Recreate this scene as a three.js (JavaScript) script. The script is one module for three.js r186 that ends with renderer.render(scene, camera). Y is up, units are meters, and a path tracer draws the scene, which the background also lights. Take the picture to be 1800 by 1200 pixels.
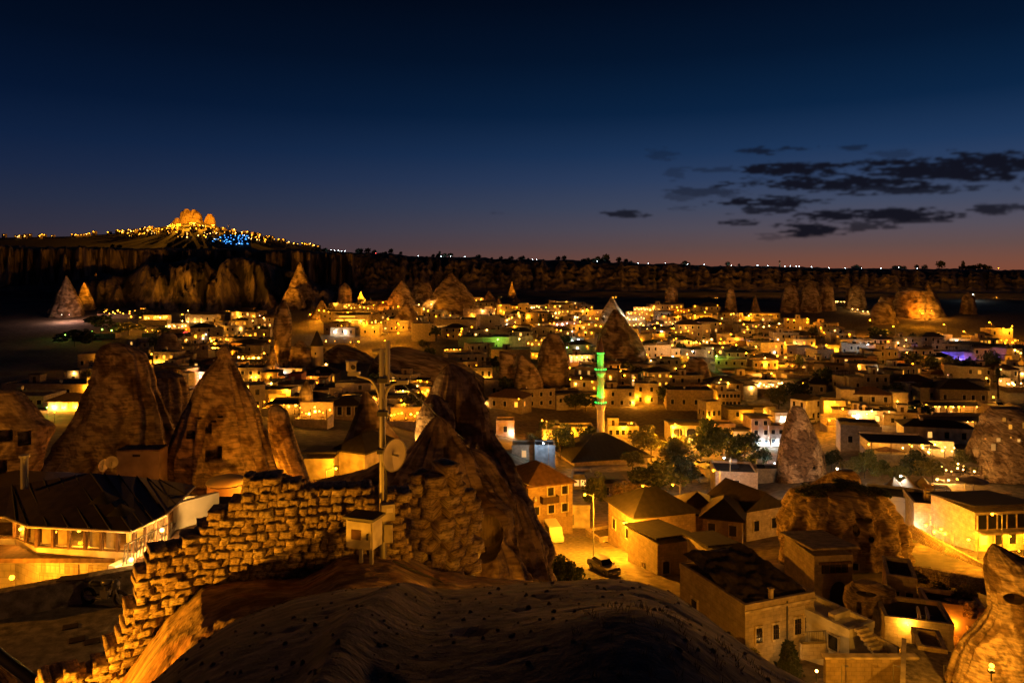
import * as THREE from 'three';
import { mergeGeometries, mergeVertices } from 'three/addons/utils/BufferGeometryUtils.js';
import { ImprovedNoise } from 'three/addons/math/ImprovedNoise.js';
import { Brush, Evaluator, SUBTRACTION } from 'three-bvh-csg';

// ---------- camera, sky, afterglow, exposure ----------
const F = 1300, CX = 900, HY = 480;          // lens: focal length, optical axis, in photograph pixels (1800 x 1200)
const scene = new THREE.Scene();
const camera = new THREE.PerspectiveCamera(2 * Math.atan(720 / F) * 180 / Math.PI, 1.5, 0.3, 9000);
camera.setViewOffset(1800, 1440, 0, 240, 1800, 1200);
camera.position.set(0, 0, 0);
const renderer = new THREE.WebGLRenderer({ antialias: true });
renderer.toneMapping = THREE.LinearToneMapping;
renderer.toneMappingExposure = 1.0;
renderer.shadowMap.enabled = true;

const V3 = (x, y, z) => new THREE.Vector3(x, y, z);
const clamp = THREE.MathUtils.clamp, lerp = THREE.MathUtils.lerp, sstep = THREE.MathUtils.smoothstep;
const P = (px, py, d) => V3((px - CX) / F * d, (HY - py) / F * d, -d);
let seedState = 7;
const seed = (s) => { seedState = s >>> 0; };
const rnd = () => { seedState = (seedState + 0x6d2b79f5) >>> 0; let t = seedState; t = Math.imul(t ^ (t >>> 15), t | 1); t ^= t + Math.imul(t ^ (t >>> 7), t | 61); return ((t ^ (t >>> 14)) >>> 0) / 4294967296; };
const rr = (a, b) => a + (b - a) * rnd();
const pick = (a) => a[Math.floor(rnd() * a.length)];
const IN = new ImprovedNoise();
const noise = (x, y, z) => IN.noise(x + 31.7, y + 17.3, z + 53.1);
const fbm = (x, y, z, o = 4) => { let s = 0, a = 0.5, f = 1; for (let i = 0; i < o; i++) { s += a * noise(x * f, y * f, z * f); a *= 0.5; f *= 2.03; } return s; };
const ridge = (x, y, z, o = 3) => { let s = 0, a = 0.5, f = 1; for (let i = 0; i < o; i++) { s += a * (1 - Math.abs(noise(x * f, y * f, z * f)) * 2); a *= 0.5; f *= 2.1; } return s; };
const table = (pts, x) => {   // smooth piecewise interpolation through [x, y] pairs
  if (x <= pts[0][0]) return pts[0][1];
  for (let i = 1; i < pts.length; i++) if (x <= pts[i][0]) { const t = (x - pts[i - 1][0]) / (pts[i][0] - pts[i - 1][0]); return lerp(pts[i - 1][1], pts[i][1], t); }
  return pts[pts.length - 1][1];
};
const lin = (c) => { c /= 255; return c <= 0.04045 ? c / 12.92 : ((c + 0.055) / 1.055) ** 2.4; };

// the evening sky: afterglow low on the right, deep blue above, thin dark cloud bars
{
  const W = 3072, H = 1536, data = new Float32Array(W * H * 4);
  const warm = [[-90, 60, 40, 34], [-2, 128, 72, 52], [0, 130, 74, 54], [1, 118, 76, 63], [2, 100, 77, 75], [3.3, 86, 79, 90], [5, 67, 75, 98], [7, 48, 66, 99], [9, 30, 55, 91], [12, 11, 37, 69], [16, 4, 23, 48], [20, 2, 13, 32], [35, 1, 6, 18], [90, 1, 4, 11]];
  const cool = [[-90, 60, 40, 34], [-2, 54, 44, 50], [0, 54, 44, 51], [1, 50, 44, 54], [2, 44, 41, 56], [3.3, 35, 38, 57], [5, 27, 35, 58], [7, 18, 30, 58], [9, 11, 26, 55], [12, 5, 18, 44], [16, 2, 11, 30], [20, 1, 7, 20], [35, 1, 4, 12], [90, 1, 4, 11]];
  const grade = (t, el) => { for (let i = 1; i < t.length; i++) if (el <= t[i][0]) { const k = (el - t[i - 1][0]) / (t[i][0] - t[i - 1][0]); return [1, 2, 3].map((c) => lerp(lin(t[i - 1][c]), lin(t[i][c]), k)); } return [1, 2, 3].map((c) => lin(t[t.length - 1][c])); };
  // cloud bars: centre x, y, half width, half height, strength
  const bars = [[1660, 300, 190, 17, 1], [1780, 285, 150, 17, 1], [1480, 322, 165, 12, 1], [1400, 298, 95, 11, 1], [1560, 330, 150, 10, .9], [1350, 354, 88, 9, 1], [1345, 371, 54, 5, .9], [1310, 392, 38, 7, .9], [1530, 378, 130, 10, 1], [1600, 385, 70, 8, .9], [1430, 402, 62, 10, 1], [1510, 397, 60, 8, .8],
    [1095, 376, 36, 6, .9], [1740, 368, 34, 9, .9], [1790, 365, 60, 6, .8], [1325, 265, 34, 6, .8], [1395, 262, 34, 4, .7], [1495, 259, 30, 4, .6], [1255, 300, 45, 5, .45], [1190, 305, 22, 10, .35], [1250, 338, 60, 7, .6], [1200, 345, 50, 5, .4], [1160, 272, 28, 7, .35], [1200, 365, 30, 4, .4], [1365, 415, 30, 4, .4], [1430, 413, 40, 4, .45], [1565, 270, 40, 5, .35], [880, 374, 18, 3, .3], [2000, 300, 220, 30, .9]];
  for (let j = 0; j < H; j++) {
    const el = ((j + 0.5) / H - 0.5) * Math.PI, eld = el * 180 / Math.PI, cw = grade(warm, eld), cc = grade(cool, eld);
    for (let i = 0; i < W; i++) {
      const az = ((i + 0.5) / W - 0.5) * 2 * Math.PI, x = Math.cos(az) * Math.cos(el), z = Math.sin(az) * Math.cos(el), y = Math.sin(el);
      let off = Math.abs(Math.atan2(x, -z) - 0.62); if (off > Math.PI) off = 2 * Math.PI - off;
      const k = Math.exp(-((off / 0.9) ** 2)), o = (j * W + i) * 4;
      let r = lerp(cc[0], cw[0], k), g = lerp(cc[1], cw[1], k), b = lerp(cc[2], cw[2], k);
      if (z < -0.3 && eld > 0 && eld < 14) {
        const px = CX + F * x / -z, py = HY - F * y / -z;
        if (px > 820 && px < 2300 && py > 230 && py < 440) {
          const wx = 26 * fbm(px / 70, py / 14, 1.5, 5), wy = 9 * fbm(px / 60, py / 12, 7.5, 5), tear = 1.0 * fbm(px / 30, py / 5, 3.3, 5) + 0.5 * fbm(px / 95, py / 18, 9.1, 4);
          let m = 0;
          for (const [bx, by, bw, bh, s] of bars) {
            const q = ((px + wx - bx) / (bw * 1.08)) ** 2 + ((py + wy - by) / (bh * 1.15)) ** 2;
            if (q < 4) m = Math.max(m, s * sstep(1.1 - q * .9 + tear * 2.1, 0, 0.75));
          }
          const a = m * 0.97;
          r = lerp(r, lin(15), a); g = lerp(g, lin(15), a); b = lerp(b, lin(25), a);
        }
      }
      data[o] = r; data[o + 1] = g; data[o + 2] = b; data[o + 3] = 1;
    }
  }
  const sky = new THREE.DataTexture(data, W, H, THREE.RGBAFormat, THREE.FloatType);
  sky.mapping = THREE.EquirectangularReflectionMapping; sky.magFilter = THREE.LinearFilter; sky.needsUpdate = true;
  scene.background = sky; scene.environment = sky;
}
const glow = new THREE.DirectionalLight(new THREE.Color().setRGB(1, 0.62, 0.42), 0.012);   // what is left of the sun, at the western horizon
glow.position.set(1200, 60, -1700); glow.shadow.radius = 40; glow.castShadow = true;
Object.assign(glow.shadow.camera, { left: -900, right: 900, top: 400, bottom: -400, near: 1, far: 4000 });
scene.add(glow);

// ---------- bookkeeping ----------
const taken = new Map();
const numbered = (name) => { const n = taken.get(name) ?? 0; taken.set(name, n + 1); return n ? name + '_' + String(n).padStart(3, '0') : name; };
function tag(o, label, category, group, kind) { if (label) o.userData.label = label; if (category) o.userData.category = category; if (group) o.userData.group = group; if (kind) o.userData.kind = kind; return o; }
function thing(name, pos, yaw = 0, label, category, group) { const o = new THREE.Group(); o.name = numbered(name); o.position.copy(pos); o.rotation.y = yaw; scene.add(o); return tag(o, label, category, group); }
function mesh(name, geo, mat, parent, pos, yaw) {
  const m = new THREE.Mesh(geo, mat); m.name = parent ? name : numbered(name); m.castShadow = m.receiveShadow = true;
  if (pos) m.position.set(pos[0], pos[1], pos[2]); if (yaw) m.rotation.y = yaw;
  (parent || scene).add(m); return m;
}
const roster = [];    // things whose label is completed at the end by where they stand among the landmarks
const later = (o, noun, px, py, desc, category, group) => { roster.push({ o, noun, px, py, desc, category, group }); return o; };
const marks = [];     // landmarks: name, x, y in the photograph
const mark = (name, px, py) => marks.push([name, px, py]);

// ---------- materials ----------
const texOf = (n, f, srgb) => {
  const data = new Uint8Array(n * n * 4);
  for (let j = 0; j < n; j++) for (let i = 0; i < n; i++) { const c = f(i / n, j / n), o = (j * n + i) * 4; for (let k = 0; k < 3; k++) data[o + k] = clamp(Math.round(255 * (Array.isArray(c) ? c[k] : c)), 0, 255); data[o + 3] = 255; }
  const t = new THREE.DataTexture(data, n, n); t.wrapS = t.wrapT = THREE.RepeatWrapping; t.magFilter = THREE.LinearFilter; t.minFilter = THREE.LinearMipmapLinearFilter; if (srgb) t.colorSpace = THREE.SRGBColorSpace; t.needsUpdate = true; return t;
};
const tile = (u, v, f, o = 5, s = 0) => {   // seamless noise on a torus-like blend
  const n = (a, b) => fbm(a * f, b * f, s, o), bu = u, bv = v;
  return lerp(lerp(n(u + 1, v + 1), n(u, v + 1), bu), lerp(n(u + 1, v), n(u, v), bu), bv);
};
const strata = (u, v, f, g, s) => lerp(lerp(fbm((u + 1) * f, (v + 1) * g, s, 4), fbm(u * f, (v + 1) * g, s, 4), u), lerp(fbm((u + 1) * f, v * g, s, 4), fbm(u * f, v * g, s, 4), u), v);
const tRock = texOf(512, (u, v) => { const a = tile(u, v, 5, 6, 1), b = tile(u, v, 14, 4, 6), s = sstep(tile(u, v, 4, 6, 11), 0.02, 0.16); const k = clamp(0.84 + a * 0.6 + b * 0.45 + strata(u, v, 3, 26, 5) * 0.7, 0.2, 1); return [lerp(k, k * 0.74, s), lerp(k, k * 0.7, s), lerp(k, k * 0.66, s)]; }, true);
const tRockB = texOf(512, (u, v) => 0.5 + tile(u, v, 6, 6, 3) * 0.7 + tile(u, v, 30, 3, 8) * 0.4 + strata(u, v, 3, 22, 15) * 0.7);
const tWall = texOf(256, (u, v) => { const row = Math.floor(v * 12), f1 = (v * 12) % 1, fu = (u * 6 + (row % 2) * 0.5) % 1; const h = IN.noise(Math.floor(u * 6 + (row % 2) * 0.5) * 7.7, row * 3.3, 0.5) * 0.12; const joint = f1 < 0.08 || fu < 0.05 ? 0.86 : 1; return clamp((0.9 + h + tile(u, v, 6, 5, 4) * 0.4) * joint, 0, 1); }, true);
const tPlain = texOf(256, (u, v) => clamp(0.9 + tile(u, v, 4, 6, 21) * 0.55, 0, 1), true);
const tGround = texOf(512, (u, v) => { const k = 0.82 + tile(u, v, 8, 6, 31) * 0.8 + tile(u, v, 50, 2, 2) * 0.3; return clamp(k, 0, 1); }, true);
const tex = (t, r) => { const c = t.clone(); c.repeat.set(r, r); c.needsUpdate = true; return c; };
const col = (r, g, b) => new THREE.Color().setRGB(r, g, b);
const std = (c, map, scale, extra = {}) => new THREE.MeshStandardMaterial({ color: col(...c), roughness: 0.92, map: map ? tex(map, 1 / scale) : null, ...extra });
const M = {
  rock: std([0.46, 0.36, 0.25], tRock, 16, { vertexColors: true, bumpMap: tex(tRockB, 1 / 8), bumpScale: 0.07, roughness: 1 }),
  rockNear: std([0.46, 0.36, 0.25], tRock, 3.5, { vertexColors: true, bumpMap: tex(tRockB, 1 / 2.4), bumpScale: 0.06, roughness: 1 }),
  dome: std([0.4, 0.33, 0.25], tGround, 2.2, { vertexColors: true, bumpMap: tex(tGround, 1 / 0.9), bumpScale: 0.012, roughness: 1 }),
  ground: std([0.3, 0.235, 0.16], tGround, 9, { vertexColors: true, roughness: 1 }),
  hill: std([0.3, 0.24, 0.18], tGround, 40, { vertexColors: true, roughness: 1 }),
  walls: [[0.44, 0.36, 0.26], [0.5, 0.42, 0.3], [0.38, 0.3, 0.21], [0.52, 0.45, 0.36], [0.34, 0.25, 0.17]].map((c) => std(c, tWall, 3.6)),
  white: std([0.66, 0.62, 0.56], tPlain, 5), pink: std([0.5, 0.36, 0.3], tPlain, 5), grey: std([0.4, 0.4, 0.4], tPlain, 6), plaster: std([0.5, 0.42, 0.3], tPlain, 4), blue: std([0.2, 0.24, 0.3], tPlain, 5), red: std([0.36, 0.09, 0.06], tPlain, 5),
  roofTan: std([0.34, 0.27, 0.19], tGround, 6), roofDark: std([0.034, 0.026, 0.021], tPlain, 3), roofRed: std([0.12, 0.06, 0.04], tPlain, 3), roofGrey: std([0.17, 0.15, 0.13], tPlain, 4), turf: std([0.085, 0.062, 0.035], tGround, 3),
  stone: [[0.47, 0.37, 0.25], [0.41, 0.31, 0.2], [0.52, 0.43, 0.31], [0.36, 0.27, 0.18]].map((c) => std(c, tRock, 0.9, { bumpMap: tex(tRockB, 1 / 0.5), bumpScale: 0.02 })),
  mortar: std([0.36, 0.28, 0.19], tGround, 1.5), trim: std([0.56, 0.48, 0.37], tPlain, 3), wood: std([0.12, 0.065, 0.035], tPlain, 1), darkWood: std([0.06, 0.035, 0.02], tPlain, 1),
  glass: new THREE.MeshStandardMaterial({ color: col(0.015, 0.016, 0.02), roughness: 0.12 }),
  metal: new THREE.MeshStandardMaterial({ color: col(0.28, 0.27, 0.26), roughness: 0.5, metalness: 0.6 }), darkMetal: new THREE.MeshStandardMaterial({ color: col(0.05, 0.05, 0.05), roughness: 0.55, metalness: 0.4 }),
  lead: std([0.06, 0.045, 0.04], tPlain, 2, { roughness: 0.5, metalness: 0.3 }),
  asphalt: std([0.19, 0.165, 0.13], tGround, 4), concrete: std([0.33, 0.28, 0.22], tGround, 3), black: new THREE.MeshStandardMaterial({ color: col(0.015, 0.014, 0.013), roughness: 0.7 }),
  dish: std([0.6, 0.55, 0.52], tPlain, 2, { roughness: 0.6 }), cabinet: std([0.5, 0.46, 0.4], tPlain, 1.2, { roughness: 0.6 }), canvas: std([0.42, 0.37, 0.3], tPlain, 2), canvasDark: std([0.09, 0.07, 0.05], tPlain, 2),
  bark: std([0.1, 0.07, 0.045], tRock, 2),
  leafs: [[0.075, 0.1, 0.025], [0.13, 0.125, 0.03], [0.03, 0.05, 0.02], [0.11, 0.085, 0.03]].map((c) => new THREE.MeshPhysicalMaterial({ color: col(...c), roughness: 0.85, side: THREE.DoubleSide, transmission: 0.35, thickness: 0 })),
};
const TONES = { sodium: [1, 0.335, 0.01], amber: [1, 0.25, 0.007], warm: [1, 0.385, 0.025], soft: [1, 0.48, 0.1], white: [1, 0.82, 0.6], cool: [0.75, 0.92, 1], green: [0.003, 1, 0.07], blue: [0.05, 0.3, 1], violet: [0.22, 0.12, 1], red: [1, 0.05, 0.04], pink: [1, 0.42, 0.3], lime: [0.35, 1, 0.08] };
const glowCache = new Map();
const glowMat = (tone, power) => { const k = tone + power; if (!glowCache.has(k)) { const c = TONES[tone]; glowCache.set(k, new THREE.MeshStandardMaterial({ color: col(0.4, 0.35, 0.3), emissive: col(...c), emissiveIntensity: power, roughness: 0.6 })); } return glowCache.get(k); };
const bulbGeo = new THREE.IcosahedronGeometry(1, 1);
const GAIN = 2.2;
let nLights = 0;
function light(parent, x, y, z, tone, I, r = 0.2) { const l = new THREE.PointLight(col(...TONES[tone]), I * GAIN, 0, 2); l.position.set(x, y, z); l.shadow.radius = r / 0.02; l.castShadow = true; parent.add(l); nLights++; return l; }
function bulb(parent, x, y, z, tone, I = 0, r = 0.2, power = 12, name = 'lamp_bulb') {
  const b = mesh(name, bulbGeo, glowMat(tone, power), parent, [x, y, z]); b.scale.setScalar(r);
  if (I && r < .25) light(parent, x, y, z, tone, I, Math.min(r, 0.15) * 0.8);
  return b;
}
// a box with uv in metres, standing on its base
function box(w, h, d, x = 0, y = 0, z = 0) {
  const g = new THREE.BoxGeometry(w, h, d), uv = g.attributes.uv, s = [[d, h], [d, h], [w, d], [w, d], [w, h], [w, h]];
  for (let f = 0; f < 6; f++) for (let i = 0; i < 4; i++) uv.setXY(f * 4 + i, uv.getX(f * 4 + i) * s[f][0], uv.getY(f * 4 + i) * s[f][1]);
  g.translate(x, y + h / 2, z); return g;
}
const cylG = (r0, r1, h, n = 10, x = 0, y = 0, z = 0) => new THREE.CylinderGeometry(r1, r0, h, n).translate(x, y + h / 2, z);
function bar(a, b, r, n = 6, r2 = r) { const g = new THREE.CylinderGeometry(r2, r, a.distanceTo(b), n), q = new THREE.Quaternion().setFromUnitVectors(V3(0, 1, 0), b.clone().sub(a).normalize()); return g.applyQuaternion(q).translate((a.x + b.x) / 2, (a.y + b.y) / 2, (a.z + b.z) / 2); }
const merge = (list) => mergeGeometries(list.map((g) => { const q = g.index ? g.toNonIndexed() : g; for (const k of Object.keys(q.attributes)) if (!['position', 'normal', 'uv'].includes(k)) q.deleteAttribute(k); return q; }));

// ---------- the lie of the land ----------
const DK = [14, 30, 45, 60, 85, 110, 150, 185, 245, 320, 440, 560, 640, 720];
const COLS = [
  [-500, [-16, -15, -15, -17, -21, -24, -28, -31, -33, -31, -22, -14, -8, 0]],
  [60, [-16, -15, -15, -17, -21, -24, -28, -31, -33, -32, -25, -19, -12, -3]],
  [300, [-14, -14, -15, -17, -21.5, -24.5, -28.5, -31.5, -34.5, -33, -26, -20, -13, -5]],
  [600, [-13, -14, -15.5, -19, -24, -27, -31, -34, -37, -36, -28.5, -20, -14, -8]],
  [850, [-13, -14, -18, -24, -30, -34, -38, -41, -42, -38.5, -28, -19, -13, -8]],
  [1000, [-13, -16, -23, -30, -34, -38.9, -42.5, -45.5, -45, -39.5, -28, -19, -13, -8]],
  [1300, [-16, -22, -28, -31.5, -35, -39, -42.5, -45, -45, -40, -29, -19, -13, -8]],
  [1600, [-16, -21, -27, -31, -34, -36.5, -39.5, -41.5, -41, -37, -28, -20, -14, -8]],
  [2300, [-16, -20, -25, -30, -33, -35, -38, -40, -40, -36, -27, -18, -10, -4]],
];
const RIM = [[-500, 420], [0, 432], [250, 436], [420, 437], [560, 441], [700, 449], [900, 455], [1100, 462], [1300, 468], [1500, 471], [1800, 474], [2300, 476]];
const rimRow = (px) => table(RIM, px) + 5 * fbm(px / 70, 2.5, 6, 4) + 1.5 * noise(px / 9, 1, 4);
const knot = (d) => { let i = 1; while (i < DK.length - 1 && d > DK[i]) i++; return [i, clamp((d - DK[i - 1]) / (DK[i] - DK[i - 1]), 0, 1)]; };
function ground(px, d) {
  px = clamp(px, COLS[0][0], COLS[COLS.length - 1][0]);
  let c = 1; while (c < COLS.length - 1 && px > COLS[c][0]) c++;
  const k = (px - COLS[c - 1][0]) / (COLS[c][0] - COLS[c - 1][0]), kk = k * k * (3 - 2 * k), [i, t] = knot(d);
  const y = lerp(lerp(COLS[c - 1][1][i - 1], COLS[c - 1][1][i], t), lerp(COLS[c][1][i - 1], COLS[c][1][i], t), kk), x = (px - CX) / F * d;
  return y + sstep(d, 60, 150) * (1.6 * fbm(x / 45, d / 45, 3, 2)) + 0.35 * fbm(x / 7, d / 7, 9, 2);
}
// the depth at which the sight line through a pixel comes down to h above the ground
function place(px, py, h = 0, d0 = 50) {
  const at = (d) => (HY - py) / F * d - ground(px, d) - h;
  let a = d0; if (at(a) <= 0) return a;
  for (let d = d0; d < 720; d += 1) { if (at(d) <= 0) { a = d; break; } a = d; }
  return a;
}
function grid(nu, nv, f, colour, uvs = 1) {   // a sheet from a function (u, v) -> point; uv in metres from x and z
  const pos = [], uv = [], idx = [], cl = [];
  for (let j = 0; j <= nv; j++) for (let i = 0; i <= nu; i++) { const p = f(i / nu, j / nv, i, j); pos.push(p.x, p.y, p.z); uv.push((p.x + p.y * 0.45) * uvs, (p.z + p.y * 0.7) * uvs); if (colour) cl.push(...colour(p, i / nu, j / nv)); }
  for (let j = 0; j < nv; j++) for (let i = 0; i < nu; i++) { const a = j * (nu + 1) + i, b = a + 1, c = a + nu + 1, d = c + 1; idx.push(a, b, d, a, d, c); }
  const g = new THREE.BufferGeometry(); g.setAttribute('position', new THREE.Float32BufferAttribute(pos, 3)); g.setAttribute('uv', new THREE.Float32BufferAttribute(uv, 2)); if (colour) g.setAttribute('color', new THREE.Float32BufferAttribute(cl, 3));
  g.setIndex(idx); g.computeVertexNormals(); return g;
}
let farY;
const placeFar = (px, py, h = 0) => { let d = 1900; for (; d < 2990; d += 5) if ((HY - py) / F * d <= farY(px, d) + h) break; return d; };
{
  // valley floor and town slopes
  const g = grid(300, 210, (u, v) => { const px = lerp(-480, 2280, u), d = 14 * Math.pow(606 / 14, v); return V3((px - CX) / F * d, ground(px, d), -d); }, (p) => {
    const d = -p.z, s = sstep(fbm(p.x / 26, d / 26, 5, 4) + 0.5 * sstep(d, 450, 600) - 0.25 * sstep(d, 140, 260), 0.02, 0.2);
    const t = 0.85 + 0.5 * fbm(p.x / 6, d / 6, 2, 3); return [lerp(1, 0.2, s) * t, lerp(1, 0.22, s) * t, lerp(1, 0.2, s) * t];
  });
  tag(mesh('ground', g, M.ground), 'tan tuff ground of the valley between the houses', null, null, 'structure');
  // fluted tuff cliffs up to the rim of the plateau, then the plateau itself
  const rim = (px) => (HY - rimRow(px)) / F * 900;
  const cliffY = (px, d) => {
    const x = (px - CX) / F * d, y0 = ground(px, 602), t = (d - 602) / (900 - 602), left = sstep(px, 620, 480);
    const fl = 0.2 * ridge(px / 44, d / 240, 2.2, 3) + 0.14 * ridge(px / 15, d / 300, 7.2, 3) - 0.1 + 0.16 * fbm(px / 150, 0.5, 8, 2) + 0.16 * fbm(px / 22, d / 18, 3, 3), s = clamp(t + fl * Math.sin(Math.PI * clamp(t, 0, 1)), 0, 1);
    const steep = lerp(0.3 * s + 0.7 * sstep(s, 0.3, 0.46), sstep(s, 0.05, 1), left);
    return lerp(y0, rim(px), steep) + (t > 0 ? 1.5 * fbm(x / 30, d / 30, 1, 3) * sstep(t, 0, 0.2) : 0);
  };
  const c = grid(1300, 120, (u, v) => { const px = lerp(-480, 2280, u), d = lerp(600, 902, v); return V3((px - CX) / F * d, cliffY(px, d), -d); }, (p, u, v) => {
    const px = lerp(-480, 2280, u), d = -p.z, n = fbm(p.x / 16, d / 60, 4, 5), scrub = sstep(n, 0.06, 0.16), k = 1.25 * (0.95 + 0.35 * fbm(p.x / 5, d / 8, 6, 3)); return [k * lerp(1, 0.3, scrub), k * lerp(0.97, 0.31, scrub), k * lerp(0.9, 0.26, scrub)];
  }, 1);
  tag(mesh('cliffs', c, M.hill), 'fluted pale tuff cliffs below the plateau rim', null, null, 'structure');
  // plateau and the far ridge with the castle town
  const RIDGE = [[-900, 412], [-200, 414], [0, 417], [120, 415], [200, 410], [260, 402], [310, 394], [350, 390], [400, 403], [470, 419], [540, 433], [620, 444], [760, 452], [900, 456], [1300, 470], [1800, 476], [2700, 478]];
  farY = (px, d) => { const base = (HY - rimRow(px)) / F * 900, top = (HY - table(RIDGE, px)) / F * 3000, k = Math.exp(-(((d - 3000) / 520) ** 2)); return base - .6 - 1.4 * sstep(d, 905, 960) + (top - base) * (d < 3000 ? k : Math.max(k, 0.2)) - (d > 3600 ? (d - 3600) * 0.012 : 0) + 1.2 * fbm(px / 20, d / 90, 3, 3); };
  const far = grid(260, 60, (u, v) => {
    const px = lerp(-900, 2700, u), d = v < 0.35 ? lerp(897, 2300, v / 0.35) : lerp(2300, 5600, (v - 0.35) / 0.65);
    return V3((px - CX) / F * d, farY(px, d), -d);
  }, () => [0.16, 0.17, 0.13]);
  tag(mesh('hills', far, M.hill), 'dark plateau running back to the far ridge', null, null, 'structure');
}
// a badlands spur of pale tongues in front of the cliffs, on the left
function spur(outline, d, depth, name, seedv, label) {
  const x0 = outline[0][0], x1 = outline[outline.length - 1][0];
  const f = (px, t) => {   // t: 0 foot .. 1 crest
    const fl = ridge(px / 52 + seedv, t * 1.3, 1.1, 4), s = clamp(t + 0.4 * (fl - 0.5) * Math.sin(Math.PI * t), 0, 1), dd = d - depth * (1 - t), top = (HY - table(outline, px)) / F * d, edge = sstep(px, x0, x0 + 40) * sstep(-px, -x1, -x1 + 40);
    return V3((px - CX) / F * dd, lerp(ground(px, dd) - 1.5, Math.max(top, ground(px, d) - 1), sstep(s, 0.05, 0.85) * edge) + 1.6 * fbm(px / 9, t * 5, 2, 3), -dd);
  };
  const g = grid(Math.round((x1 - x0) / 1.6), 80, (u, v) => { const px = lerp(x0, x1, u); return v <= 0.75 ? f(px, v / 0.75) : f(px, 1).add(V3(0, -(v - 0.75) * 110, -(v - 0.75) * 160)); }, (p, u, v) => {
    const px = lerp(x0, x1, u), n = fbm(px / 26 + seedv, v * 5 + px / 80, 4, 5), scrub = sstep(n, -0.02, 0.08), k = 1.3 * (0.95 + 0.35 * fbm(px / 6, v * 14, 6, 3)); return [k * lerp(1, 0.2, scrub), k * lerp(0.98, 0.21, scrub), k * lerp(0.92, 0.17, scrub)];
  });
  tag(mesh(name, g, M.hill), label, null, null, 'structure');
}
spur([[90, 500], [150, 486], [170, 480], [225, 484], [250, 466], [300, 462], [345, 453], [380, 470], [405, 452], [440, 456], [480, 468], [520, 478], [570, 505], [600, 520]], 690, 245, 'badlands', 3.3, 'pale eroded badlands spur behind the left side of town');


// ---------- rocks ----------
const ev = new Evaluator(); ev.attributes = ['position', 'normal', 'uv', 'color']; ev.useGroups = false;
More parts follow.
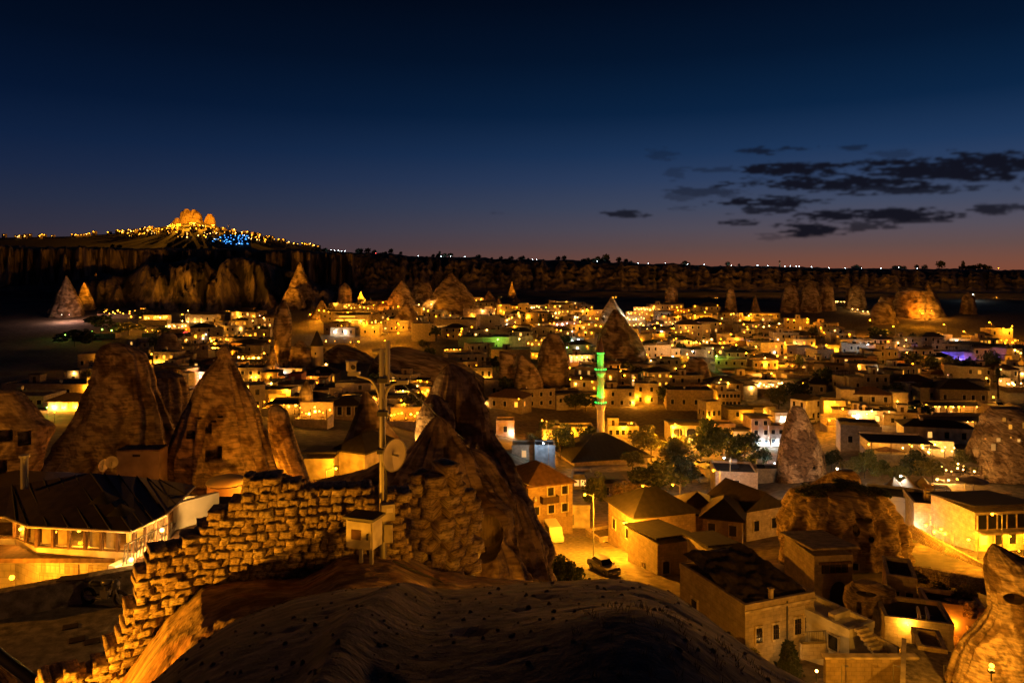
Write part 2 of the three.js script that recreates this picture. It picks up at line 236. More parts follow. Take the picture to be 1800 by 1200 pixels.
// a closed rock from the outline it shows: rows of [row, left, right] at one depth; rings get the thickness k times their width
function rockGeo(rows, d, o = {}) {
  const { k = 0.85, seg = 56, n = 60, amp = 0.09, f = 0.35, flute = 0.05, dark = -0.02, lay = 0, s = rows[0][1] * 0.37 } = o;
  const tone = [1, 0.95, 0.86], base = [0.38, 0.31, 0.24];
  const y0 = rows[0][0], y1 = rows[rows.length - 1][0], L = rows.map((r) => [r[0], r[1]]), R = rows.map((r) => [r[0], r[2]]);
  const pos = [], uv = [], cl = [], idx = [];
  const ring = (py, j) => {
    const xl = table(L, py), xr = table(R, py), c = P((xl + xr) / 2, py, d), r = (xr - xl) / 2 / F * d;
    for (let i = 0; i <= seg; i++) {
      const a = (i % seg) / seg * Math.PI * 2, ca = Math.cos(a), sa = Math.sin(a), x = c.x + r * ca, z = c.z + r * k * sa, q = f * 6 / Math.max(2, r + 2);
      let m = 1 + amp * 2 * fbm(x * f + s, c.y * f * 0.7, z * f, o.near ? 6 : 4) + flute * (ridge(ca * 3.3 + s, c.y * f * 0.1, sa * 3.3, 4) - 0.5) + lay * noise(s, c.y * 1.1, a * 0.4);
      if (py === y1) m *= 1.02;
      pos.push(c.x + r * m * ca, c.y + 0.25 * r * amp * noise(x * f * 2, s, z * f * 2), c.z + r * k * m * sa); uv.push(i / seg * 2 * Math.PI * Math.max(r, 1.2), c.y);
      const w = fbm(x * f * 1.3 + s * 2, c.y * f * 0.9, z * f * 1.3, 4), st = sstep(w + dark * 0.5, 0.1, 0.2), v = 0.95 + 0.26 * fbm(x * f * 3, c.y * f * 3, z * f * 3, 3);
      cl.push(...[0, 1, 2].map((h) => lerp(tone[h], base[h], st) * v));
    }
  };
  for (let j = 0; j <= n; j++) ring(lerp(y0, y1, Math.pow(j / n, 1.0)), j);
  for (let j = 0; j < n; j++) for (let i = 0; i < seg; i++) { const a = j * (seg + 1) + i, b = a + 1, c = a + seg + 1, e = c + 1; idx.push(a, b, e, a, e, c); }
  for (const [j, flip] of [[0, 0], [n, 1]]) {
    const b = j * (seg + 1), c = pos.length / 3; let x = 0, y = 0, z = 0; for (let i = 0; i < seg; i++) { x += pos[(b + i) * 3]; y += pos[(b + i) * 3 + 1]; z += pos[(b + i) * 3 + 2]; }
    pos.push(x / seg, y / seg, z / seg); uv.push(0, 0); cl.push(...tone);
    for (let i = 0; i < seg; i++) flip ? idx.push(c, b + i, b + i + 1) : idx.push(c, b + i + 1, b + i);
  }
  let g = new THREE.BufferGeometry(); g.setAttribute('position', new THREE.Float32BufferAttribute(pos, 3)); g.setAttribute('uv', new THREE.Float32BufferAttribute(uv, 2)); g.setAttribute('color', new THREE.Float32BufferAttribute(cl, 3)); g.setIndex(idx);
  // soften the seam: average normals of first and last column
  g.computeVertexNormals(); const N = g.attributes.normal;
  for (let j = 0; j <= n; j++) { const a = j * (seg + 1), b = a + seg, v = V3(N.getX(a) + N.getX(b), N.getY(a) + N.getY(b), N.getZ(a) + N.getZ(b)).normalize(); N.setXYZ(a, v.x, v.y, v.z); N.setXYZ(b, v.x, v.y, v.z); }
  if (o.holes) {
    let br = new Brush(g); br.updateMatrixWorld();
    for (const [px, py, w, h, deep = 1.2, arch] of o.holes) {
      const r = (table(R, py) - table(L, py)) / 2 / F * d, off = clamp((px - (table(R, py) + table(L, py)) / 2) / F * d / r, -0.95, 0.95), zs = d - r * k * Math.sqrt(1 - off * off), hw = w / F * zs, hh = h / F * zs, c = P(px, py, zs);
      const hg = arch ? new THREE.CylinderGeometry(0.5, 0.5, 1, 14).rotateX(Math.PI / 2).scale(hw, hh, deep + 2) : new THREE.BoxGeometry(hw, hh, deep + 2);
      hg.setAttribute('color', new THREE.Float32BufferAttribute(new Float32Array(hg.attributes.position.count * 3).fill(0.95), 3)); hg.clearGroups();
      const hb = new Brush(hg); hb.position.set(c.x, c.y, c.z + 1 - deep / 2 + (1 - deep / 2) * 0); hb.lookAt(0, hb.position.y, 0); hb.updateMatrixWorld();
      br = ev.evaluate(br, hb, SUBTRACTION); br.updateMatrixWorld();
    }
    g = br.geometry; g.clearGroups();
  }
  return g;
}
function rock(name, rows, d, o, label, category = 'rock chimney', group) {
  const m = mesh(name, rockGeo(rows, d, o), o.near ? M.rockNear : M.rock);
  return tag(m, label, category, group);
}
// a smaller or farther chimney: apex, base row, half width; profile bows between a cone and a blunt tower
function chimney(px, top, bot, hw, shape, o, label, d = 0) {
  d = d || place(px, bot); const rows = [];
  const p = { cone: [[0, .03], [.08, .13], [.3, .37], [.6, .68], [1, 1]], blunt: [[0, .12], [.06, .4], [.2, .6], [.5, .8], [1, 1]], tower: [[0, .08], [.12, .5], [.25, .7], [.4, .74], [.55, .78], [1, 1]], cap: [[0, .05], [.25, .5], [.3, .52], [.34, .42], [.6, .55], [1, 1]], slab: [[0, .35], [.1, .7], [.5, .85], [1, 1]] }[shape];
  const lean = o.lean || 0;
  for (const [t, w] of p) rows.push([lerp(top, bot, t), px + lean * (1 - t) - hw * w, px + lean * (1 - t) + hw * w]);
  rows.push([bot + 10, px - hw * 1.03, px + hw * 1.03]);
  const m = rock('fairy_chimney', rows, d, { seg: 40, n: 40, f: 0.25, amp: 0.12, flute: 0.2, ...o }, label, 'rock chimney'); mark(o.mark, px, (top + bot) / 2);
  return { m, d };
}
// a floodlight standing at a spot: small housing, glowing lens and its light
function flood(px, py, d, tone, I, label, up = 0.5) {
  const p = P(px, py, d), t = thing('floodlight', p, 0); mesh('housing', box(0.3, 0.16, 0.24, 0, -0.32, 0.02), M.darkMetal, t); mesh('stand', cylG(0.04, 0.04, 0.5, 6, 0, -0.8, 0.02), M.darkMetal, t);
  bulb(t, 0, up * 0.1, 0.05, tone, I, 0.14, 10, 'lamp_lens'); return label ? tag(t, label, 'floodlight') : later(t, 'floodlight', px, py, 'small floodlight', 'floodlight', 'floodlights below rocks');
}

// an unseen shielded floodlight on the slope, placed to light the cliffs
function unseenCliffFlood(px, d, tx, ty, td, I, ang = .5) {
  const p = V3((px - CX) / F * d, ground(px, d) + 6, -d), q = P(tx, ty, td), t = thing('unseen_cliff_floodlight', p), dir = q.clone().sub(p).normalize();
  const h = mesh('housing', merge([box(.9, .7, .1, 0, -.35, 0), box(3, .06, 2.6, 0, -.2, 1.3)]), M.darkMetal, t); h.lookAt(q); mesh('stand', cylG(.06, .06, 6, 6, 0, -6.3, 0), M.darkMetal, t); const l = mesh('lamp_lens', box(.4, .3, .04, 0, -.15, .12), glowMat('sodium', 6), h);
  const s = new THREE.SpotLight(col(...TONES.sodium), I, 0, ang, .9, 2); s.position.copy(dir.clone().multiplyScalar(.5)); s.target.position.copy(dir.clone().multiplyScalar(40)); s.castShadow = true; s.shadow.radius = 8; t.add(s, s.target); nLights++;
  return later(t, 'floodlight', px, 535, 'unseen shielded floodlight placed to light the cliffs', 'floodlight', 'unseen floodlights placed to light the cliffs');
}
for (const [px, d, tx, ty, td, I, a] of [[185, 415, 235, 462, 620, 36000, .6], [250, 425, 300, 458, 640, 60000, .8], [400, 425, 440, 460, 640, 50000, .8], [640, 500, 700, 470, 720, 22000, .9], [880, 510, 890, 472, 720, 24000, .9], [1080, 510, 1100, 474, 720, 40000, .9], [1260, 510, 1250, 476, 720, 60000, .9], [1430, 510, 1430, 477, 720, 60000, .9], [1590, 520, 1600, 478, 720, 48000, .9], [1750, 515, 1750, 480, 720, 54000, .9]]) unseenCliffFlood(px, d, tx, ty, td, I, a);
// ----- fairy chimneys, far to near -----
const C = chimney;
C(116, 484, 556, 28, 'cone', { flute: 0.35, amp: 0.16, dark: 0.1, mark: 'floodlit chimney' }, 'tall pointed rock chimney with a pale floodlit face, left end of town');
C(147, 496, 545, 20, 'cone', { mark: null }, 'small dim rock chimney just right of the floodlit pointed one');
C(168, 480, 520, 16, 'cone', { mark: null }, 'dim peaked rock on the badlands behind the floodlit chimney', 600);
C(527, 461, 545, 32, 'cone', { mark: null }, 'dim pointed chimney at the right end of the badlands', 520);
C(515, 505, 552, 24, 'blunt', { mark: null }, 'squat rock in front of the dim pointed chimney beside the badlands', 500);
C(466, 502, 545, 17, 'blunt', { mark: null }, 'pale leaning rock hump on the dark slope above town', 540);
C(606, 497, 545, 15, 'tower', { mark: null }, 'slim dim rock tower behind the upper street lamps');
C(634, 512, 538, 11, 'cone', { mark: null }, 'very small pointed rock beside the upper lit terrace');
C(706, 492, 545, 34, 'cone', { mark: null }, 'pointed chimney with reddish lit left foot near the orange lamp');
C(742, 494, 540, 24, 'blunt', { mark: null }, 'rounded chimney between two pointed chimneys');
C(793, 480, 550, 56, 'cone', { flute: 0.25, mark: 'pyramid chimney' }, 'big broad pyramid-shaped chimney above the upper houses');
C(860, 511, 545, 20, 'cone', { mark: null }, 'small lit pointed chimney right of the pyramid chimney');
C(876, 525, 552, 16, 'cone', { mark: null }, 'small pale chimney among terrace lamps right of the pyramid');
C(900, 495, 540, 12, 'cone', { mark: null }, 'narrow dark spire in front of the cliffs', 560);
C(908, 522, 548, 22, 'cone', { mark: null }, 'low dark cone behind the white terrace lamps', 540);
C(565, 527, 560, 21, 'cone', { mark: null }, 'yellow-lit pointed rock above the bright street');
C(582, 530, 556, 10, 'cone', { mark: null }, 'tiny pointed rock beside the yellow-lit one');
C(716, 526, 578, 30, 'cone', { flute: 0.3, mark: null }, 'dark cone chimney with lit left flank beside the bright slope');
C(1076, 521, 575, 30, 'cone', { dark: -.1, mark: null }, 'peak floodlit white behind the big dark chimney');
rock('fairy_chimney', [[544, 1079, 1086], [556, 1070, 1096], [575, 1060, 1110], [600, 1050, 1126], [635, 1043, 1138], [665, 1038, 1146]], place(1090, 650), { seg: 64, n: 60, amp: .15, f: .22, flute: .26, dark: .06 }, 'big dark brown rock chimney standing behind the minaret', 'rock chimney'); mark('big dark chimney', 1090, 600);
for (const [x, t, b, w, s, l] of [[1285, 505, 552, 11, 'tower', 'slim pillar at the cliff foot, leftmost of the row'], [1328, 519, 554, 10, 'cone', 'small pointed pillar at the cliff foot, second of the row'], [1390, 498, 548, 18, 'blunt', 'broad dim pillar at the cliff foot, third of the row'], [1424, 496, 548, 19, 'blunt', 'broad dim pillar at the cliff foot, fourth of the row'], [1452, 490, 545, 17, 'tower', 'dim leaning pillar left of the arched fairground lights'],
  [1505, 497, 542, 19, 'tower', 'pale blocky chimney right of the arched white lights'], [1552, 530, 568, 24, 'blunt', 'dim blunt cone right of the string of path lamps'], [1703, 514, 552, 15, 'tower', 'dim pillar below the lone white lamp on the dark slope'], [1575, 518, 552, 34, 'slab', 'low dim rock block left of the cave house'], [1180, 500, 545, 15, 'tower', 'dim pale tower of rock against the cliffs']]) C(x, t, b, w, s, { mark: null }, l);
{ const a = C(1603, 505, 556, 34, 'slab', { mark: null, holes: [[1590, 523, 5, 5], [1604, 519, 4, 4], [1610, 530, 5, 4], [1596, 541, 6, 7]] }, 'blocky cave-house rock with dark window holes, lit orange');
  const b = C(1632, 499, 556, 29, 'cone', { mark: 'cave chimney', holes: [[1628, 539, 7, 5], [1640, 537, 4, 4]] }, 'pointed cave-house chimney lit orange from its foot');
  flood(1617, 546, a.d - 14, 'amber', 300, 'orange floodlight between the two cave-house rocks'); flood(1638, 546, b.d - 13, 'warm', 220, 'warm floodlight at the foot of the pointed cave chimney'); }
{ const d = place(498, 662); rock('fairy_chimney', [[527, 496, 501], [540, 488, 507], [556, 482, 512], [580, 480, 512], [604, 483, 510], [640, 482, 514], [668, 476, 522]], d, { seg: 44, n: 50, amp: 0.12, f: 0.3, flute: 0.2, dark: 0, mark: 1 }, 'tall slender pointed chimney tower in the lit left part of town', 'rock chimney'); mark('slender chimney', 498, 590);
  rock('rock_outcrop', [[598, 524, 530], [610, 512, 541], [630, 508, 555], [650, 505, 562], [670, 500, 566]], d - 3, { seg: 36, n: 30, f: 0.3 }, 'rounded rock lump leaning on the slender chimney', 'rock');
  rock('rock_outcrop', [[608, 476, 480], [625, 472, 485], [655, 462, 492], [672, 455, 496]], d - 12, { seg: 30, n: 30, f: 0.4 }, 'small yellow-lit rock at the foot of the slender chimney', 'rock');
  const t = thing('round_tower', P(557, 632, d - 4), 0, 'pale round tower with a dark pointed cap beside the slender chimney', 'tower'); const r = 11 / F * d, h = 24 / F * d, c = 27 / F * d; mesh('wall', cylG(r, r * .95, h + 2, 20, 0, -2, 0), M.plaster, t); mesh('cap', new THREE.LatheGeometry([[0, c], [.25, c * .82], [.62, c * .45], [1.02, .25], [1.05, 0], [0, 0]].map(([a, b]) => new THREE.Vector2(a * r, b)), 20).translate(0, h, 0), M.roofDark, t); mesh('window', box(.5, .8, .1, 0, h * .4, r), M.glass, t); mark('round tower', 557, 600); }
rock('fairy_chimney', [[586, 964, 980], [600, 955, 990], [625, 946, 998], [650, 944, 1000], [672, 942, 1000], [700, 936, 1004]], place(972, 690), { seg: 48, n: 50, amp: 0.08, f: 0.2, flute: 0.12, dark: 0.1, holes: [[983, 650, 8, 8, 2], [962, 640, 4, 4, 1]] }, 'large rounded chimney lit at its foot, left of the minaret'); mark('rounded chimney', 972, 640);
rock('fairy_chimney', [[617, 878, 886], [622, 878, 908], [640, 878, 908], [660, 878, 908], [690, 876, 910], [708, 872, 914]], place(893, 700), { k: 0.9, seg: 48, n: 56, amp: 0.1, f: 0.35, flute: 0.1, lay: 0.05, dark: -.1, }, 'pale flat-topped rock tower, left of a pair'); mark('pale rock towers', 920, 660);
rock('fairy_chimney', [[624, 915, 919], [640, 909, 938], [660, 906, 950], [690, 901, 958], [712, 892, 965]], place(930, 706) - 4, { k: 0.8, seg: 48, n: 56, amp: 0.08, f: 0.35, flute: 0.12, dark: -.1, holes: [[920, 680, 7, 9, 1.6], [909, 693, 3, 4, 1]] }, 'pale pointed rock tower with a dark window, right of a pair');
C(538, 668, 746, 15, 'tower', { mark: null }, 'pale narrow rock tower among the yellow houses left of the pole');
C(1225, 628, 676, 29, 'blunt', { amp: 0.07, flute: 0.05, mark: 'dark blunt rock' }, 'dark blunt rounded rock among houses');
rock('fairy_chimney', [[688, 640, 646], [700, 634, 656], [725, 626, 670], [750, 616, 684], [775, 606, 700], [800, 600, 712]], 100, { seg: 52, n: 56, amp: 0.07, f: 0.3, flute: 0.15, dark: 0.15, holes: [[652, 770, 46, 34, 3, 1]] }, 'cone chimney with an orange-lit hollow at its foot'); mark('hollow cone', 655, 740);
flood(650, 781, 93, 'amber', 26, 'orange floodlight in the hollow of the cone chimney');
rock('fairy_chimney', [[714, 1394, 1408], [722, 1388, 1416], [745, 1380, 1427], [775, 1374, 1438], [800, 1370, 1446], [830, 1366, 1450], [870, 1362, 1456]], 150, { near: 1, seg: 64, n: 70, amp: 0.07, f: 0.22, flute: 0.12, dark: 0.5, holes: [[1398, 820, 4, 6, 1], [1430, 821, 4, 6, 1]] }, 'big blunt dark-topped chimney right of the plaza trees'); mark('blunt chimney', 1405, 785);
C(295, 583, 640, 26, 'blunt', { dark: -0.2, mark: 'white-lit rock' }, 'rock lit pinkish white among terraces on the left');
// the wide rock with lit cave windows at the right edge
{ const rows = [[716, 1742, 1790], [730, 1728, 1815], [760, 1716, 1850], [790, 1710, 1880], [820, 1708, 1895], [850, 1700, 1905], [880, 1696, 1910]], d = 140;
  const wins = [[1766, 737, 6, 7], [1777, 750, 6, 8], [1756, 773, 7, 7], [1747, 786, 8, 12], [1792, 774, 5, 5], [1798, 748, 6, 12], [1778, 769, 3, 3], [1733, 771, 3, 3]];
  const m = rock('cave_hotel_rock', rows, d, { near: 1, k: 0.6, seg: 90, n: 80, amp: 0.08, f: 0.25, flute: 0.1, lay: 0.04, dark: 0.05, holes: [...wins.map(([x, y, w, h]) => [x, y, w, h, 0.8]), [1775, 737, 6, 6, 1.2, 1], [1718, 798, 14, 20, 2, 1]] }, 'wide swirled rock with square lit cave windows at the right edge', 'cave hotel'); mark('cave hotel rock', 1760, 790);
  for (const [x, y, w, h] of wins) { const r = (table(rows.map((q) => [q[0], q[2]]), y) - table(rows.map((q) => [q[0], q[1]]), y)) / 2 / F * d, cx = (table(rows.map((q) => [q[0], q[2]]), y) + table(rows.map((q) => [q[0], q[1]]), y)) / 2, off = clamp((x - cx) / F * d / r, -.95, .95), zs = d - r * .6 * Math.sqrt(1 - off * off) + .35, p = P(x, y, zs); mesh('lit_window', box(w / F * zs * .96, h / F * zs * .96, 0.06, 0, -h / F * zs * .48, 0), glowMat(pick(['warm', 'soft', 'warm']), pick([.3, .5, .8])), m, [p.x, p.y, p.z]); } }

rock('bare_hill', [[610, 690, 716], [622, 668, 760], [640, 650, 812], [665, 640, 846], [700, 630, 870]], 262, { k: .5, seg: 70, n: 40, amp: .1, f: .12, flute: .15 }, 'bare brown hill behind the bright terraces right of the pole', 'hill');
rock('bare_hill', [[606, 592, 606], [618, 572, 640], [640, 560, 672], [670, 556, 684]], 300, { k: .5, seg: 60, n: 36, amp: .1, f: .12, flute: .15 }, 'low bare hill below the bright earth slope left of the pole', 'hill');
// ----- the near left cones -----
rock('cave_rock', [[602, 192, 208], [608, 180, 232], [622, 172, 254], [650, 166, 264], [672, 164, 268], [684, 158, 272], [706, 146, 282], [728, 134, 288], [760, 112, 298], [800, 88, 306], [850, 62, 314], [900, 40, 322]], 60, { near: 1, k: 0.7, seg: 120, n: 120, amp: 0.1, f: 0.4, flute: 0.2, lay: 0.03, dark: 0.1, holes: [[237, 789, 14, 5, .8]] }, 'broad two-tiered dark rock cone with a lumpy top, left of the carved cone', 'cave rock'); mark('two-tiered cone', 205, 720);
rock('cave_house_rock', [[608, 390, 400], [620, 381, 406], [630, 384, 406], [640, 374, 412], [656, 362, 420], [684, 344, 434], [722, 326, 450], [764, 312, 466], [800, 304, 478], [850, 302, 490], [900, 298, 500]], 55, { near: 1, k: 0.65, seg: 120, n: 120, amp: 0.09, f: 0.42, flute: 0.18, dark: 0.04, holes: [[371, 753, 11, 19, 1], [376, 798, 28, 28, 1.8], [340, 764, 14, 14, 1], [356, 735, 10, 4, .5], [394, 733, 9, 4, .5], [329, 716, 4, 8, .6], [383, 741, 9, 4, .4]] }, 'tall carved cave-house cone with dark window holes', 'cave house'); mark('carved cone', 390, 740);
rock('rock_slab', [[712, 476, 492], [722, 472, 504], [750, 471, 512], [790, 478, 524], [830, 492, 540], [870, 502, 552]], 50, { near: 1, k: 0.7, seg: 64, n: 80, amp: 0.1, f: 0.5, flute: 0.12, dark: 0.05 }, 'leaning rock slab with a yellow-lit left edge behind the wall', 'rock'); mark('leaning rock slab', 500, 790);
rock('cave_house_rock', [[688, -40, 30], [700, -60, 44], [716, -60, 58], [735, -60, 70], [748, -70, 86], [790, -80, 78], [830, -90, 66], [870, -90, 48]], 45, { near: 1, k: 0.6, seg: 100, n: 90, amp: 0.05, f: 0.5, lay: 0.09, flute: 0.04, dark: 0, holes: [[20, 767, 20, 22, 1], [52, 772, 20, 26, 1], [8, 824, 20, 30, 1.2]] }, 'layered rounded cave-house rock at the left edge', 'cave house'); mark('layered rock', 20, 770);
rock('rock_outcrop', [[652, 268, 300], [662, 258, 322], [690, 250, 330], [720, 250, 330], [770, 240, 340]], 85, { near: 1, k: 0.6, seg: 70, n: 60, amp: 0.12, f: 0.35, flute: 0.25, dark: -.05 }, 'pale eroded rock between the two big left cones', 'rock');
// ----- the centre -----
flood(692, 816, 27.6, 'soft', 22, 'unseen white lamp behind the reddish ridge placed to light the jagged peak', 1);  // lamp out of view, placed to light the pale left flank
rock('rock_peak', [[640, 786, 798], [652, 776, 816], [660, 772, 828], [700, 754, 846], [750, 738, 864], [776, 733, 874], [830, 732, 900], [900, 728, 930], [960, 726, 957], [1040, 720, 972]], 30, { near: 1, k: 0.75, seg: 130, n: 130, amp: 0.17, f: 0.6, flute: 0.3, dark: 0.04, s: 4.4 }, 'tall jagged rock peak with a pale lit left flank, centre of the view', 'rock peak'); mark('jagged peak', 820, 780);
rock('rock_peak', [[694, 756, 768], [706, 746, 784], [730, 736, 796], [760, 731, 800], [790, 730, 790]], 28.4, { near: 1, k: .6, seg: 60, n: 60, amp: .16, f: .9, flute: .25 }, 'pale bulging left shoulder of the jagged peak', 'rock peak');
rock('rock_peak', [[786, 800, 822], [794, 796, 850], [812, 806, 868], [836, 826, 884], [870, 840, 900], [930, 856, 916]], 24.6, { near: 1, k: .5, seg: 60, n: 70, amp: .18, f: 1.1, flute: .3, lay: .08 }, 'stepped brown rib of rock between the front cone and the jagged peak', 'rock peak');
rock('rock_peak', [[868, 892, 906], [880, 884, 922], [920, 886, 944], [970, 890, 958], [1030, 886, 972]], 26.5, { near: 1, k: .5, seg: 60, n: 60, amp: .16, f: .9, flute: .28 }, 'low right buttress of the jagged peak', 'rock peak');
rock('rock_peak', [[656, 824, 834], [668, 816, 838], [700, 812, 850], [740, 812, 858]], 31, { near: 1, seg: 50, n: 50, amp: 0.14, f: 0.9, flute: .25, dark: 0.1 }, 'small dark second tip on the jagged centre peak', 'rock peak');
rock('rock_cone', [[732, 765, 774], [745, 752, 790], [770, 735, 806], [800, 712, 826], [830, 690, 842], [862, 668, 862], [900, 670, 884], [960, 690, 906], [1040, 690, 936]], 23.5, { near: 1, k: 0.55, seg: 140, n: 130, amp: 0.17, f: 0.8, flute: 0.3, lay: .04, dark: 0.06, holes: [[856, 950, 62, 74, 1.2, 1], [806, 985, 34, 60, 0.9]] }, 'dark rock cone with a hollow, in front of the jagged peak', 'rock cone'); mark('dark front cone', 770, 830);
rock('rock_outcrop', [[800, 690, 712], [825, 640, 730], [845, 560, 740], [870, 530, 740]], 26, { near: 1, k: 0.5, seg: 70, n: 40, amp: 0.1, f: 0.6, dark: 0.1 }, 'low reddish rock ridge running left from the front cone', 'rock');

// ---------- houses ----------
function hipRoof(w, d, h, e = 0.5, ridgeShare = 0.4) {   // hipped roof over a w x d plan, z from 0 back to -d
  const a = w / 2 + e, z0 = e, z1 = -d - e, rx = w >= d ? Math.max(0.05, w / 2 - d / 2 * (1 - ridgeShare * .3)) : 0.05, zm0 = w >= d ? -d / 2 : -w / 2, zm1 = w >= d ? -d / 2 - 0.05 : -d + w / 2;
  const q = [[-a, 0, z0], [a, 0, z0], [a, 0, z1], [-a, 0, z1], [-rx, h, zm0], [rx, h, zm0], [rx, h, zm1], [-rx, h, zm1], [-a, -.18, z0], [a, -.18, z0], [a, -.18, z1], [-a, -.18, z1]];
  const f = [[0, 1, 5, 4], [1, 2, 6, 5], [2, 3, 7, 6], [3, 0, 4, 7], [4, 5, 6, 7], [8, 9, 1, 0], [9, 10, 2, 1], [10, 11, 3, 2], [11, 8, 0, 3], [11, 10, 9, 8]];
  return polyG(q, f);
}
function polyG(q, f) {   // flat-shaded polygons, uv in metres
  const pos = [], uv = [], n = V3(0, 0, 0);
  for (const c of f) for (let i = 1; i < c.length - 1; i++) { const t = [c[0], c[i], c[i + 1]].map((k) => q[k]); const A = V3(...t[0]), B = V3(...t[1]), D = V3(...t[2]); n.crossVectors(B.clone().sub(A), D.clone().sub(A)); for (const p of t) { pos.push(...p); const ax = Math.abs(n.x), ay = Math.abs(n.y), az = Math.abs(n.z); if (ay >= ax && ay >= az) uv.push(p[0], p[2]); else if (ax >= az) uv.push(p[2], p[1]); else uv.push(p[0], p[1]); } }
  const g = new THREE.BufferGeometry(); g.setAttribute('position', new THREE.Float32BufferAttribute(pos, 3)); g.setAttribute('uv', new THREE.Float32BufferAttribute(uv, 2)); g.computeVertexNormals(); return g;
}
const gableG = (w, d, h, e = 0.4) => { const a = w / 2 + e, z0 = e, z1 = -d - e; return polyG([[-a, 0, z0], [a, 0, z0], [a, 0, z1], [-a, 0, z1], [0, h, z0], [0, h, z1], [-a, -.16, z0], [a, -.16, z0], [a, -.16, z1], [-a, -.16, z1]], [[0, 4, 5, 3], [1, 2, 5, 4], [6, 7, 1, 4, 0], [2, 8, 9, 3, 5], [8, 7, 6, 9], [6, 0, 3, 9], [7, 8, 2, 1]]); };
const surroundG = (() => { const o = 0.5; return merge([box(1.3, .14, .16, 0, 1.0, 0), box(1.3, .14, .22, 0, -.14, 0), box(.15, 1, .16, -.575, 0, 0), box(.15, 1, .16, .575, 0, 0)]); })();
const paneG = box(1, 1, .06, 0, 0, 0), archG = (() => { const s = new THREE.Shape(); s.moveTo(-.5, 0); s.lineTo(.5, 0); s.lineTo(.5, .6); s.absarc(0, .6, .5, 0, Math.PI, false); s.lineTo(-.5, 0); return new THREE.ExtrudeGeometry(s, { depth: .06, bevelEnabled: false, curveSegments: 10 }).translate(0, 0, -.03); })();
const doorG = box(1, 1, .1, 0, 0, 0);
// windows on a wall: face 'f' front, 'l' / 'r' the side walls
function windowAt(g, W, D, face, x, y, w, h, lit, tone, arch) {
  const s = mesh('window', surroundG, M.trim, g); s.scale.set(w, h, 1);
  const p = mesh('pane', arch ? archG : paneG, lit ? glowMat(tone || 'warm', lit) : M.glass, s); p.position.z = 0.01; p.scale.x = 1.0;
  if (face === 'f') s.position.set(x, y, 0.03); else { s.position.set(face === 'l' ? -W / 2 - .03 : W / 2 + .03, y, x); s.rotation.y = face === 'l' ? -Math.PI / 2 : Math.PI / 2; }
  return s;
}
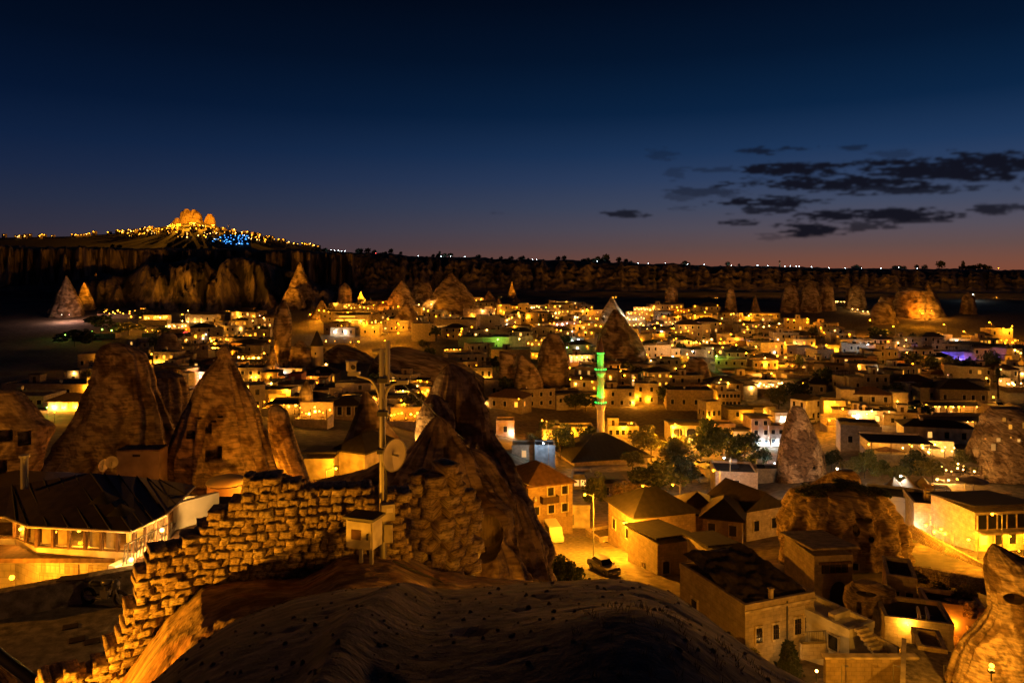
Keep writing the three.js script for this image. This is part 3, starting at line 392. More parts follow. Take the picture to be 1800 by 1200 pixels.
// o: px, py base of the front; w, h in photo pixels; yaw; roof; win [floors, per floor]; lit share; lamps [[across 0..1, up 0..1, tone, I]]
function house(o, label, category = 'house') {
  const d = o.d || place(o.px, o.py), W = o.w / F * d, H = o.h / F * d, D = o.dp || clamp(W * 0.8, 5, 11), yaw = o.yaw ?? 0, wm = typeof o.wall === 'string' ? M[o.wall] : M.walls[o.wall ?? 0];
  const g = thing(o.name || 'stone_house', P(o.px, o.py, d), yaw), roof = o.roof || 'flat';
  mesh('wall', box(W, H + 3, D, 0, -3, -D / 2), wm, g);
  if (roof === 'flat') { mesh('roof', box(W - .5, .16, D - .5, 0, H - .02, -D / 2), o.roofM || M.roofTan, g); mesh('parapet', merge([box(W + .12, .5, .3, 0, H, -.1), box(W + .12, .5, .3, 0, H, -D + .1), box(.3, .5, D - .5, -W / 2 + .09, H, -D / 2), box(.3, .5, D - .5, W / 2 - .09, H, -D / 2)]), wm, g); }
  else if (roof === 'hip') mesh('roof', hipRoof(W, D, o.rh || clamp(Math.min(W, D) * .22, 1, 3), .5).translate(0, H + .02, 0), o.roofM || M.roofDark, g);
  else if (roof === 'gable') mesh('roof', gableG(W, D, o.rh || W * .16).translate(0, H + .02, 0), o.roofM || M.roofDark, g);
  else if (roof === 'shed') { const r = mesh('roof', box(W + .8, .2, D + .8, 0, 0, 0), o.roofM || M.roofDark, g, [0, H + .35, -D / 2]); r.rotation.x = -.1; }
  const [nf, nw] = o.win || [1, 2], fh = H / nf;
  for (let i = 0; i < nf; i++) for (let j = 0; j < nw; j++) {
    if (rnd() < (o.skip ?? .12)) continue;
    const ww = o.ww || .95, wh = o.wh || Math.min(1.45, fh * .45), lit = rnd() < (o.lit || 0) ? pick([.35, .7, 1.2, 2.2]) : 0;
    windowAt(g, W, D, 'f', -W / 2 + W * (j + .5) / nw + rr(-.12, .12), i * fh + fh * .34, ww, wh, lit, o.tone, o.arch);
  }
  const side = yaw > .12 ? 'l' : yaw < -.12 ? 'r' : '';
  if (side && D > 4) for (let i = 0; i < nf; i++) for (let j = 0; j < 2; j++) if (rnd() > .3) windowAt(g, W, D, side, -D * (j + .5) / 2, i * fh + fh * .36, .85, Math.min(1.3, fh * .42), rnd() < (o.lit || 0) ? pick([.35, .7, 1.2]) : 0, o.tone);
  if (o.door) { const dr = mesh('door', doorG, M.wood, g, [W * (o.door - .5), 0, .05]); dr.scale.set(1.1, 2.1, 1); }
  for (const [fx, fy, tone, I, r, pw] of o.lamps || []) { const x = (fx - .5) * W, y = fy * H; mesh('lamp_bracket', box(.08, .08, .4, x, y + .2, .2), M.darkMetal, g); bulb(g, x, y, .42, tone, I * 1.35, r || clamp(.0008 * d, .12, .235), pw || 22); }
  if (o.chim) { const x = (o.chim - .5) * W; mesh('chimney_stack', merge([box(.7, 1.5, .6, x, H, -D * .4), box(.9, .14, .8, x, H + 1.5, -D * .4)]), wm, g); }
  if (o.rich || (W > 7 && roof === 'flat' && !o.name)) {   // the small things that grow on town roofs and sides
    const q = rnd(), x = rr(-.3, .3) * W, z = -D * rr(.35, .7);
    if (roof === 'flat' && q < .4) { const w2 = rr(2, 3.4), h2 = rr(1.9, 2.5), rm = mesh('roof_room', box(w2, h2, 2.4, x, H, z), pick(M.walls), g); mesh('roof', box(w2 + .3, .14, 2.7, x, H + h2, z), M.roofDark, rm); mesh('doorway', box(.8, 1.7, .08, x, H, z + 1.2), M.darkWood, rm); }
    else if (roof === 'flat' && q < .65) { const tk = mesh('water_tank', cylG(.5, .5, 1, 12).rotateZ(Math.PI / 2).translate(x + .5, H + 1.5, z), M.metal, g); mesh('solar_panel', box(1.6, .06, 1, 0, 0, 0).rotateX(.7).translate(x, H + .7, z + .9), M.glass, tk); for (const e of [-.4, .4]) mesh('stand', box(.06, 1.2, .06, x + e, H, z), M.darkMetal, tk); }
    else if (q < .8 && roof === 'flat') { mesh('pergola', merge([...[0, 1, 2, 3, 4].map((k) => box(3.2, .08, .1, x, H + 2.1, z - 1 + k * .5)), box(.1, 2.1, .1, x - 1.5, H, z - 1), box(.1, 2.1, .1, x + 1.5, H, z - 1), box(.1, 2.1, .1, x - 1.5, H, z + 1), box(.1, 2.1, .1, x + 1.5, H, z + 1)]), M.wood, g); }
    if (rnd() < .3) { const ds = mesh('dish', dishG(.4), M.dish, g, [rr(-.4, .4) * W, H + .9, -D * .2], rr(.2, .9)); mesh('dish_mast', cylG(.03, .03, .6, 6, 0, -.6, -.05), M.metal, ds); }
    for (let k = 0, n = o.rich ? Math.floor(rr(1, 3.4)) : 0; k < n; k++) { const s = k === 1 ? -1 : k ? 1 : (rnd() < .5 ? 1 : -1), w2 = rr(2.6, 5), h2 = H * rr(.45, 1.2), d2 = D * rr(.4, .8), ax = s * (W / 2 + w2 / 2 - .03), az = rr(-.8, 1.8), m2 = pick(M.walls), an = mesh('annexe', box(w2, h2 + 3, d2, ax, -3, az - d2 / 2), m2, g); mesh('roof', box(w2 + .2, .2, d2 + .2, ax, h2, az - d2 / 2), pick([M.roofTan, M.roofDark, M.roofGrey]), an); if (h2 > 2) { mesh('window', paneG, rnd() < (o.lit || 0) ? glowMat(pick(['warm', 'sodium', 'soft']), pick([.35, .7, 1.2])) : M.glass, an, [ax + rr(-.6, .6), h2 * .4, az + .02]).scale.set(.8, Math.min(1.2, h2 * .4), 1); } if (o.lamps && o.lamps.length && rnd() < .5) bulb(g, ax + rr(-1, 1), h2 * rr(.6, 1.1), az + .35, pick(['sodium', 'warm', 'soft']), rr(6, 26), clamp(.0008 * d, .12, .235), pick([12, 24, 44])); }
    if (o.rich && rnd() < .35) { const L = rr(3, 7), s = rnd() < .5 ? 1 : -1; mesh('yard_wall', box(L, 1.5 + 2, .3, s * (W / 2 + L / 2 + .02), -2, .8), pick(M.walls), g); }
  }
  if (label) tag(g, label, category); else later(g, 'house', o.px, o.py - o.h / 2, o.desc, 'house', o.group || 'stone houses of the town');
  return { g, d, W, H, D };
}
// an open terrace: platform, parapet, posts carrying a roof or a cord of bulbs, tables under parasols
function terrace(o, label, category = 'terrace') {
  const d = o.d || place(o.px, o.py), W = o.w / F * d, H = (o.h || 10) / F * d, D = o.dp || 5, g = thing('lit_terrace', P(o.px, o.py, d), o.yaw || 0), wm = M.walls[o.wall ?? pick([0, 2, 4, 2])], tone = o.tone || 'warm', hh = o.hh || 2.6;
  mesh('platform', box(W, H + 3, D, 0, -3, -D / 2), wm, g); mesh('parapet', merge([box(W + .1, .8, .25, 0, H, -.08), box(.25, .8, D - .3, -W / 2 + .1, H, -D / 2 - .1), box(.25, .8, D - .3, W / 2 - .1, H, -D / 2 - .1)]), wm, g);
  if (o.back !== 0) mesh('back_wall', box(W, hh + .6, .4, 0, H, -D + .2), M.walls[o.bw ?? pick([0, 2, 4])], g);
  const np = Math.max(2, Math.round(W / 3.5)), pg = [];
  for (let i = 0; i <= np; i++) pg.push(box(.14, hh, .14, lerp(-W / 2 + .2, W / 2 - .2, i / np), H, -.25));
  for (const q of pg) mesh('post', q, M.wood, g);
  if (o.roof) mesh('roof', box(W + .6, .18, D + .4, 0, H + hh, -D / 2), o.roof === 2 ? M.canvas : M.roofDark, g);
  const n = o.n ?? Math.max(3, Math.round(W / 1.8)), I = o.I ?? 18, r = o.r || clamp(.0009 * d, .13, .238);
  for (let i = 0; i < n; i++) { const x = W * ((i + .5 + rr(-.3, .3)) / n - .5), y = H + (o.roof ? rr(1.9, 2.4) : rr(1.3, hh)), z = -rr(.1, D - .9); bulb(g, x, y, z, rnd() < (o.mix || 0) ? 'soft' : tone, i % 2 ? 0 : I * .5 * rr(.5, 1.3), i % 2 ? r * pick([.7, 1, 1.5, 1.9]) : r, o.pw || pick([8, 18, 40])); }
  if (o.up) for (let i = 0; i < o.up; i++) { const x = W * ((i + .5) / o.up - .5); bulb(g, x, .25, .5, tone, o.upI || 14, .12, 10, 'lamp_uplight'); if (H > 2.5) windowAt(g, W, D, 'f', x + W / o.up / 2 * (i < o.up - 1 ? 1 : 0), H * .4, .9, Math.min(1.4, H * .4), rnd() < .6 ? 1.4 : 0, tone); }
  const nt = Math.max(1, Math.round(W / 3));
  for (let i = 0; i < nt; i++) { const x = W * ((i + .5) / nt - .5), z = -D * rr(.3, .6); mesh('table', merge([cylG(.05, .05, .72, 6, x, H, z), cylG(.5, .5, .05, 10, x, H + .72, z)]), M.wood, g); if (o.umb && i % 2 === 0) { const u = mesh('parasol', new THREE.ConeGeometry(1.5, .6, 8).translate(x, H + 2.7, z), M.canvas, g); mesh('pole', cylG(.04, .04, 2.5, 6, x, H, z), M.wood, u); } }
  mark(o.mark, o.px, o.py - 4);
  if (label) tag(g, label, category); else later(g, 'terrace', o.px, o.py, o.desc || 'lit terrace with warm bulbs', 'terrace', 'lit terraces');
  return { g, d, W, H, D };
}
// ---------- street lamps ----------
// by the pixel of the head; the pole comes down to the ground
function streetLamp(px, py, h, tone, I, label, dd = 0, arm = 1.1, r0 = 0) {
  const d = dd || place(px, py, h), top = P(px, py, d), y = dd ? top.y - h : ground(px, d), t = thing('street_lamp', V3(top.x, y, top.z)), H = top.y - y, s = px > CX ? -1 : 1, r = r0 || clamp(.0009 * d, .13, .238);
  mesh('pole', merge([cylG(.09, .05, H + .3, 8, -s * arm, -.3, 0), cylG(.14, .12, .5, 8, -s * arm, -.1, 0)]), M.metal, t); mesh('arm', bar(V3(-s * arm, H - .25, 0), V3(0, H + .12, 0), .04), M.metal, t); mesh('lamp_head', box(.5, .12, .26, 0, H + .06, 0), M.metal, t);
  bulb(t, 0, H - .05 - r * .3, 0, tone, I, r, 40);
  return label ? tag(t, label, 'street lamp') : later(t, 'street lamp', px, py, { sodium: 'orange', amber: 'deep orange', warm: 'yellow', white: 'white', cool: 'cool white', lime: 'greenish' }[tone] + ' street lamp on a thin pole', 'street lamp', 'street lamps');
}
function gardenLamp(px, py, h, tone, I, dd = 0) { const d = dd || place(px, py, h), p = P(px, py, d), t = thing('garden_lamp', V3(p.x, p.y - h, p.z)), r = clamp(.0008 * d, .1, .235); mesh('post', cylG(.05, .04, h + .2, 6, 0, -.2, 0), M.darkMetal, t); bulb(t, 0, h, 0, tone, I, r, 26); return later(t, 'garden lamp', px, py, ({ white: 'white', cool: 'cool white', lime: 'greenish' }[tone] || 'warm') + ' globe lamp on a short post', 'garden lamp', 'garden lamps on short posts'); }
// ---------- trees ----------
const LEAF = (() => { const q = []; return (n, rx, ry, rz, size, s) => { seed(s); const pos = [], nor = [], uv = [], clumps = []; for (let i = 0; i < 26; i++) { const a = rr(0, 6.28), e = Math.acos(rr(-.75, 1)), m = Math.pow(rnd(), .4); clumps.push([rx * m * Math.sin(e) * Math.cos(a), ry * m * Math.cos(e), rz * m * Math.sin(e) * Math.sin(a), rr(.22, .42)]); }
  for (let i = 0; i < n; i++) { const c = clumps[i % 26], v = V3(rr(-1, 1), rr(-1, 1), rr(-1, 1)); if (v.length() > 1) v.normalize(); const x = c[0] + v.x * c[3] * rx, y = c[1] + v.y * c[3] * ry, z = c[2] + v.z * c[3] * rz, k = size * rr(.6, 1.3); const u = V3(rr(-1, 1), rr(-1, 1), rr(-1, 1)).normalize(), w = V3(rr(-1, 1), rr(-.6, .6), rr(-1, 1)).cross(u).normalize(), nn = u.clone().cross(w); const a = [[-.5, 0], [0, -.33], [.5, 0], [0, .33]].map(([p, r]) => [x + (u.x * p + w.x * r) * k, y + (u.y * p + w.y * r) * k, z + (u.z * p + w.z * r) * k]); for (const j of [0, 1, 2, 0, 2, 3]) { pos.push(...a[j]); nor.push(nn.x, nn.y, nn.z); uv.push(0, 0); } }
  const g = new THREE.BufferGeometry(); g.setAttribute('position', new THREE.Float32BufferAttribute(pos, 3)); g.setAttribute('normal', new THREE.Float32BufferAttribute(nor, 3)); g.setAttribute('uv', new THREE.Float32BufferAttribute(uv, 2)); return g; }; })();
const crownG = [LEAF(2600, 1, 1, 1, .17, 11), LEAF(2600, 1, .9, 1, .17, 12), LEAF(2300, 1, 1.05, 1, .19, 13)], crownFar = [LEAF(320, 1, 1, 1, .42, 14), LEAF(320, 1, .85, 1, .42, 15)];
const trunkG = (h, r) => { const g = [bar(V3(0, -.5, 0), V3(0, h * .75, 0), r, 8, r * .6)]; for (let i = 0; i < 5; i++) { const a = i * 1.26 + .4; g.push(bar(V3(0, h * (.5 + i * .05), 0), V3(Math.cos(a) * h * .3, h * (.85 + .1 * (i % 3)), Math.sin(a) * h * .3), r * .45, 6, r * .15)); } return merge(g); };
function tree(px, py, w, h, leaf, label, group, o = {}) {   // px, py foot; w, h crown in photo pixels
  const d = o.d || place(px, py), rx = w / 2 / F * d, Hh = h / F * d, t = thing(o.name || 'leafy_tree', P(px, py, d), rr(0, 6)), ch = Hh * (o.low ? .5 : .4);
  mesh('trunk', trunkG(Hh * .7, clamp(Hh * .025, .06, .3)), M.bark, t);
  const c = mesh('crown', o.far ? pick(crownFar) : pick(crownG), M.leafs[leaf], t, [0, Hh - ch * .95, 0]); c.scale.set(rx * .95, ch * 1.02, rx * .95);
  return label ? tag(t, label, 'tree', group) : later(t, 'tree', px, py - h / 2, o.desc || 'dark leafy tree', 'tree', group || 'trees of the town');
}
function conifer(px, py, w, h, label, d0 = 0) { const d = d0 || place(px, py), R = w / 2 / F * d, H = h / F * d, t = thing('conifer_tree', P(px, py, d)); mesh('trunk', cylG(R * .12, .04, H * .95, 7, 0, -.3, 0), M.bark, t); const gs = []; seed(99); for (let k = 0; k < 12; k++) { const f = k / 12, r = R * (1 - f * .92) * rr(.85, 1.1); const g = LEAF(150, r, H * .07, r, .42 / Math.max(r, .4) * .8, 40 + k); g.translate(0, H * (.1 + f * .86), 0); gs.push(g); } mesh('crown', merge(gs), M.leafs[2], t); return tag(t, label, 'tree'); }

// ================= the town =================
seed(101);
mark('minaret', 1056, 690); mark('mosque', 1075, 790); mark('utility pole', 672, 760);
// the lit minaret
{ const d = 185, px = 1056, t = thing('minaret', P(px, 790, d), 0, 'tall slim stone minaret floodlit bright green on its upper shaft', 'minaret'), y = (py) => (790 - py) / F * d, r = 6.8 / F * d;
  const shaft = (p0, p1, r0, r1, m, n) => mesh(n, cylG(r0, r1, y(p1) - y(p0), 24, 0, y(p0), 0), m, t);
  shaft(800, 716, r * 1.02, r * .98, M.plaster, 'shaft'); 
  const bal = (py, rr0) => { mesh('balcony', new THREE.LatheGeometry([[.9, -.9], [1.05, -.6], [1.2, -.35], [1.42, -.05], [1.42, .35], [1.34, .35], [1.34, .05], [.8, .05]].map(([a, b]) => new THREE.Vector2(a * rr0, b * 1.3)), 24).translate(0, y(py), 0), M.plaster, t); };
  bal(713, r); shaft(709, 660, r * .93, r * .9, M.plaster, 'shaft'); bal(655, r * .92); shaft(651, 620, r * .88, r * .86, M.plaster, 'shaft');
  mesh('cap', new THREE.LatheGeometry([[0, 1], [.1, .94], [.55, .5], [.95, .1], [1.02, 0], [0, 0]].map(([a, b]) => new THREE.Vector2(a * r * .92, b * (y(589) - y(620)))), 20).translate(0, y(620), 0), M.roofRed, t);
  mesh('finial', bar(V3(0, y(590), 0), V3(0, y(585), 0), .05), M.metal, t);
  for (const [py, n, I] of [[706, 7, 260], [648, 7, 160]]) for (let i = 0; i < n; i++) { const a = Math.PI * (i / (n - 1)), q = r * 1.36; bulb(t, Math.cos(a) * q, y(py) - .1, Math.sin(a) * q, 'green', 0, .12, 8, 'lamp_uplight'); const sp = new THREE.SpotLight(col(...TONES.green), I, 0, .3, .7, 2); sp.position.set(Math.cos(a) * q, y(py) - .1, Math.sin(a) * q); sp.target.position.set(0, y(py) + 9, 0); sp.castShadow = true; t.add(sp, sp.target); nLights++; }
  mesh('lamp_ring', new THREE.TorusGeometry(r * .9, .07, 6, 24).rotateX(Math.PI / 2).translate(0, y(621), 0), glowMat('green', 4), t); }
// the mosque
{ const d = 172, t = thing('mosque', P(1075, 845, d), 0.25, 'wide low mosque with a dark hipped roof in front of the minaret', 'mosque'), s = d / F, W = 148 * s, H = 40 * s; mesh('wall', box(W * .93, H + 3, W * .8, 0, -3, -W * .4), M.walls[0], t); mesh('roof', hipRoof(W * .93, W * .8, 33 * s, 1.2, 0).translate(0, H, 0), M.roofDark, t); for (let i = 0; i < 6; i++) windowAt(t, W * .93, 10, 'f', W * .93 * ((i + .5) / 6 - .5), 1.4, 1, 1.9, i === 4 ? 1.2 : 0, 'warm', true); mesh('porch', merge([box(7, .25, 3, -W * .25, 2.9, 1.5), box(.2, 2.9, .2, -W * .25 - 3.3, 0, 2.8), box(.2, 2.9, .2, -W * .25 + 3.3, 0, 2.8)]), M.wood, t); bulb(t, -W * .25, 2.5, 1.6, 'warm', 14, .14, 10); bulb(t, -W * .1, 2.3, .6, 'warm', 10, .12, 10); }

// ---- buildings that can be picked out ----
const S = 'sodium';
const H = [
  // left upper town
  [{ px: 353, py: 567, w: 56, h: 14, win: [1, 5], lit: .8, tone: 'soft', wall: 3, roof: 'shed', skip: 0, lamps: [[.1, .1, 'soft', 26], [.32, .1, 'soft', 26], [.52, .1, 'soft', 26], [.9, .1, 'soft', 30]] }, 'long hotel with four white uplights on its front, left hillside', 'hotel'],
  [{ px: 384, py: 584, w: 58, h: 16, win: [1, 6], lit: .3, tone: 'warm', wall: 1, skip: 0, lamps: [[.05, .15, 'warm', 26], [.22, .15, 'warm', 24], [.4, .15, 'warm', 24], [.62, .15, 'warm', 20], [.82, .5, 'soft', 40]] }, 'lower wing of the uplit hotel with yellow wall lamps', 'hotel'],
  [{ px: 440, py: 595, w: 66, h: 14, win: [1, 4], lit: .5, wall: 1, yaw: .2, lamps: [[.1, .5, S, 60], [.5, .4, S, 60], [.85, .5, S, 50]] }, 'low yellow-lit house left of the slender chimney', 'house'],
  [{ px: 415, py: 612, w: 50, h: 16, win: [1, 3], lit: .3, wall: 4, lamps: [[.3, .5, 'warm', 24], [.7, .6, 'warm', 30]] }],
  [{ px: 355, py: 635, w: 50, h: 16, win: [1, 4], lit: .7, wall: 1, yaw: .3, lamps: [[.2, .2, 'warm', 20], [.45, .2, 'warm', 20], [.7, .2, 'warm', 20]] }],
  [{ px: 160, py: 650, w: 44, h: 26, win: [1, 3], lit: 0, wall: 0, yaw: .25, lamps: [[.85, .85, S, 40]] }, 'pale house with two dark windows above the blue-white lit shop', 'house'],
  [{ px: 152, py: 672, w: 28, h: 20, win: [2, 4], lit: .9, tone: 'cool', wall: 'grey', ww: .8, skip: 0 }, 'small building with blue-white lit window grid, left side', 'shop'],
  [{ px: 80, py: 702, w: 165, h: 24, win: [1, 2], wall: 0, yaw: -.08, dp: 10, lamps: [[.96, .9, S, 40]] }, 'very long plain flat-roofed building at the left edge', 'building'],
  [{ px: 30, py: 716, w: 90, h: 16, win: [1, 6], wall: 3, dp: 8 }, 'long low white row with dark windows below the plain building', 'building'],
  [{ px: 112, py: 722, w: 58, h: 18, win: [1, 3], lit: .8, wall: 2, roof: 'hip', roofM: M.roofRed, lamps: [[.2, .35, 'soft', 34], [.5, .3, 'warm', 40], [.85, .35, S, 60]] }, 'low tile-roofed house with a bright garden front, left', 'house'],
  [{ px: 292, py: 742, w: 60, h: 46, win: [2, 2], wall: 2, dp: 6 }, 'tan house wedged between the two big left cones', 'house'],
  // centre-left
  [{ px: 482, py: 722, w: 56, h: 34, win: [1, 4], lit: 0, wall: 1, wh: 1.6, lamps: [[.05, .15, S, 130, .2], [.9, 1.1, S, 60]] }, 'bright yellow house with four tall dark windows, left of the slab', 'house'],
  [{ px: 452, py: 722, w: 26, h: 42, win: [2, 1], wall: 1, yaw: .4, lamps: [[.5, .2, S, 110, .2]] }, 'narrow glowing yellow house end beside the carved cone', 'house'],
  [{ px: 498, py: 672, w: 64, h: 22, win: [1, 2], wall: 'grey', lamps: [[.5, .6, 'cool', 14]] }, 'grey-white house lit by a small cool lamp', 'house'],
  [{ px: 562, py: 676, w: 54, h: 20, win: [1, 5], lit: 1, wall: 2, roof: 'hip', skip: 0, ww: 1.4, lamps: [[.4, .2, 'warm', 30], [.7, .3, 'warm', 30]] }, 'dark-roofed restaurant with a row of yellow lit windows', 'restaurant'],
  [{ px: 575, py: 700, w: 46, h: 20, win: [1, 3], wall: 0 }, 'plain house with three dark windows below the yellow restaurant', 'house'],
  [{ px: 605, py: 738, w: 60, h: 26, win: [1, 4], wall: 4, roof: 'hip', wh: 1.8 }, 'dark house with tall windows left of the hollow cone', 'house'],
  [{ px: 518, py: 700, w: 22, h: 40, win: [2, 1], wall: 'red', lamps: [[.1, .6, 'amber', 18], [.9, .6, S, 40], [.9, .2, S, 50]] }, 'narrow reddish tower house with orange lamps', 'house'],
  // the bright street
  [{ px: 616, py: 577, w: 62, h: 24, win: [1, 3], lit: 0, wall: 1, roof: 'shed', lamps: [[.2, .5, 'warm', 60], [.5, .5, 'warm', 60], [.8, .5, 'warm', 60]], name: 'market_hall' }, 'long hall with a continuous bright strip light along its front', 'hall'],
  [{ px: 650, py: 592, w: 34, h: 20, win: [1, 2], wall: 1, lamps: [[.2, 1.2, S, 90]] }, 'small cubic yellow house with two windows on the bright street', 'house'],
  [{ px: 602, py: 590, w: 44, h: 13, win: [1, 3], lit: .6, tone: 'white', wall: 3, lamps: [[.2, .6, 'white', 24], [.6, .5, 'white', 24]] }, 'low white-lit shop front on the bright street', 'shop'],
  [{ px: 690, py: 570, w: 36, h: 24, win: [2, 3], lit: .2, wall: 0, lamps: [[.1, .2, S, 40], [.9, .15, S, 50]] }],
  [{ px: 598, py: 548, w: 40, h: 14, win: [1, 2], lit: .3, wall: 0, lamps: [[.3, 1, 'warm', 40], [.8, .7, 'warm', 30]] }],
  [{ px: 745, py: 600, w: 40, h: 30, win: [1, 2], wall: 0, yaw: .2 }], [{ px: 800, py: 585, w: 76, h: 22, win: [1, 4], wall: 0, yaw: -.2, arch: true, lamps: [[.9, .5, S, 60]] }],
  [{ px: 765, py: 562, w: 30, h: 16, win: [1, 2], lit: 1, tone: 'soft', wall: 3, lamps: [[.1, .6, 'soft', 24], [.5, .5, 'soft', 26], [.9, .5, 'soft', 26]] }, 'white-lit small hotel left of the pyramid chimney', 'hotel'],
  [{ px: 776, py: 536, w: 24, h: 12, win: [1, 1], wall: 3 }, 'small pale house at the foot of the pyramid chimney', 'house'],
  [{ px: 842, py: 566, w: 56, h: 22, win: [2, 3], lit: .3, wall: 'pink', lamps: [[.3, .5, 'warm', 40], [.62, .9, 'soft', 40], [.9, .6, 'soft', 40]] }],
  [{ px: 862, py: 590, w: 36, h: 34, win: [2, 1], wall: 1, yaw: .3, lamps: [[.05, .3, S, 80], [.6, .1, S, 60]] }],
  [{ px: 887, py: 603, w: 50, h: 22, win: [1, 2], wall: 1, arch: true, lamps: [[.15, .3, S, 70], [.9, .2, S, 80]] }, 'yellow-lit house with round-topped windows, upper town', 'house'],
  [{ px: 920, py: 560, w: 20, h: 24, win: [2, 2], wall: 2, lamps: [[.3, .2, S, 50]] }], [{ px: 921, py: 548, w: 16, h: 14, win: [1, 2], lit: .4, wall: 1, lamps: [[.5, .7, 'warm', 40]] }], [{ px: 935, py: 570, w: 22, h: 20, win: [1, 1], wall: 2, lamps: [[.2, .7, S, 60]] }],
  // uplit hotels in the middle
  [{ px: 820, py: 662, w: 38, h: 24, win: [2, 4], lit: .2, wall: 1, yaw: .15, skip: 0, lamps: [[.05, .1, S, 50], [.3, .1, S, 50], [.55, .1, S, 50], [.8, .1, S, 50], [.95, .8, S, 40]] }, 'uplit hotel with four yellow wall washers left of the pale towers', 'hotel'],
  [{ px: 848, py: 668, w: 34, h: 20, win: [1, 3], lit: .2, wall: 1, skip: 0, wh: 1.9, lamps: [[.02, .1, 'warm', 50], [.5, .1, 'warm', 46], [.9, .1, 'warm', 40]] }, 'square uplit hotel block left of the flat-topped pale tower', 'hotel'],
  [{ px: 846, py: 642, w: 14, h: 14, win: [1, 1], wall: 1, lit: 0, lamps: [[0, .2, S, 36], [1, .2, S, 36], [.5, 1.1, S, 30]] }, 'small uplit rooftop room above the square hotel block', 'house'],
  [{ px: 868, py: 700, w: 34, h: 30, win: [1, 1], wall: 3, yaw: -.1 }], [{ px: 898, py: 640, w: 70, h: 24, win: [1, 1], wall: 0 }],
  [{ px: 850, py: 620, w: 90, h: 26, win: [1, 2], wall: 2, dp: 8 }, 'long plain tan retaining house below the glass restaurant', 'house'],
  [{ px: 902, py: 610, w: 70, h: 18, win: [1, 0], wall: 'grey', lamps: [[.15, .6, 'lime', 26]] }, 'dark house washed green by a small lamp', 'house'],
  [{ px: 955, py: 590, w: 40, h: 14, win: [1, 3], wall: 2, lit: .3, tone: 'white' }],
  [{ px: 1023, py: 658, w: 46, h: 32, win: [2, 6], lit: .5, tone: 'pink', wall: 1, skip: 0, lamps: [[.08, .12, 'amber', 34], [.28, .12, 'amber', 34], [.48, .12, 'amber', 34], [.68, .12, 'warm', 40], [.1, .95, 'soft', 18], [.3, .95, 'soft', 18], [.5, .95, 'soft', 18], [.7, .95, 'soft', 18]] }, 'orange-uplit hotel with two rows of wall lamps left of the minaret', 'hotel'],
  [{ px: 1036, py: 692, w: 40, h: 24, win: [1, 2], wall: 2 }], [{ px: 990, py: 720, w: 60, h: 26, win: [1, 3], wall: 0, roof: 'flat' }], [{ px: 1030, py: 708, w: 30, h: 16, win: [1, 1], wall: 0, lamps: [[.6, .5, S, 34]] }],
  [{ px: 1085, py: 716, w: 62, h: 30, win: [2, 4], wall: 0, roof: 'flat', lamps: [[.05, .8, S, 40], [.95, .3, 'warm', 40]] }, 'two-storey house with round arches right of the minaret', 'house'],
  [{ px: 1136, py: 712, w: 40, h: 36, win: [2, 2], wall: 1, yaw: -.15, lamps: [[.1, .4, S, 36], [.6, .3, S, 36]] }],
  [{ px: 1160, py: 697, w: 38, h: 44, d: 0, win: [3, 3], lit: .7, wall: 0, roof: 'hip', skip: 0, yaw: .25, rh: 1.4, ww: .8, wh: 1, lamps: [[.28, .22, S, 44], [.68, .22, S, 44], [1.02, .3, S, 50], [1.02, .8, S, 50]] }, 'square dark-roofed hotel with small lit windows and two uplights', 'hotel'],
  [{ px: 1192, py: 690, w: 22, h: 26, win: [1, 1], wall: 1, lamps: [[.2, .3, S, 70], [.2, .8, S, 60]] }],
  [{ px: 1150, py: 665, w: 56, h: 22, win: [1, 4], wall: 3, yaw: -.1, lamps: [[.4, .8, 'warm', 36], [.05, .4, S, 36]] }], [{ px: 1108, py: 664, w: 34, h: 24, win: [1, 2], wall: 3, roof: 'shed', lamps: [[0, .5, S, 40], [.6, .4, 'soft', 40]] }],
  [{ px: 1163, py: 606, w: 26, h: 18, win: [1, 3], wall: 1, lamps: [[.5, 1.1, S, 50]] }], [{ px: 1135, py: 610, w: 20, h: 20, win: [1, 1], wall: 0, lamps: [[0, .6, S, 40]] }], [{ px: 1114, py: 600, w: 18, h: 20, win: [1, 1], wall: 0 }],
  [{ px: 1278, py: 604, w: 34, h: 16, win: [1, 2], wall: 1, yaw: -.25, lamps: [[.2, .5, S, 60], [.9, .6, S, 60]] }, 'yellow-lit low house under the bright orange lamp', 'house'],
  [{ px: 1262, py: 586, w: 50, h: 14, win: [1, 1], wall: 4 }], [{ px: 1350, py: 600, w: 46, h: 20, win: [1, 3], wall: 2, lit: .3, tone: 'soft' }], [{ px: 1378, py: 590, w: 50, h: 10, win: [1, 3], lit: .3, wall: 2, lamps: [[.4, .5, 'warm', 24]] }],
  [{ px: 1345, py: 560, w: 54, h: 8, win: [1, 6], lit: .2, wall: 1, skip: 0, lamps: [[.1, .4, S, 50], [.4, .4, S, 50], [.7, .4, S, 50]] }, 'low wide orange-lit building high on the dark slope', 'building'],
  [{ px: 1346, py: 660, w: 44, h: 24, win: [2, 4], wall: 'pink', skip: 0, lamps: [[.5, .85, S, 60], [1.08, .5, S, 90]] }, 'orange-lit house with two dark ground-floor arches', 'house'],
  [{ px: 1398, py: 630, w: 16, h: 22, win: [2, 1], wall: 1, lit: .5, lamps: [[.2, .3, S, 60], [.8, .6, S, 40]] }, 'small yellow-lit tower house beside dark trees', 'house'],
  [{ px: 1333, py: 622, w: 30, h: 10, win: [1, 4], lit: .8, tone: 'pink', wall: 'pink', skip: 0 }, 'low bar with pink-lit windows under coloured roof lights', 'bar'],
  [{ px: 1222, py: 690, w: 30, h: 14, win: [1, 2], lit: 0, wall: 1, lamps: [[.2, .8, 'warm', 20], [.5, .8, 'warm', 20], [.8, .8, 'warm', 20]] }],
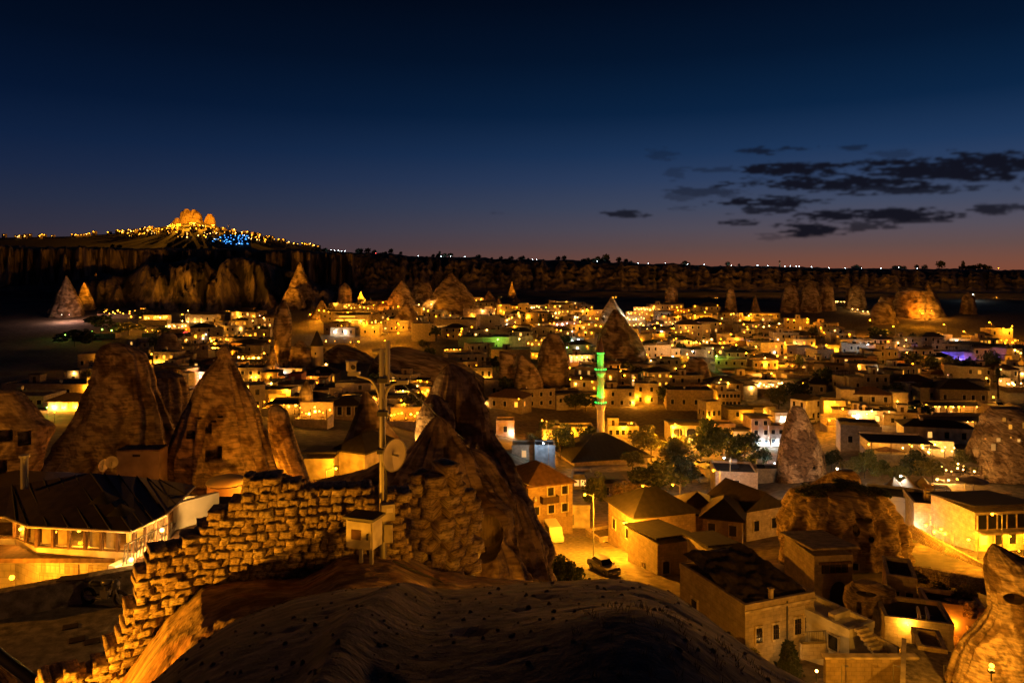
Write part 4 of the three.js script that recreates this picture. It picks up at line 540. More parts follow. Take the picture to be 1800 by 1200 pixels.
  [{ px: 1255, py: 742, w: 30, h: 34, win: [1, 3], wall: 1, yaw: .3, lamps: [[.02, .3, S, 60]] }, 'tan house with a row of slim windows and a lit corner', 'house'],
  [{ px: 1282, py: 716, w: 40, h: 26, win: [2, 6], wall: 0, skip: 0, lamps: [[-.3, .5, S, 80]] }, 'long two-storey tan house with many slim dark windows', 'house'],
  [{ px: 1213, py: 722, w: 80, h: 34, win: [1, 4], wall: 2, yaw: -.1, roof: 'flat', roofM: M.roofDark }, 'wide dark-roofed house with small windows below the square hotel', 'house'],
  [{ px: 1310, py: 700, w: 30, h: 28, win: [2, 3], wall: 3, lamps: [[.9, .2, 'warm', 26]] }], [{ px: 1312, py: 738, w: 62, h: 18, win: [1, 2], wall: 1, roof: 'shed', lamps: [[.5, .3, S, 80]] }, 'low house with a bright yellow lamp between its windows', 'house'],
  [{ px: 1378, py: 742, w: 30, h: 14, win: [1, 4], lit: 1, tone: 'white', wall: 3, skip: 0, lamps: [[.5, .3, 'white', 20]] }, 'small white-lit shop behind the big blunt chimney', 'shop'],
  [{ px: 1345, py: 735, w: 40, h: 20, win: [1, 2], wall: 0, roof: 'shed', roofM: M.canvas, lamps: [[.4, .5, 'warm', 50]] }, 'tented terrace house left of the big blunt chimney', 'house'],
  // the plaza shops
  [{ px: 975, py: 780, w: 44, h: 22, win: [1, 2], wall: 1, lamps: [[.2, .6, S, 60]] }], [{ px: 1000, py: 776, w: 88, h: 22, win: [1, 6], wall: 1, skip: 0, dp: 6, lamps: [[.25, .7, S, 70], [.55, .7, S, 70], [.85, .7, S, 70]] }, 'low yellow building behind plaza trees, left of the minaret foot', 'building'],
  [{ px: 1096, py: 770, w: 54, h: 18, win: [1, 5], wall: 1, skip: 0, lamps: [[.5, 1.1, S, 70]] }, 'low yellow building right of the minaret foot', 'building'],
  [{ px: 888, py: 768, w: 32, h: 26, win: [1, 1], wall: 'pink', lamps: [[.9, .3, 'white', 14]] }, 'pale shop with a red awning left of the plaza', 'shop'],
  [{ px: 1215, py: 782, w: 72, h: 34, win: [1, 3], wall: 1, arch: true, skip: 0, ww: 2.4, wh: 2.6, dp: 8, roof: 'shed', lamps: [[.1, .5, S, 90, .2], [.08, .95, S, 90], [.5, .35, 'soft', 50], [.85, .4, S, 60]] }, 'corner building with big arched shop windows on the plaza', 'building'],
  [{ px: 1275, py: 782, w: 36, h: 34, win: [2, 3], wall: 'pink', lamps: [[.5, .2, S, 50]] }, 'two-storey pale building right of the arched corner shop', 'building'],
  [{ px: 1306, py: 784, w: 34, h: 26, win: [1, 3], wall: 3, roof: 'shed', lamps: [[.2, .5, 'soft', 30]] }],
  [{ px: 1338, py: 786, w: 34, h: 50, win: [3, 2], wall: 'pink', roof: 'shed', rh: 1, dp: 7, lamps: [[.3, .14, 'cool', 30], [.8, .14, 'cool', 30]] }, 'tall narrow three-storey building with balconies above a white-lit shop', 'building'],
  [{ px: 1366, py: 784, w: 26, h: 32, win: [2, 2], wall: 'pink', lamps: [[.4, .2, 'cool', 18]] }],
  // right middle
  [{ px: 1430, py: 742, w: 40, h: 40, win: [2, 3], wall: 'white', yaw: .55, roof: 'gable', roofM: M.roofDark }, 'big white house with a dark gable roof and glazed balconies', 'house'],
  [{ px: 1468, py: 745, w: 36, h: 38, win: [1, 1], wall: 1, yaw: -.2, lamps: [[.15, .85, S, 110, .2], [.75, .4, S, 50]] }, 'bright yellow wall house right of the white gabled house', 'house'],
  [{ px: 1495, py: 742, w: 36, h: 24, win: [1, 2], wall: 1, lamps: [[.3, .9, S, 70]] }], [{ px: 1535, py: 738, w: 56, h: 22, win: [1, 4], wall: 0, yaw: -.2, lamps: [[.05, .4, S, 30]] }],
  [{ px: 1480, py: 720, w: 44, h: 20, win: [1, 1], wall: 2, roof: 'gable' }], [{ px: 1472, py: 676, w: 40, h: 20, win: [1, 3], lit: .6, tone: 'white', wall: 3, skip: 0 }, 'pale house with two bright white windows, right town', 'house'],
  [{ px: 1530, py: 672, w: 74, h: 18, win: [1, 1], wall: 2, dp: 8 }], [{ px: 1452, py: 640, w: 36, h: 24, win: [1, 1], wall: 0, yaw: .3, lamps: [[.5, .1, 'warm', 10]] }],
  [{ px: 1520, py: 646, w: 84, h: 22, win: [2, 7], lit: .25, tone: 'soft', wall: 0, dp: 8, roof: 'flat' }, 'long flat-roofed building with scattered lit windows', 'building'],
  [{ px: 1462, py: 612, w: 40, h: 14, win: [1, 2], wall: 0 }], [{ px: 1468, py: 622, w: 34, h: 14, win: [1, 2], wall: 1, lit: .5, lamps: [[.15, .6, S, 50], [.6, .5, S, 50]] }], [{ px: 1503, py: 620, w: 44, h: 22, win: [1, 2], wall: 1, yaw: -.2, lamps: [[.3, .2, 'warm', 34], [.6, .2, 'warm', 34], [.85, .2, 'warm', 34]] }, 'yellow-lit house with a row of globe lamps along its foot', 'house'],
  [{ px: 1540, py: 623, w: 44, h: 14, win: [1, 2], wall: 0 }], [{ px: 1657, py: 608, w: 36, h: 18, win: [1, 0], wall: 2 }, 'plain blank tan cube house below the slope road', 'house'],
  [{ px: 1710, py: 606, w: 16, h: 14, win: [1, 1], lit: 1, wall: 1, lamps: [[.6, .3, S, 40]] }], [{ px: 1740, py: 618, w: 34, h: 22, win: [2, 5], lit: .9, tone: 'warm', wall: 4, skip: 0, lamps: [[.3, .1, 'warm', 30], [.7, .1, 'warm', 30]] }, 'hotel with two rows of golden lit windows, upper right', 'hotel'],
  [{ px: 1762, py: 604, w: 38, h: 24, win: [2, 3], wall: 1, lit: .1, lamps: [[.95, 1.3, S, 90]] }, 'yellow-lit two-storey house at upper right under a lamp', 'house'],
  [{ px: 1685, py: 638, w: 54, h: 18, win: [1, 3], wall: 'blue', dp: 8, lamps: [[-.15, .1, 'violet', 70], [-.35, .05, 'violet', 60], [0, .5, 'violet', 60], [.35, .15, 'violet', 60], [.6, .25, 'violet', 50], [.7, .75, 'violet', 60], [.85, .1, 'violet', 70]] }, 'hotel washed in violet-blue light, right side', 'hotel'],
  [{ px: 1775, py: 652, w: 60, h: 14, win: [1, 6], wall: 3 }], [{ px: 1612, py: 672, w: 44, h: 18, win: [1, 2], wall: 0, roof: 'hip' }], [{ px: 1638, py: 708, w: 40, h: 28, win: [1, 1], wall: 3, roof: 'hip' }], [{ px: 1695, py: 712, w: 78, h: 28, win: [1, 5], lit: .35, tone: 'soft', wall: 2, roof: 'hip', yaw: -.15 }, 'wide dark hip-roofed house with two small lit windows', 'house'],
  [{ px: 1609, py: 703, w: 22, h: 26, win: [1, 2], wall: 'white' }], [{ px: 1590, py: 700, w: 28, h: 20, win: [1, 2], wall: 1, lit: .1 }], [{ px: 1560, py: 712, w: 60, h: 20, win: [1, 2], wall: 1, roof: 'shed' }], [{ px: 1502, py: 690, w: 40, h: 26, win: [1, 1], wall: 2, yaw: .25 }],
  [{ px: 1790, py: 672, w: 34, h: 26, win: [1, 2], wall: 1, lit: .4, lamps: [[.5, .5, 'soft', 40], [.2, .2, 'warm', 30]] }],
  [{ px: 1514, py: 792, w: 66, h: 40, win: [1, 2], wall: 3, yaw: -.3, dp: 9 }, 'white house with a dark ground floor left of the glazed restaurant', 'house'],
  [{ px: 1650, py: 780, w: 110, h: 30, win: [1, 4], wall: 'white', yaw: -.25, dp: 7, roof: 'hip', rh: 1.2, chim: .3, lit: .2, tone: 'soft' }, 'long white house with a chimney stack behind the glazed restaurant', 'house'],
  [{ px: 1565, py: 818, w: 40, h: 24, win: [1, 2], lit: .5, tone: 'warm', wall: 'white', arch: true, roof: 'gable', roofM: M.roofRed }, 'small gabled building with a lit arch among the right trees', 'building'],
  [{ px: 1770, py: 745, w: 50, h: 28, win: [1, 2], wall: 4 }],
];
// ---- terraces, by the middle of the front edge ----
const T = [
  [{ px: 203, py: 560, w: 66, n: 7, h: 6, I: 30, tone: 'warm', back: 0 }, 'long dim terrace with seven lamps right of the floodlit chimney'],
  [{ px: 268, py: 572, w: 50, n: 11, h: 7, I: 30, tone: 'warm', mix: .3 }, 'crowded terrace with a dense cord of bright bulbs, left hillside'],
  [{ px: 305, py: 586, w: 40, n: 9, h: 5, I: 26, tone: 'soft', mix: .3 }], [{ px: 262, py: 592, w: 26, n: 5, h: 4, I: 20 }], [{ px: 176, py: 594, w: 52, n: 3, h: 5, I: 26, tone: 'lime', back: 0 }, 'planted terrace tinted green by its lamps, far left'], [{ px: 262, py: 610, w: 26, n: 6, h: 4, tone: 'white', I: 14 }],
  [{ px: 258, py: 622, w: 36, n: 4, h: 5, I: 26 }], [{ px: 306, py: 640, w: 44, n: 8, h: 5, I: 28, up: 3 }], [{ px: 336, py: 597, w: 40, n: 4, h: 9, I: 30, tone: 'amber', roof: 0 }, 'terrace with orange flame-coloured lamps and a red neon ring'],
  [{ px: 380, py: 612, w: 40, n: 7, h: 6, I: 24 }], [{ px: 375, py: 628, w: 38, n: 12, h: 6, I: 24, roof: 1 }], [{ px: 432, py: 645, w: 44, n: 10, h: 5, I: 30, umb: 1 }], [{ px: 420, py: 606, w: 24, n: 5, h: 4, I: 26 }], [{ px: 408, py: 622, w: 20, n: 3, h: 4, I: 30, tone: 'amber' }],
  [{ px: 500, py: 742, w: 60, n: 8, h: 8, I: 24, roof: 1 }], [{ px: 545, py: 752, w: 60, n: 9, h: 8, I: 26 }], [{ px: 474, py: 733, w: 30, n: 6, h: 8, I: 40, tone: 'sodium' }], [{ px: 525, py: 690, w: 26, n: 8, h: 8, I: 30 }], [{ px: 520, py: 725, w: 36, n: 6, h: 6, I: 22, roof: 1 }],
  [{ px: 590, py: 612, w: 60, n: 3, h: 5, I: 30, back: 0 }], [{ px: 590, py: 628, w: 46, n: 5, h: 4, I: 24 }], [{ px: 648, py: 540, w: 40, n: 11, h: 5, I: 34, mix: .4 }, 'upper terrace with eleven white lamps near the small pointed rock'], [{ px: 628, py: 552, w: 60, n: 8, h: 6, I: 24 }], [{ px: 580, py: 556, w: 36, n: 6, h: 5, I: 34 }],
  [{ px: 676, py: 566, w: 30, n: 6, h: 5, I: 30 }], [{ px: 665, py: 578, w: 40, n: 4, h: 4, I: 44, tone: 'sodium', back: 0 }],
  [{ px: 718, py: 692, w: 70, n: 12, h: 10, I: 34, tone: 'sodium', mix: 0, roof: 1, up: 5 }, 'long bright hotel terrace with a dark roof right of the pole'], [{ px: 715, py: 712, w: 76, n: 14, h: 9, I: 34, tone: 'sodium', umb: 1 }, 'middle level of the bright terraces right of the utility pole'], [{ px: 708, py: 730, w: 64, n: 8, h: 9, I: 30, tone: 'sodium' }, 'third level of the bright terraces right of the utility pole'], [{ px: 712, py: 755, w: 62, n: 9, h: 9, I: 30, tone: 'sodium' }, 'lowest of the bright terraces right of the utility pole'],
  [{ px: 828, py: 577, w: 48, n: 14, h: 9, I: 16, tone: 'soft', roof: 1, bw: 3 }, 'glazed restaurant with a row of white hanging lights, upper town', 'restaurant'], [{ px: 796, py: 580, w: 30, n: 7, h: 6, I: 24, mix: .4 }], [{ px: 780, py: 590, w: 40, n: 6, h: 6, I: 26, tone: 'soft' }], [{ px: 858, py: 586, w: 20, n: 3, h: 4, tone: 'pink', I: 30 }, 'small terrace with pinkish white strip light'], [{ px: 760, py: 592, w: 30, n: 5, h: 5, tone: 'pink', I: 20 }],
  [{ px: 840, py: 537, w: 60, n: 6, h: 6, I: 36, mix: .4 }], [{ px: 835, py: 548, w: 60, n: 7, h: 6, I: 32, mix: .3 }], [{ px: 870, py: 553, w: 40, n: 7, h: 5, I: 30, mix: .5 }], [{ px: 905, py: 552, w: 28, n: 4, h: 5, I: 30, tone: 'sodium' }],
  [{ px: 945, py: 550, w: 34, n: 7, h: 5, I: 20, tone: 'soft' }], [{ px: 975, py: 551, w: 30, n: 8, h: 5, I: 20, tone: 'soft' }], [{ px: 960, py: 560, w: 50, n: 9, h: 5, I: 20, tone: 'soft' }], [{ px: 985, py: 568, w: 40, n: 8, h: 5, I: 20, mix: .6 }], [{ px: 1010, py: 560, w: 60, n: 9, h: 6, I: 20, mix: .4 }], [{ px: 1030, py: 572, w: 70, n: 9, h: 6, I: 22 }], [{ px: 1000, py: 582, w: 50, n: 5, h: 6, I: 20, tone: 'pink' }], [{ px: 1040, py: 585, w: 60, n: 6, h: 6, I: 26 }], [{ px: 1000, py: 594, w: 46, n: 6, h: 6, I: 18, tone: 'warm', roof: 1 }], [{ px: 1045, py: 562, w: 40, n: 4, h: 8, I: 22 }],
  [{ px: 945, py: 610, w: 60, n: 14, h: 5, I: 20, mix: .3 }, 'dark terrace with a curved double row of warm bulbs'], [{ px: 950, py: 617, w: 50, n: 6, h: 5, I: 20 }], [{ px: 1015, py: 610, w: 26, n: 4, h: 4, tone: 'cool', I: 14 }], [{ px: 945, py: 640, w: 24, n: 4, h: 5, I: 40, tone: 'sodium' }],
  [{ px: 795, py: 632, w: 34, n: 6, h: 8, I: 16, roof: 1 }], [{ px: 1140, py: 555, w: 48, n: 13, h: 6, I: 22, mix: .5, up: 4 }, 'terrace with a dense row of white and yellow bulbs right of the big dark chimney'], [{ px: 1196, py: 562, w: 36, n: 6, h: 9, I: 30, tone: 'amber', up: 4 }, 'orange-columned terrace with one blue-white lamp'], [{ px: 1122, py: 562, w: 40, n: 6, h: 5, I: 24, mix: .4 }], [{ px: 1118, py: 572, w: 34, n: 7, h: 6, I: 26, tone: 'soft' }], [{ px: 1122, py: 583, w: 30, n: 6, h: 6, I: 24, tone: 'soft' }], [{ px: 1196, py: 583, w: 50, n: 9, h: 8, I: 22, tone: 'soft' }], [{ px: 1200, py: 597, w: 44, n: 6, h: 6, I: 22, mix: .5 }],
  [{ px: 1112, py: 604, w: 40, n: 7, h: 5, I: 40, tone: 'sodium' }], [{ px: 1150, py: 624, w: 44, n: 10, h: 7, I: 22, tone: 'warm' }], [{ px: 1155, py: 612, w: 60, n: 5, h: 5, I: 36, tone: 'sodium' }], [{ px: 1215, py: 618, w: 40, n: 7, h: 7, I: 30, tone: 'warm', roof: 1 }], [{ px: 1190, py: 645, w: 50, n: 5, h: 6, I: 60, tone: 'sodium', back: 1 }], [{ px: 1085, py: 672, w: 44, n: 8, h: 7, I: 24 }], [{ px: 1140, py: 700, w: 30, n: 3, h: 6, I: 30 }], [{ px: 1125, py: 640, w: 40, n: 5, h: 5, I: 26 }],
  [{ px: 1352, py: 697, w: 56, n: 16, h: 10, I: 20, tone: 'soft', mix: .3, roof: 0, umb: 1 }, 'busy rooftop restaurant with white bulbs above the big blunt chimney', 'restaurant'], [{ px: 1338, py: 680, w: 46, n: 5, h: 6, I: 20, tone: 'soft' }],
  [{ px: 1480, py: 538, w: 20, n: 8, h: 3, I: 24, tone: 'soft', back: 0 }, 'small fairground-like terrace of white bulbs at the cliff foot'], [{ px: 1338, py: 612, w: 40, n: 9, h: 4, tone: 'blue', I: 8, roof: 1 }, 'roof bar edged with blue and coloured lights'],
  [{ px: 1690, py: 742, w: 98, n: 12, h: 12, I: 36, tone: 'warm', mix: .4, roof: 1, dp: 6, umb: 0 }, 'upper deck of the big two-level restaurant right', 'restaurant'], [{ px: 1690, py: 773, w: 104, n: 18, h: 14, I: 30, tone: 'warm', mix: .3, roof: 1, dp: 6 }, 'lower deck of the big two-level restaurant right', 'restaurant'],
  [{ px: 1585, py: 828, w: 100, n: 12, h: 22, hh: 3, I: 26, tone: 'warm', mix: .2, roof: 1, dp: 8, yaw: -.18 }, 'glazed dining terrace with rows of tables and glowing light', 'restaurant'], [{ px: 1662, py: 828, w: 60, n: 11, h: 16, I: 22, tone: 'soft', umb: 1, yaw: -.18 }, 'open terrace with white lights right of the glazed dining terrace'],
  [{ px: 1785, py: 690, w: 30, n: 7, h: 6, I: 26, tone: 'soft' }], [{ px: 1780, py: 612, w: 40, n: 6, h: 4, I: 40, tone: 'sodium' }], [{ px: 1695, py: 612, w: 30, n: 4, h: 4, I: 24, tone: 'cool' }], [{ px: 1690, py: 850, w: 80, n: 10, h: 6, I: 18, tone: 'soft', umb: 1, back: 0 }], [{ px: 1480, py: 760, w: 50, n: 6, h: 6, I: 34, tone: 'sodium', roof: 2 }, 'yellow-lit canvas-roofed terrace right of the big blunt chimney'],
];
const taking = [];
for (const [o, l, c] of H) { house({ desc: '', ...o, desc: o.desc || (o.lamps ? 'lamp-lit' : 'dim') + ' ' + { flat: 'flat-roofed', hip: 'hip-roofed', gable: 'gabled', shed: 'slope-roofed' }[o.roof || 'flat'] + ' stone house' }, l, c); taking.push([o.px - o.w / 2, o.py - o.h, o.px + o.w / 2, o.py]); }
for (const [o, l, c] of T) { terrace(o, l, c); taking.push([o.px - o.w / 2, o.py - (o.h || 10) - 6, o.px + o.w / 2, o.py]); }
{ const h = scene.children.find((q) => q.name === 'market_hall'), b = h.getObjectByName('wall').geometry; b.computeBoundingBox(); const W = b.boundingBox.max.x * 2, Hh = b.boundingBox.max.y; mesh('lamp_strip', box(W * .8, .16, .14, 0, Hh * .62, .12), glowMat('warm', 8), h); mesh('lamp_strip', box(W * .45, .16, .14, -W * .1, Hh * .86, .12), glowMat('warm', 6), h); }
// the neon ring
{ const d = place(326, 596) - 1.5, p = P(326, 588, d), t = thing('neon_ring', p, 0, 'red neon ring beside orange lamps on the left hillside', 'neon light'); mesh('neon_tube', new THREE.TorusGeometry(1.3, .12, 8, 24), glowMat('red', 5), t); mesh('stand', cylG(.05, .05, 2, 6, 0, -3.2, 0), M.darkMetal, t); light(t, 0, 0, .4, 'red', 20); }
// ---- street lamps, by their heads ----
for (const [x, y, h, tone, I, l] of [
  [545, 552, 8, 'sodium', 170], [673, 531, 7, 'amber', 130, 'orange street lamp left of the reddish pointed chimney'], [613, 536, 8, 'warm', 110], [736, 535, 7, 'soft', 110], [758, 534, 7, 'soft', 100], [733, 560, 6, 'soft', 120], [831, 526, 7, 'amber', 130], [845, 526, 7, 'warm', 120], [926, 558, 8, 'sodium', 190], [1020, 565, 9, 'sodium', 170], [913, 595, 7, 'soft', 70], [875, 596, 7, 'lime', 60, 'greenish lamp left of the long dark terrace'], [997, 610, 7, 'lime', 70, 'greenish lamp right of the dark terrace'], [1098, 582, 7, 'sodium', 130], [1118, 561, 6, 'soft', 90],
  [1285, 587, 8, 'sodium', 420, 'very bright orange street lamp above the yellow-lit low house'], [1182, 606, 8, 'sodium', 240], [1218, 617, 6, 'white', 110], [1260, 625, 7, 'lime', 110, 'greenish street lamp above a lit green wall'], [1183, 626, 6, 'cool', 90], [1380, 602, 8, 'sodium', 340], [1367, 625, 8, 'sodium', 200], [1344, 642, 8, 'sodium', 200], [1453, 606, 8, 'sodium', 210], [1526, 605, 7, 'cool', 110, 'cool white street lamp at the end of the yellow-lit row'], [1562, 600, 7, 'sodium', 160], [1571, 573, 8, 'sodium', 330, 'street lamp at the bend of the orange-lit slope road'], [1622, 550, 8, 'sodium', 260, 'street lamp on the slope road below the cave chimney'], [1695, 582, 8, 'sodium', 220], [1778, 577, 8, 'sodium', 220], [1605, 639, 6, 'amber', 130], [1595, 619, 7, 'warm', 70], [1790, 617, 8, 'sodium', 240], [1456, 645, 5, 'lime', 60], [1735, 664, 6, 'warm', 80], [1747, 697, 6, 'warm', 90], [1711, 517, 5, 'cool', 24, 'lone white lamp on the dark slope at right'],
  [1467, 706, 9, 'sodium', 300, 'street lamp against the bright yellow wall house'], [1482, 718, 7, 'sodium', 180], [163, 662, 8, 'sodium', 160], [464, 620, 8, 'sodium', 150], [682, 560, 9, 'sodium', 160], [655, 575, 6, 'sodium', 220], [700, 585, 6, 'sodium', 170], [677, 598, 5, 'sodium', 240, 'low lamp over the bright earth slope above the pole'], [630, 600, 5, 'sodium', 120], [1070, 615, 7, 'sodium', 80], [1060, 744, 5, 'sodium', 90], [953, 738, 8, 'sodium', 450, 'orange street lamp at the left end of the plaza'], [1110, 743, 8, 'sodium', 450, 'orange street lamp right of the minaret foot'], [1187, 745, 9, 'sodium', 900, 'bright street lamp at the arched corner building'],
  [955, 778, 6, 'cool', 34, 'bluish white lamp above the parked cars left of the mosque'], [1273, 804, 8, 'cool', 50, 'cool white lamp in front of the plaza trees'], [1254, 826, 8, 'sodium', 380, 'white-yellow lamp at the head of the steep bright lane'], [1130, 853, 7, 'amber', 240, 'orange lamp glowing behind the bare leafless tree'], [1028, 868, 8, 'sodium', 700, 'street lamp with a long arm over the sloping street'], [1183, 851, 7, 'sodium', 60, 'unlit-looking pale street lamp pole left of the steep lane'], [1472, 823, 5, 'white', 18], [1584, 836, 5, 'white', 60], [1648, 842, 4, 'soft', 60], [1668, 843, 4, 'soft', 60], [1684, 841, 6, 'sodium', 120, 'street lamp with the bright yellow tree at right'],
  [1745, 902, 7, 'sodium', 130, 'street lamp with an angled arm at the right road houses'], [1628, 922, 3, 'sodium', 50], [1643, 934, 3, 'sodium', 60], [1655, 929, 3, 'sodium', 50], [1662, 937, 3, 'sodium', 60], [1703, 947, 3, 'sodium', 70], [1485, 845, 4, 'cool', 12], [1686, 888, 4, 'warm', 40], [1733, 890, 4, 'warm', 40]]) streetLamp(x, y, h, tone, I, l);
for (const [x, y] of [[1499, 543], [1508, 544], [1518, 547], [1526, 548], [1535, 548]]) gardenLamp(x, y, 1.2, 'soft', 30);
for (const [x, y, t] of [[192, 551, 'warm'], [201, 551, 'warm'], [216, 551, 'warm'], [227, 551, 'warm'], [174, 552, 'warm'], [330, 546, 'soft'], [1165, 800, 'sodium'], [1203, 812, 'sodium'], [1012, 795, 'sodium'], [958, 792, 'sodium'], [1102, 790, 'sodium'], [1292, 812, 'warm'], [1352, 800, 'cool'], [1362, 814, 'cool'], [1470, 838, 'cool'], [1500, 842, 'warm'], [1540, 852, 'warm'], [1640, 852, 'warm'], [1680, 852, 'sodium'], [114, 588, 'lime'], [194, 587, 'warm'], [65, 722, 'warm'], [82, 716, 'lime'], [95, 724, 'sodium'], [320, 564, 'soft'], [470, 582, 'soft'], [416, 585, 'sodium'], [455, 575, 'soft']]) gardenLamp(x, y, 2, t, y > 780 ? (t === 'cool' ? 16 : x > 1440 ? 55 : 150) : 22);  // those among the plaza trees are unseen, placed to light the crowns
// floodlights placed to light the rock faces above them
flood(292, 627, place(292, 630) - 9, 'pink', 130, 'floodlight below the white-lit rock', 1); flood(121, 553, place(113, 556) - 25, 'pink', 330, 'floodlight in front of the pale pointed chimney, far left'); flood(108, 553, place(113, 556) - 26, 'white', 60, 'second floodlight at the foot of the pale pointed chimney'); flood(1062, 556, place(1076, 575) - 14, 'white', 40, 'white floodlight on the peak behind the big dark chimney'); flood(1106, 552, place(1076, 575) - 4, 'cool', 160, 'cool floodlight right of the peak behind the big dark chimney');
flood(762, 545, place(793, 550) - 20, 'sodium', 130); flood(695, 546, place(706, 545) - 19, 'amber', 200); flood(705, 576, place(716, 578) - 15, 'sodium', 160); flood(500, 668, place(498, 662) - 18, 'sodium', 260); flood(985, 692, place(972, 690) - 16, 'sodium', 200); flood(880, 712, place(893, 700) - 16, 'sodium', 120); flood(925, 716, place(893, 700) - 20, 'sodium', 150); flood(557, 560, place(565, 560) - 12, 'sodium', 150);

// ---- the rest of the town, house by house ----
seed(2024);
const blocked = (x0, y0, x1, y1) => taking.some(([a, b, c, e]) => Math.min(x1, c) - Math.max(x0, a) > (x1 - x0) * .48 && Math.min(y1, e) - Math.max(y0, b) > (y1 - y0) * .72);
const keepOut = [[575, 604, 740, 662], [740, 604, 800, 650], [560, 655, 690, 692], [90, 470, 150, 560], [478, 520, 520, 665], [545, 560, 572, 632], [935, 580, 1008, 690], [870, 612, 965, 712], [1040, 545, 1130, 655], [1195, 628, 1258, 680], [1490, 500, 1680, 606], [640, 590, 700, 612], [560, 596, 700, 640], [1366, 700, 1456, 860]];
const inTown = (x, y) => (y < 556 ? x > 560 && x < 1230 : y < 575 ? x > 420 && x < 1300 : y < 600 ? x > 330 && x < 1470 : y < 640 ? x > 240 && x < 1790 : y < 690 ? x > 130 && x < 1790 : y < 735 ? (x > 430 && x < 760) || (x > 850 && x < 1720) : x > 1440 && x < 1700);
let filled = 0;
for (let y = 548; y < 752; y += 9.2 + (y - 548) * .03) {
  const d0 = place(900, y), step = 12.6 / d0 * F;
  for (let x = 135 + rr(0, step); x < 1795; x += step * rr(.8, 1.25)) {
    const px = x + rr(-4, 4), py = y + rr(-4, 4), w = rr(7.5, 13) / d0 * F, h = (rnd() < .45 ? rr(5.4, 7) : rr(3, 4.2)) / d0 * F;
    if (!inTown(px, py) || keepOut.some(([a, b, c, e]) => px > a - w * .3 && px < c + w * .3 && py > b && py < e) || blocked(px - w / 2, py - h, px + w / 2, py)) continue;
    const dark = (px > 1420 && rnd() < .55) || (px < 260 && rnd() < .5) || (px > 1200 && py > 655 && rnd() < .45) || (px > 850 && px < 1200 && py > 660 && rnd() < .5) || rnd() < .16, tone = rnd() < .56 ? 'sodium' : rnd() < .75 ? 'warm' : 'soft';
    const lamps = []; if (!dark) for (let i = 0, n = 1 + Math.floor(rnd() * 4); i < n; i++) lamps.push([rr(.05, .95), rr(.3, 1.15), rnd() < .22 ? 'soft' : rnd() < .12 ? 'white' : rnd() < .08 ? 'pink' : tone, rr(8, 50), 0, pick([12, 24, 50])]);
    const roof = pick(['flat', 'flat', 'flat', 'shed', 'hip']), wall = Math.floor(rnd() * 5), two = h * d0 / F > 5, nw = Math.max(1, Math.round(w * d0 / F / 3.2));
    house({ px, py, w, h, yaw: rr(-.5, .5), roof, wall, win: [two ? 2 : 1, nw], lit: dark ? .1 : .35, tone: pick(['warm', 'soft', 'sodium']), lamps, roofM: roof === 'flat' ? pick([M.roofTan, M.roofDark, M.roofGrey]) : pick([M.roofDark, M.roofDark, M.roofRed]), rich: 1, desc: (dark ? 'dim ' : 'lamp-lit ') + (two ? 'two-storey ' : 'low ') + { flat: 'flat-roofed', hip: 'hip-roofed', shed: 'slope-roofed' }[roof] + ' house', chim: rnd() < .25 ? rr(.2, .8) : 0 });
    taking.push([px - w / 2, py - h, px + w / 2, py]); filled++;
  }
}
console.log('filled houses', filled, 'lights', nLights);
// unseen tall lamps placed at the upper edge of town to light the cliffs
for (const [x, y] of [[230, 556], [320, 552], [420, 556], [560, 545], [640, 540], [700, 538], [880, 536], [960, 540], [1040, 540], [1150, 538], [1240, 548], [1320, 552], [1420, 560], [1530, 562], [1660, 570], [1740, 566]]) streetLamp(x, y, 9, 'sodium', 260);
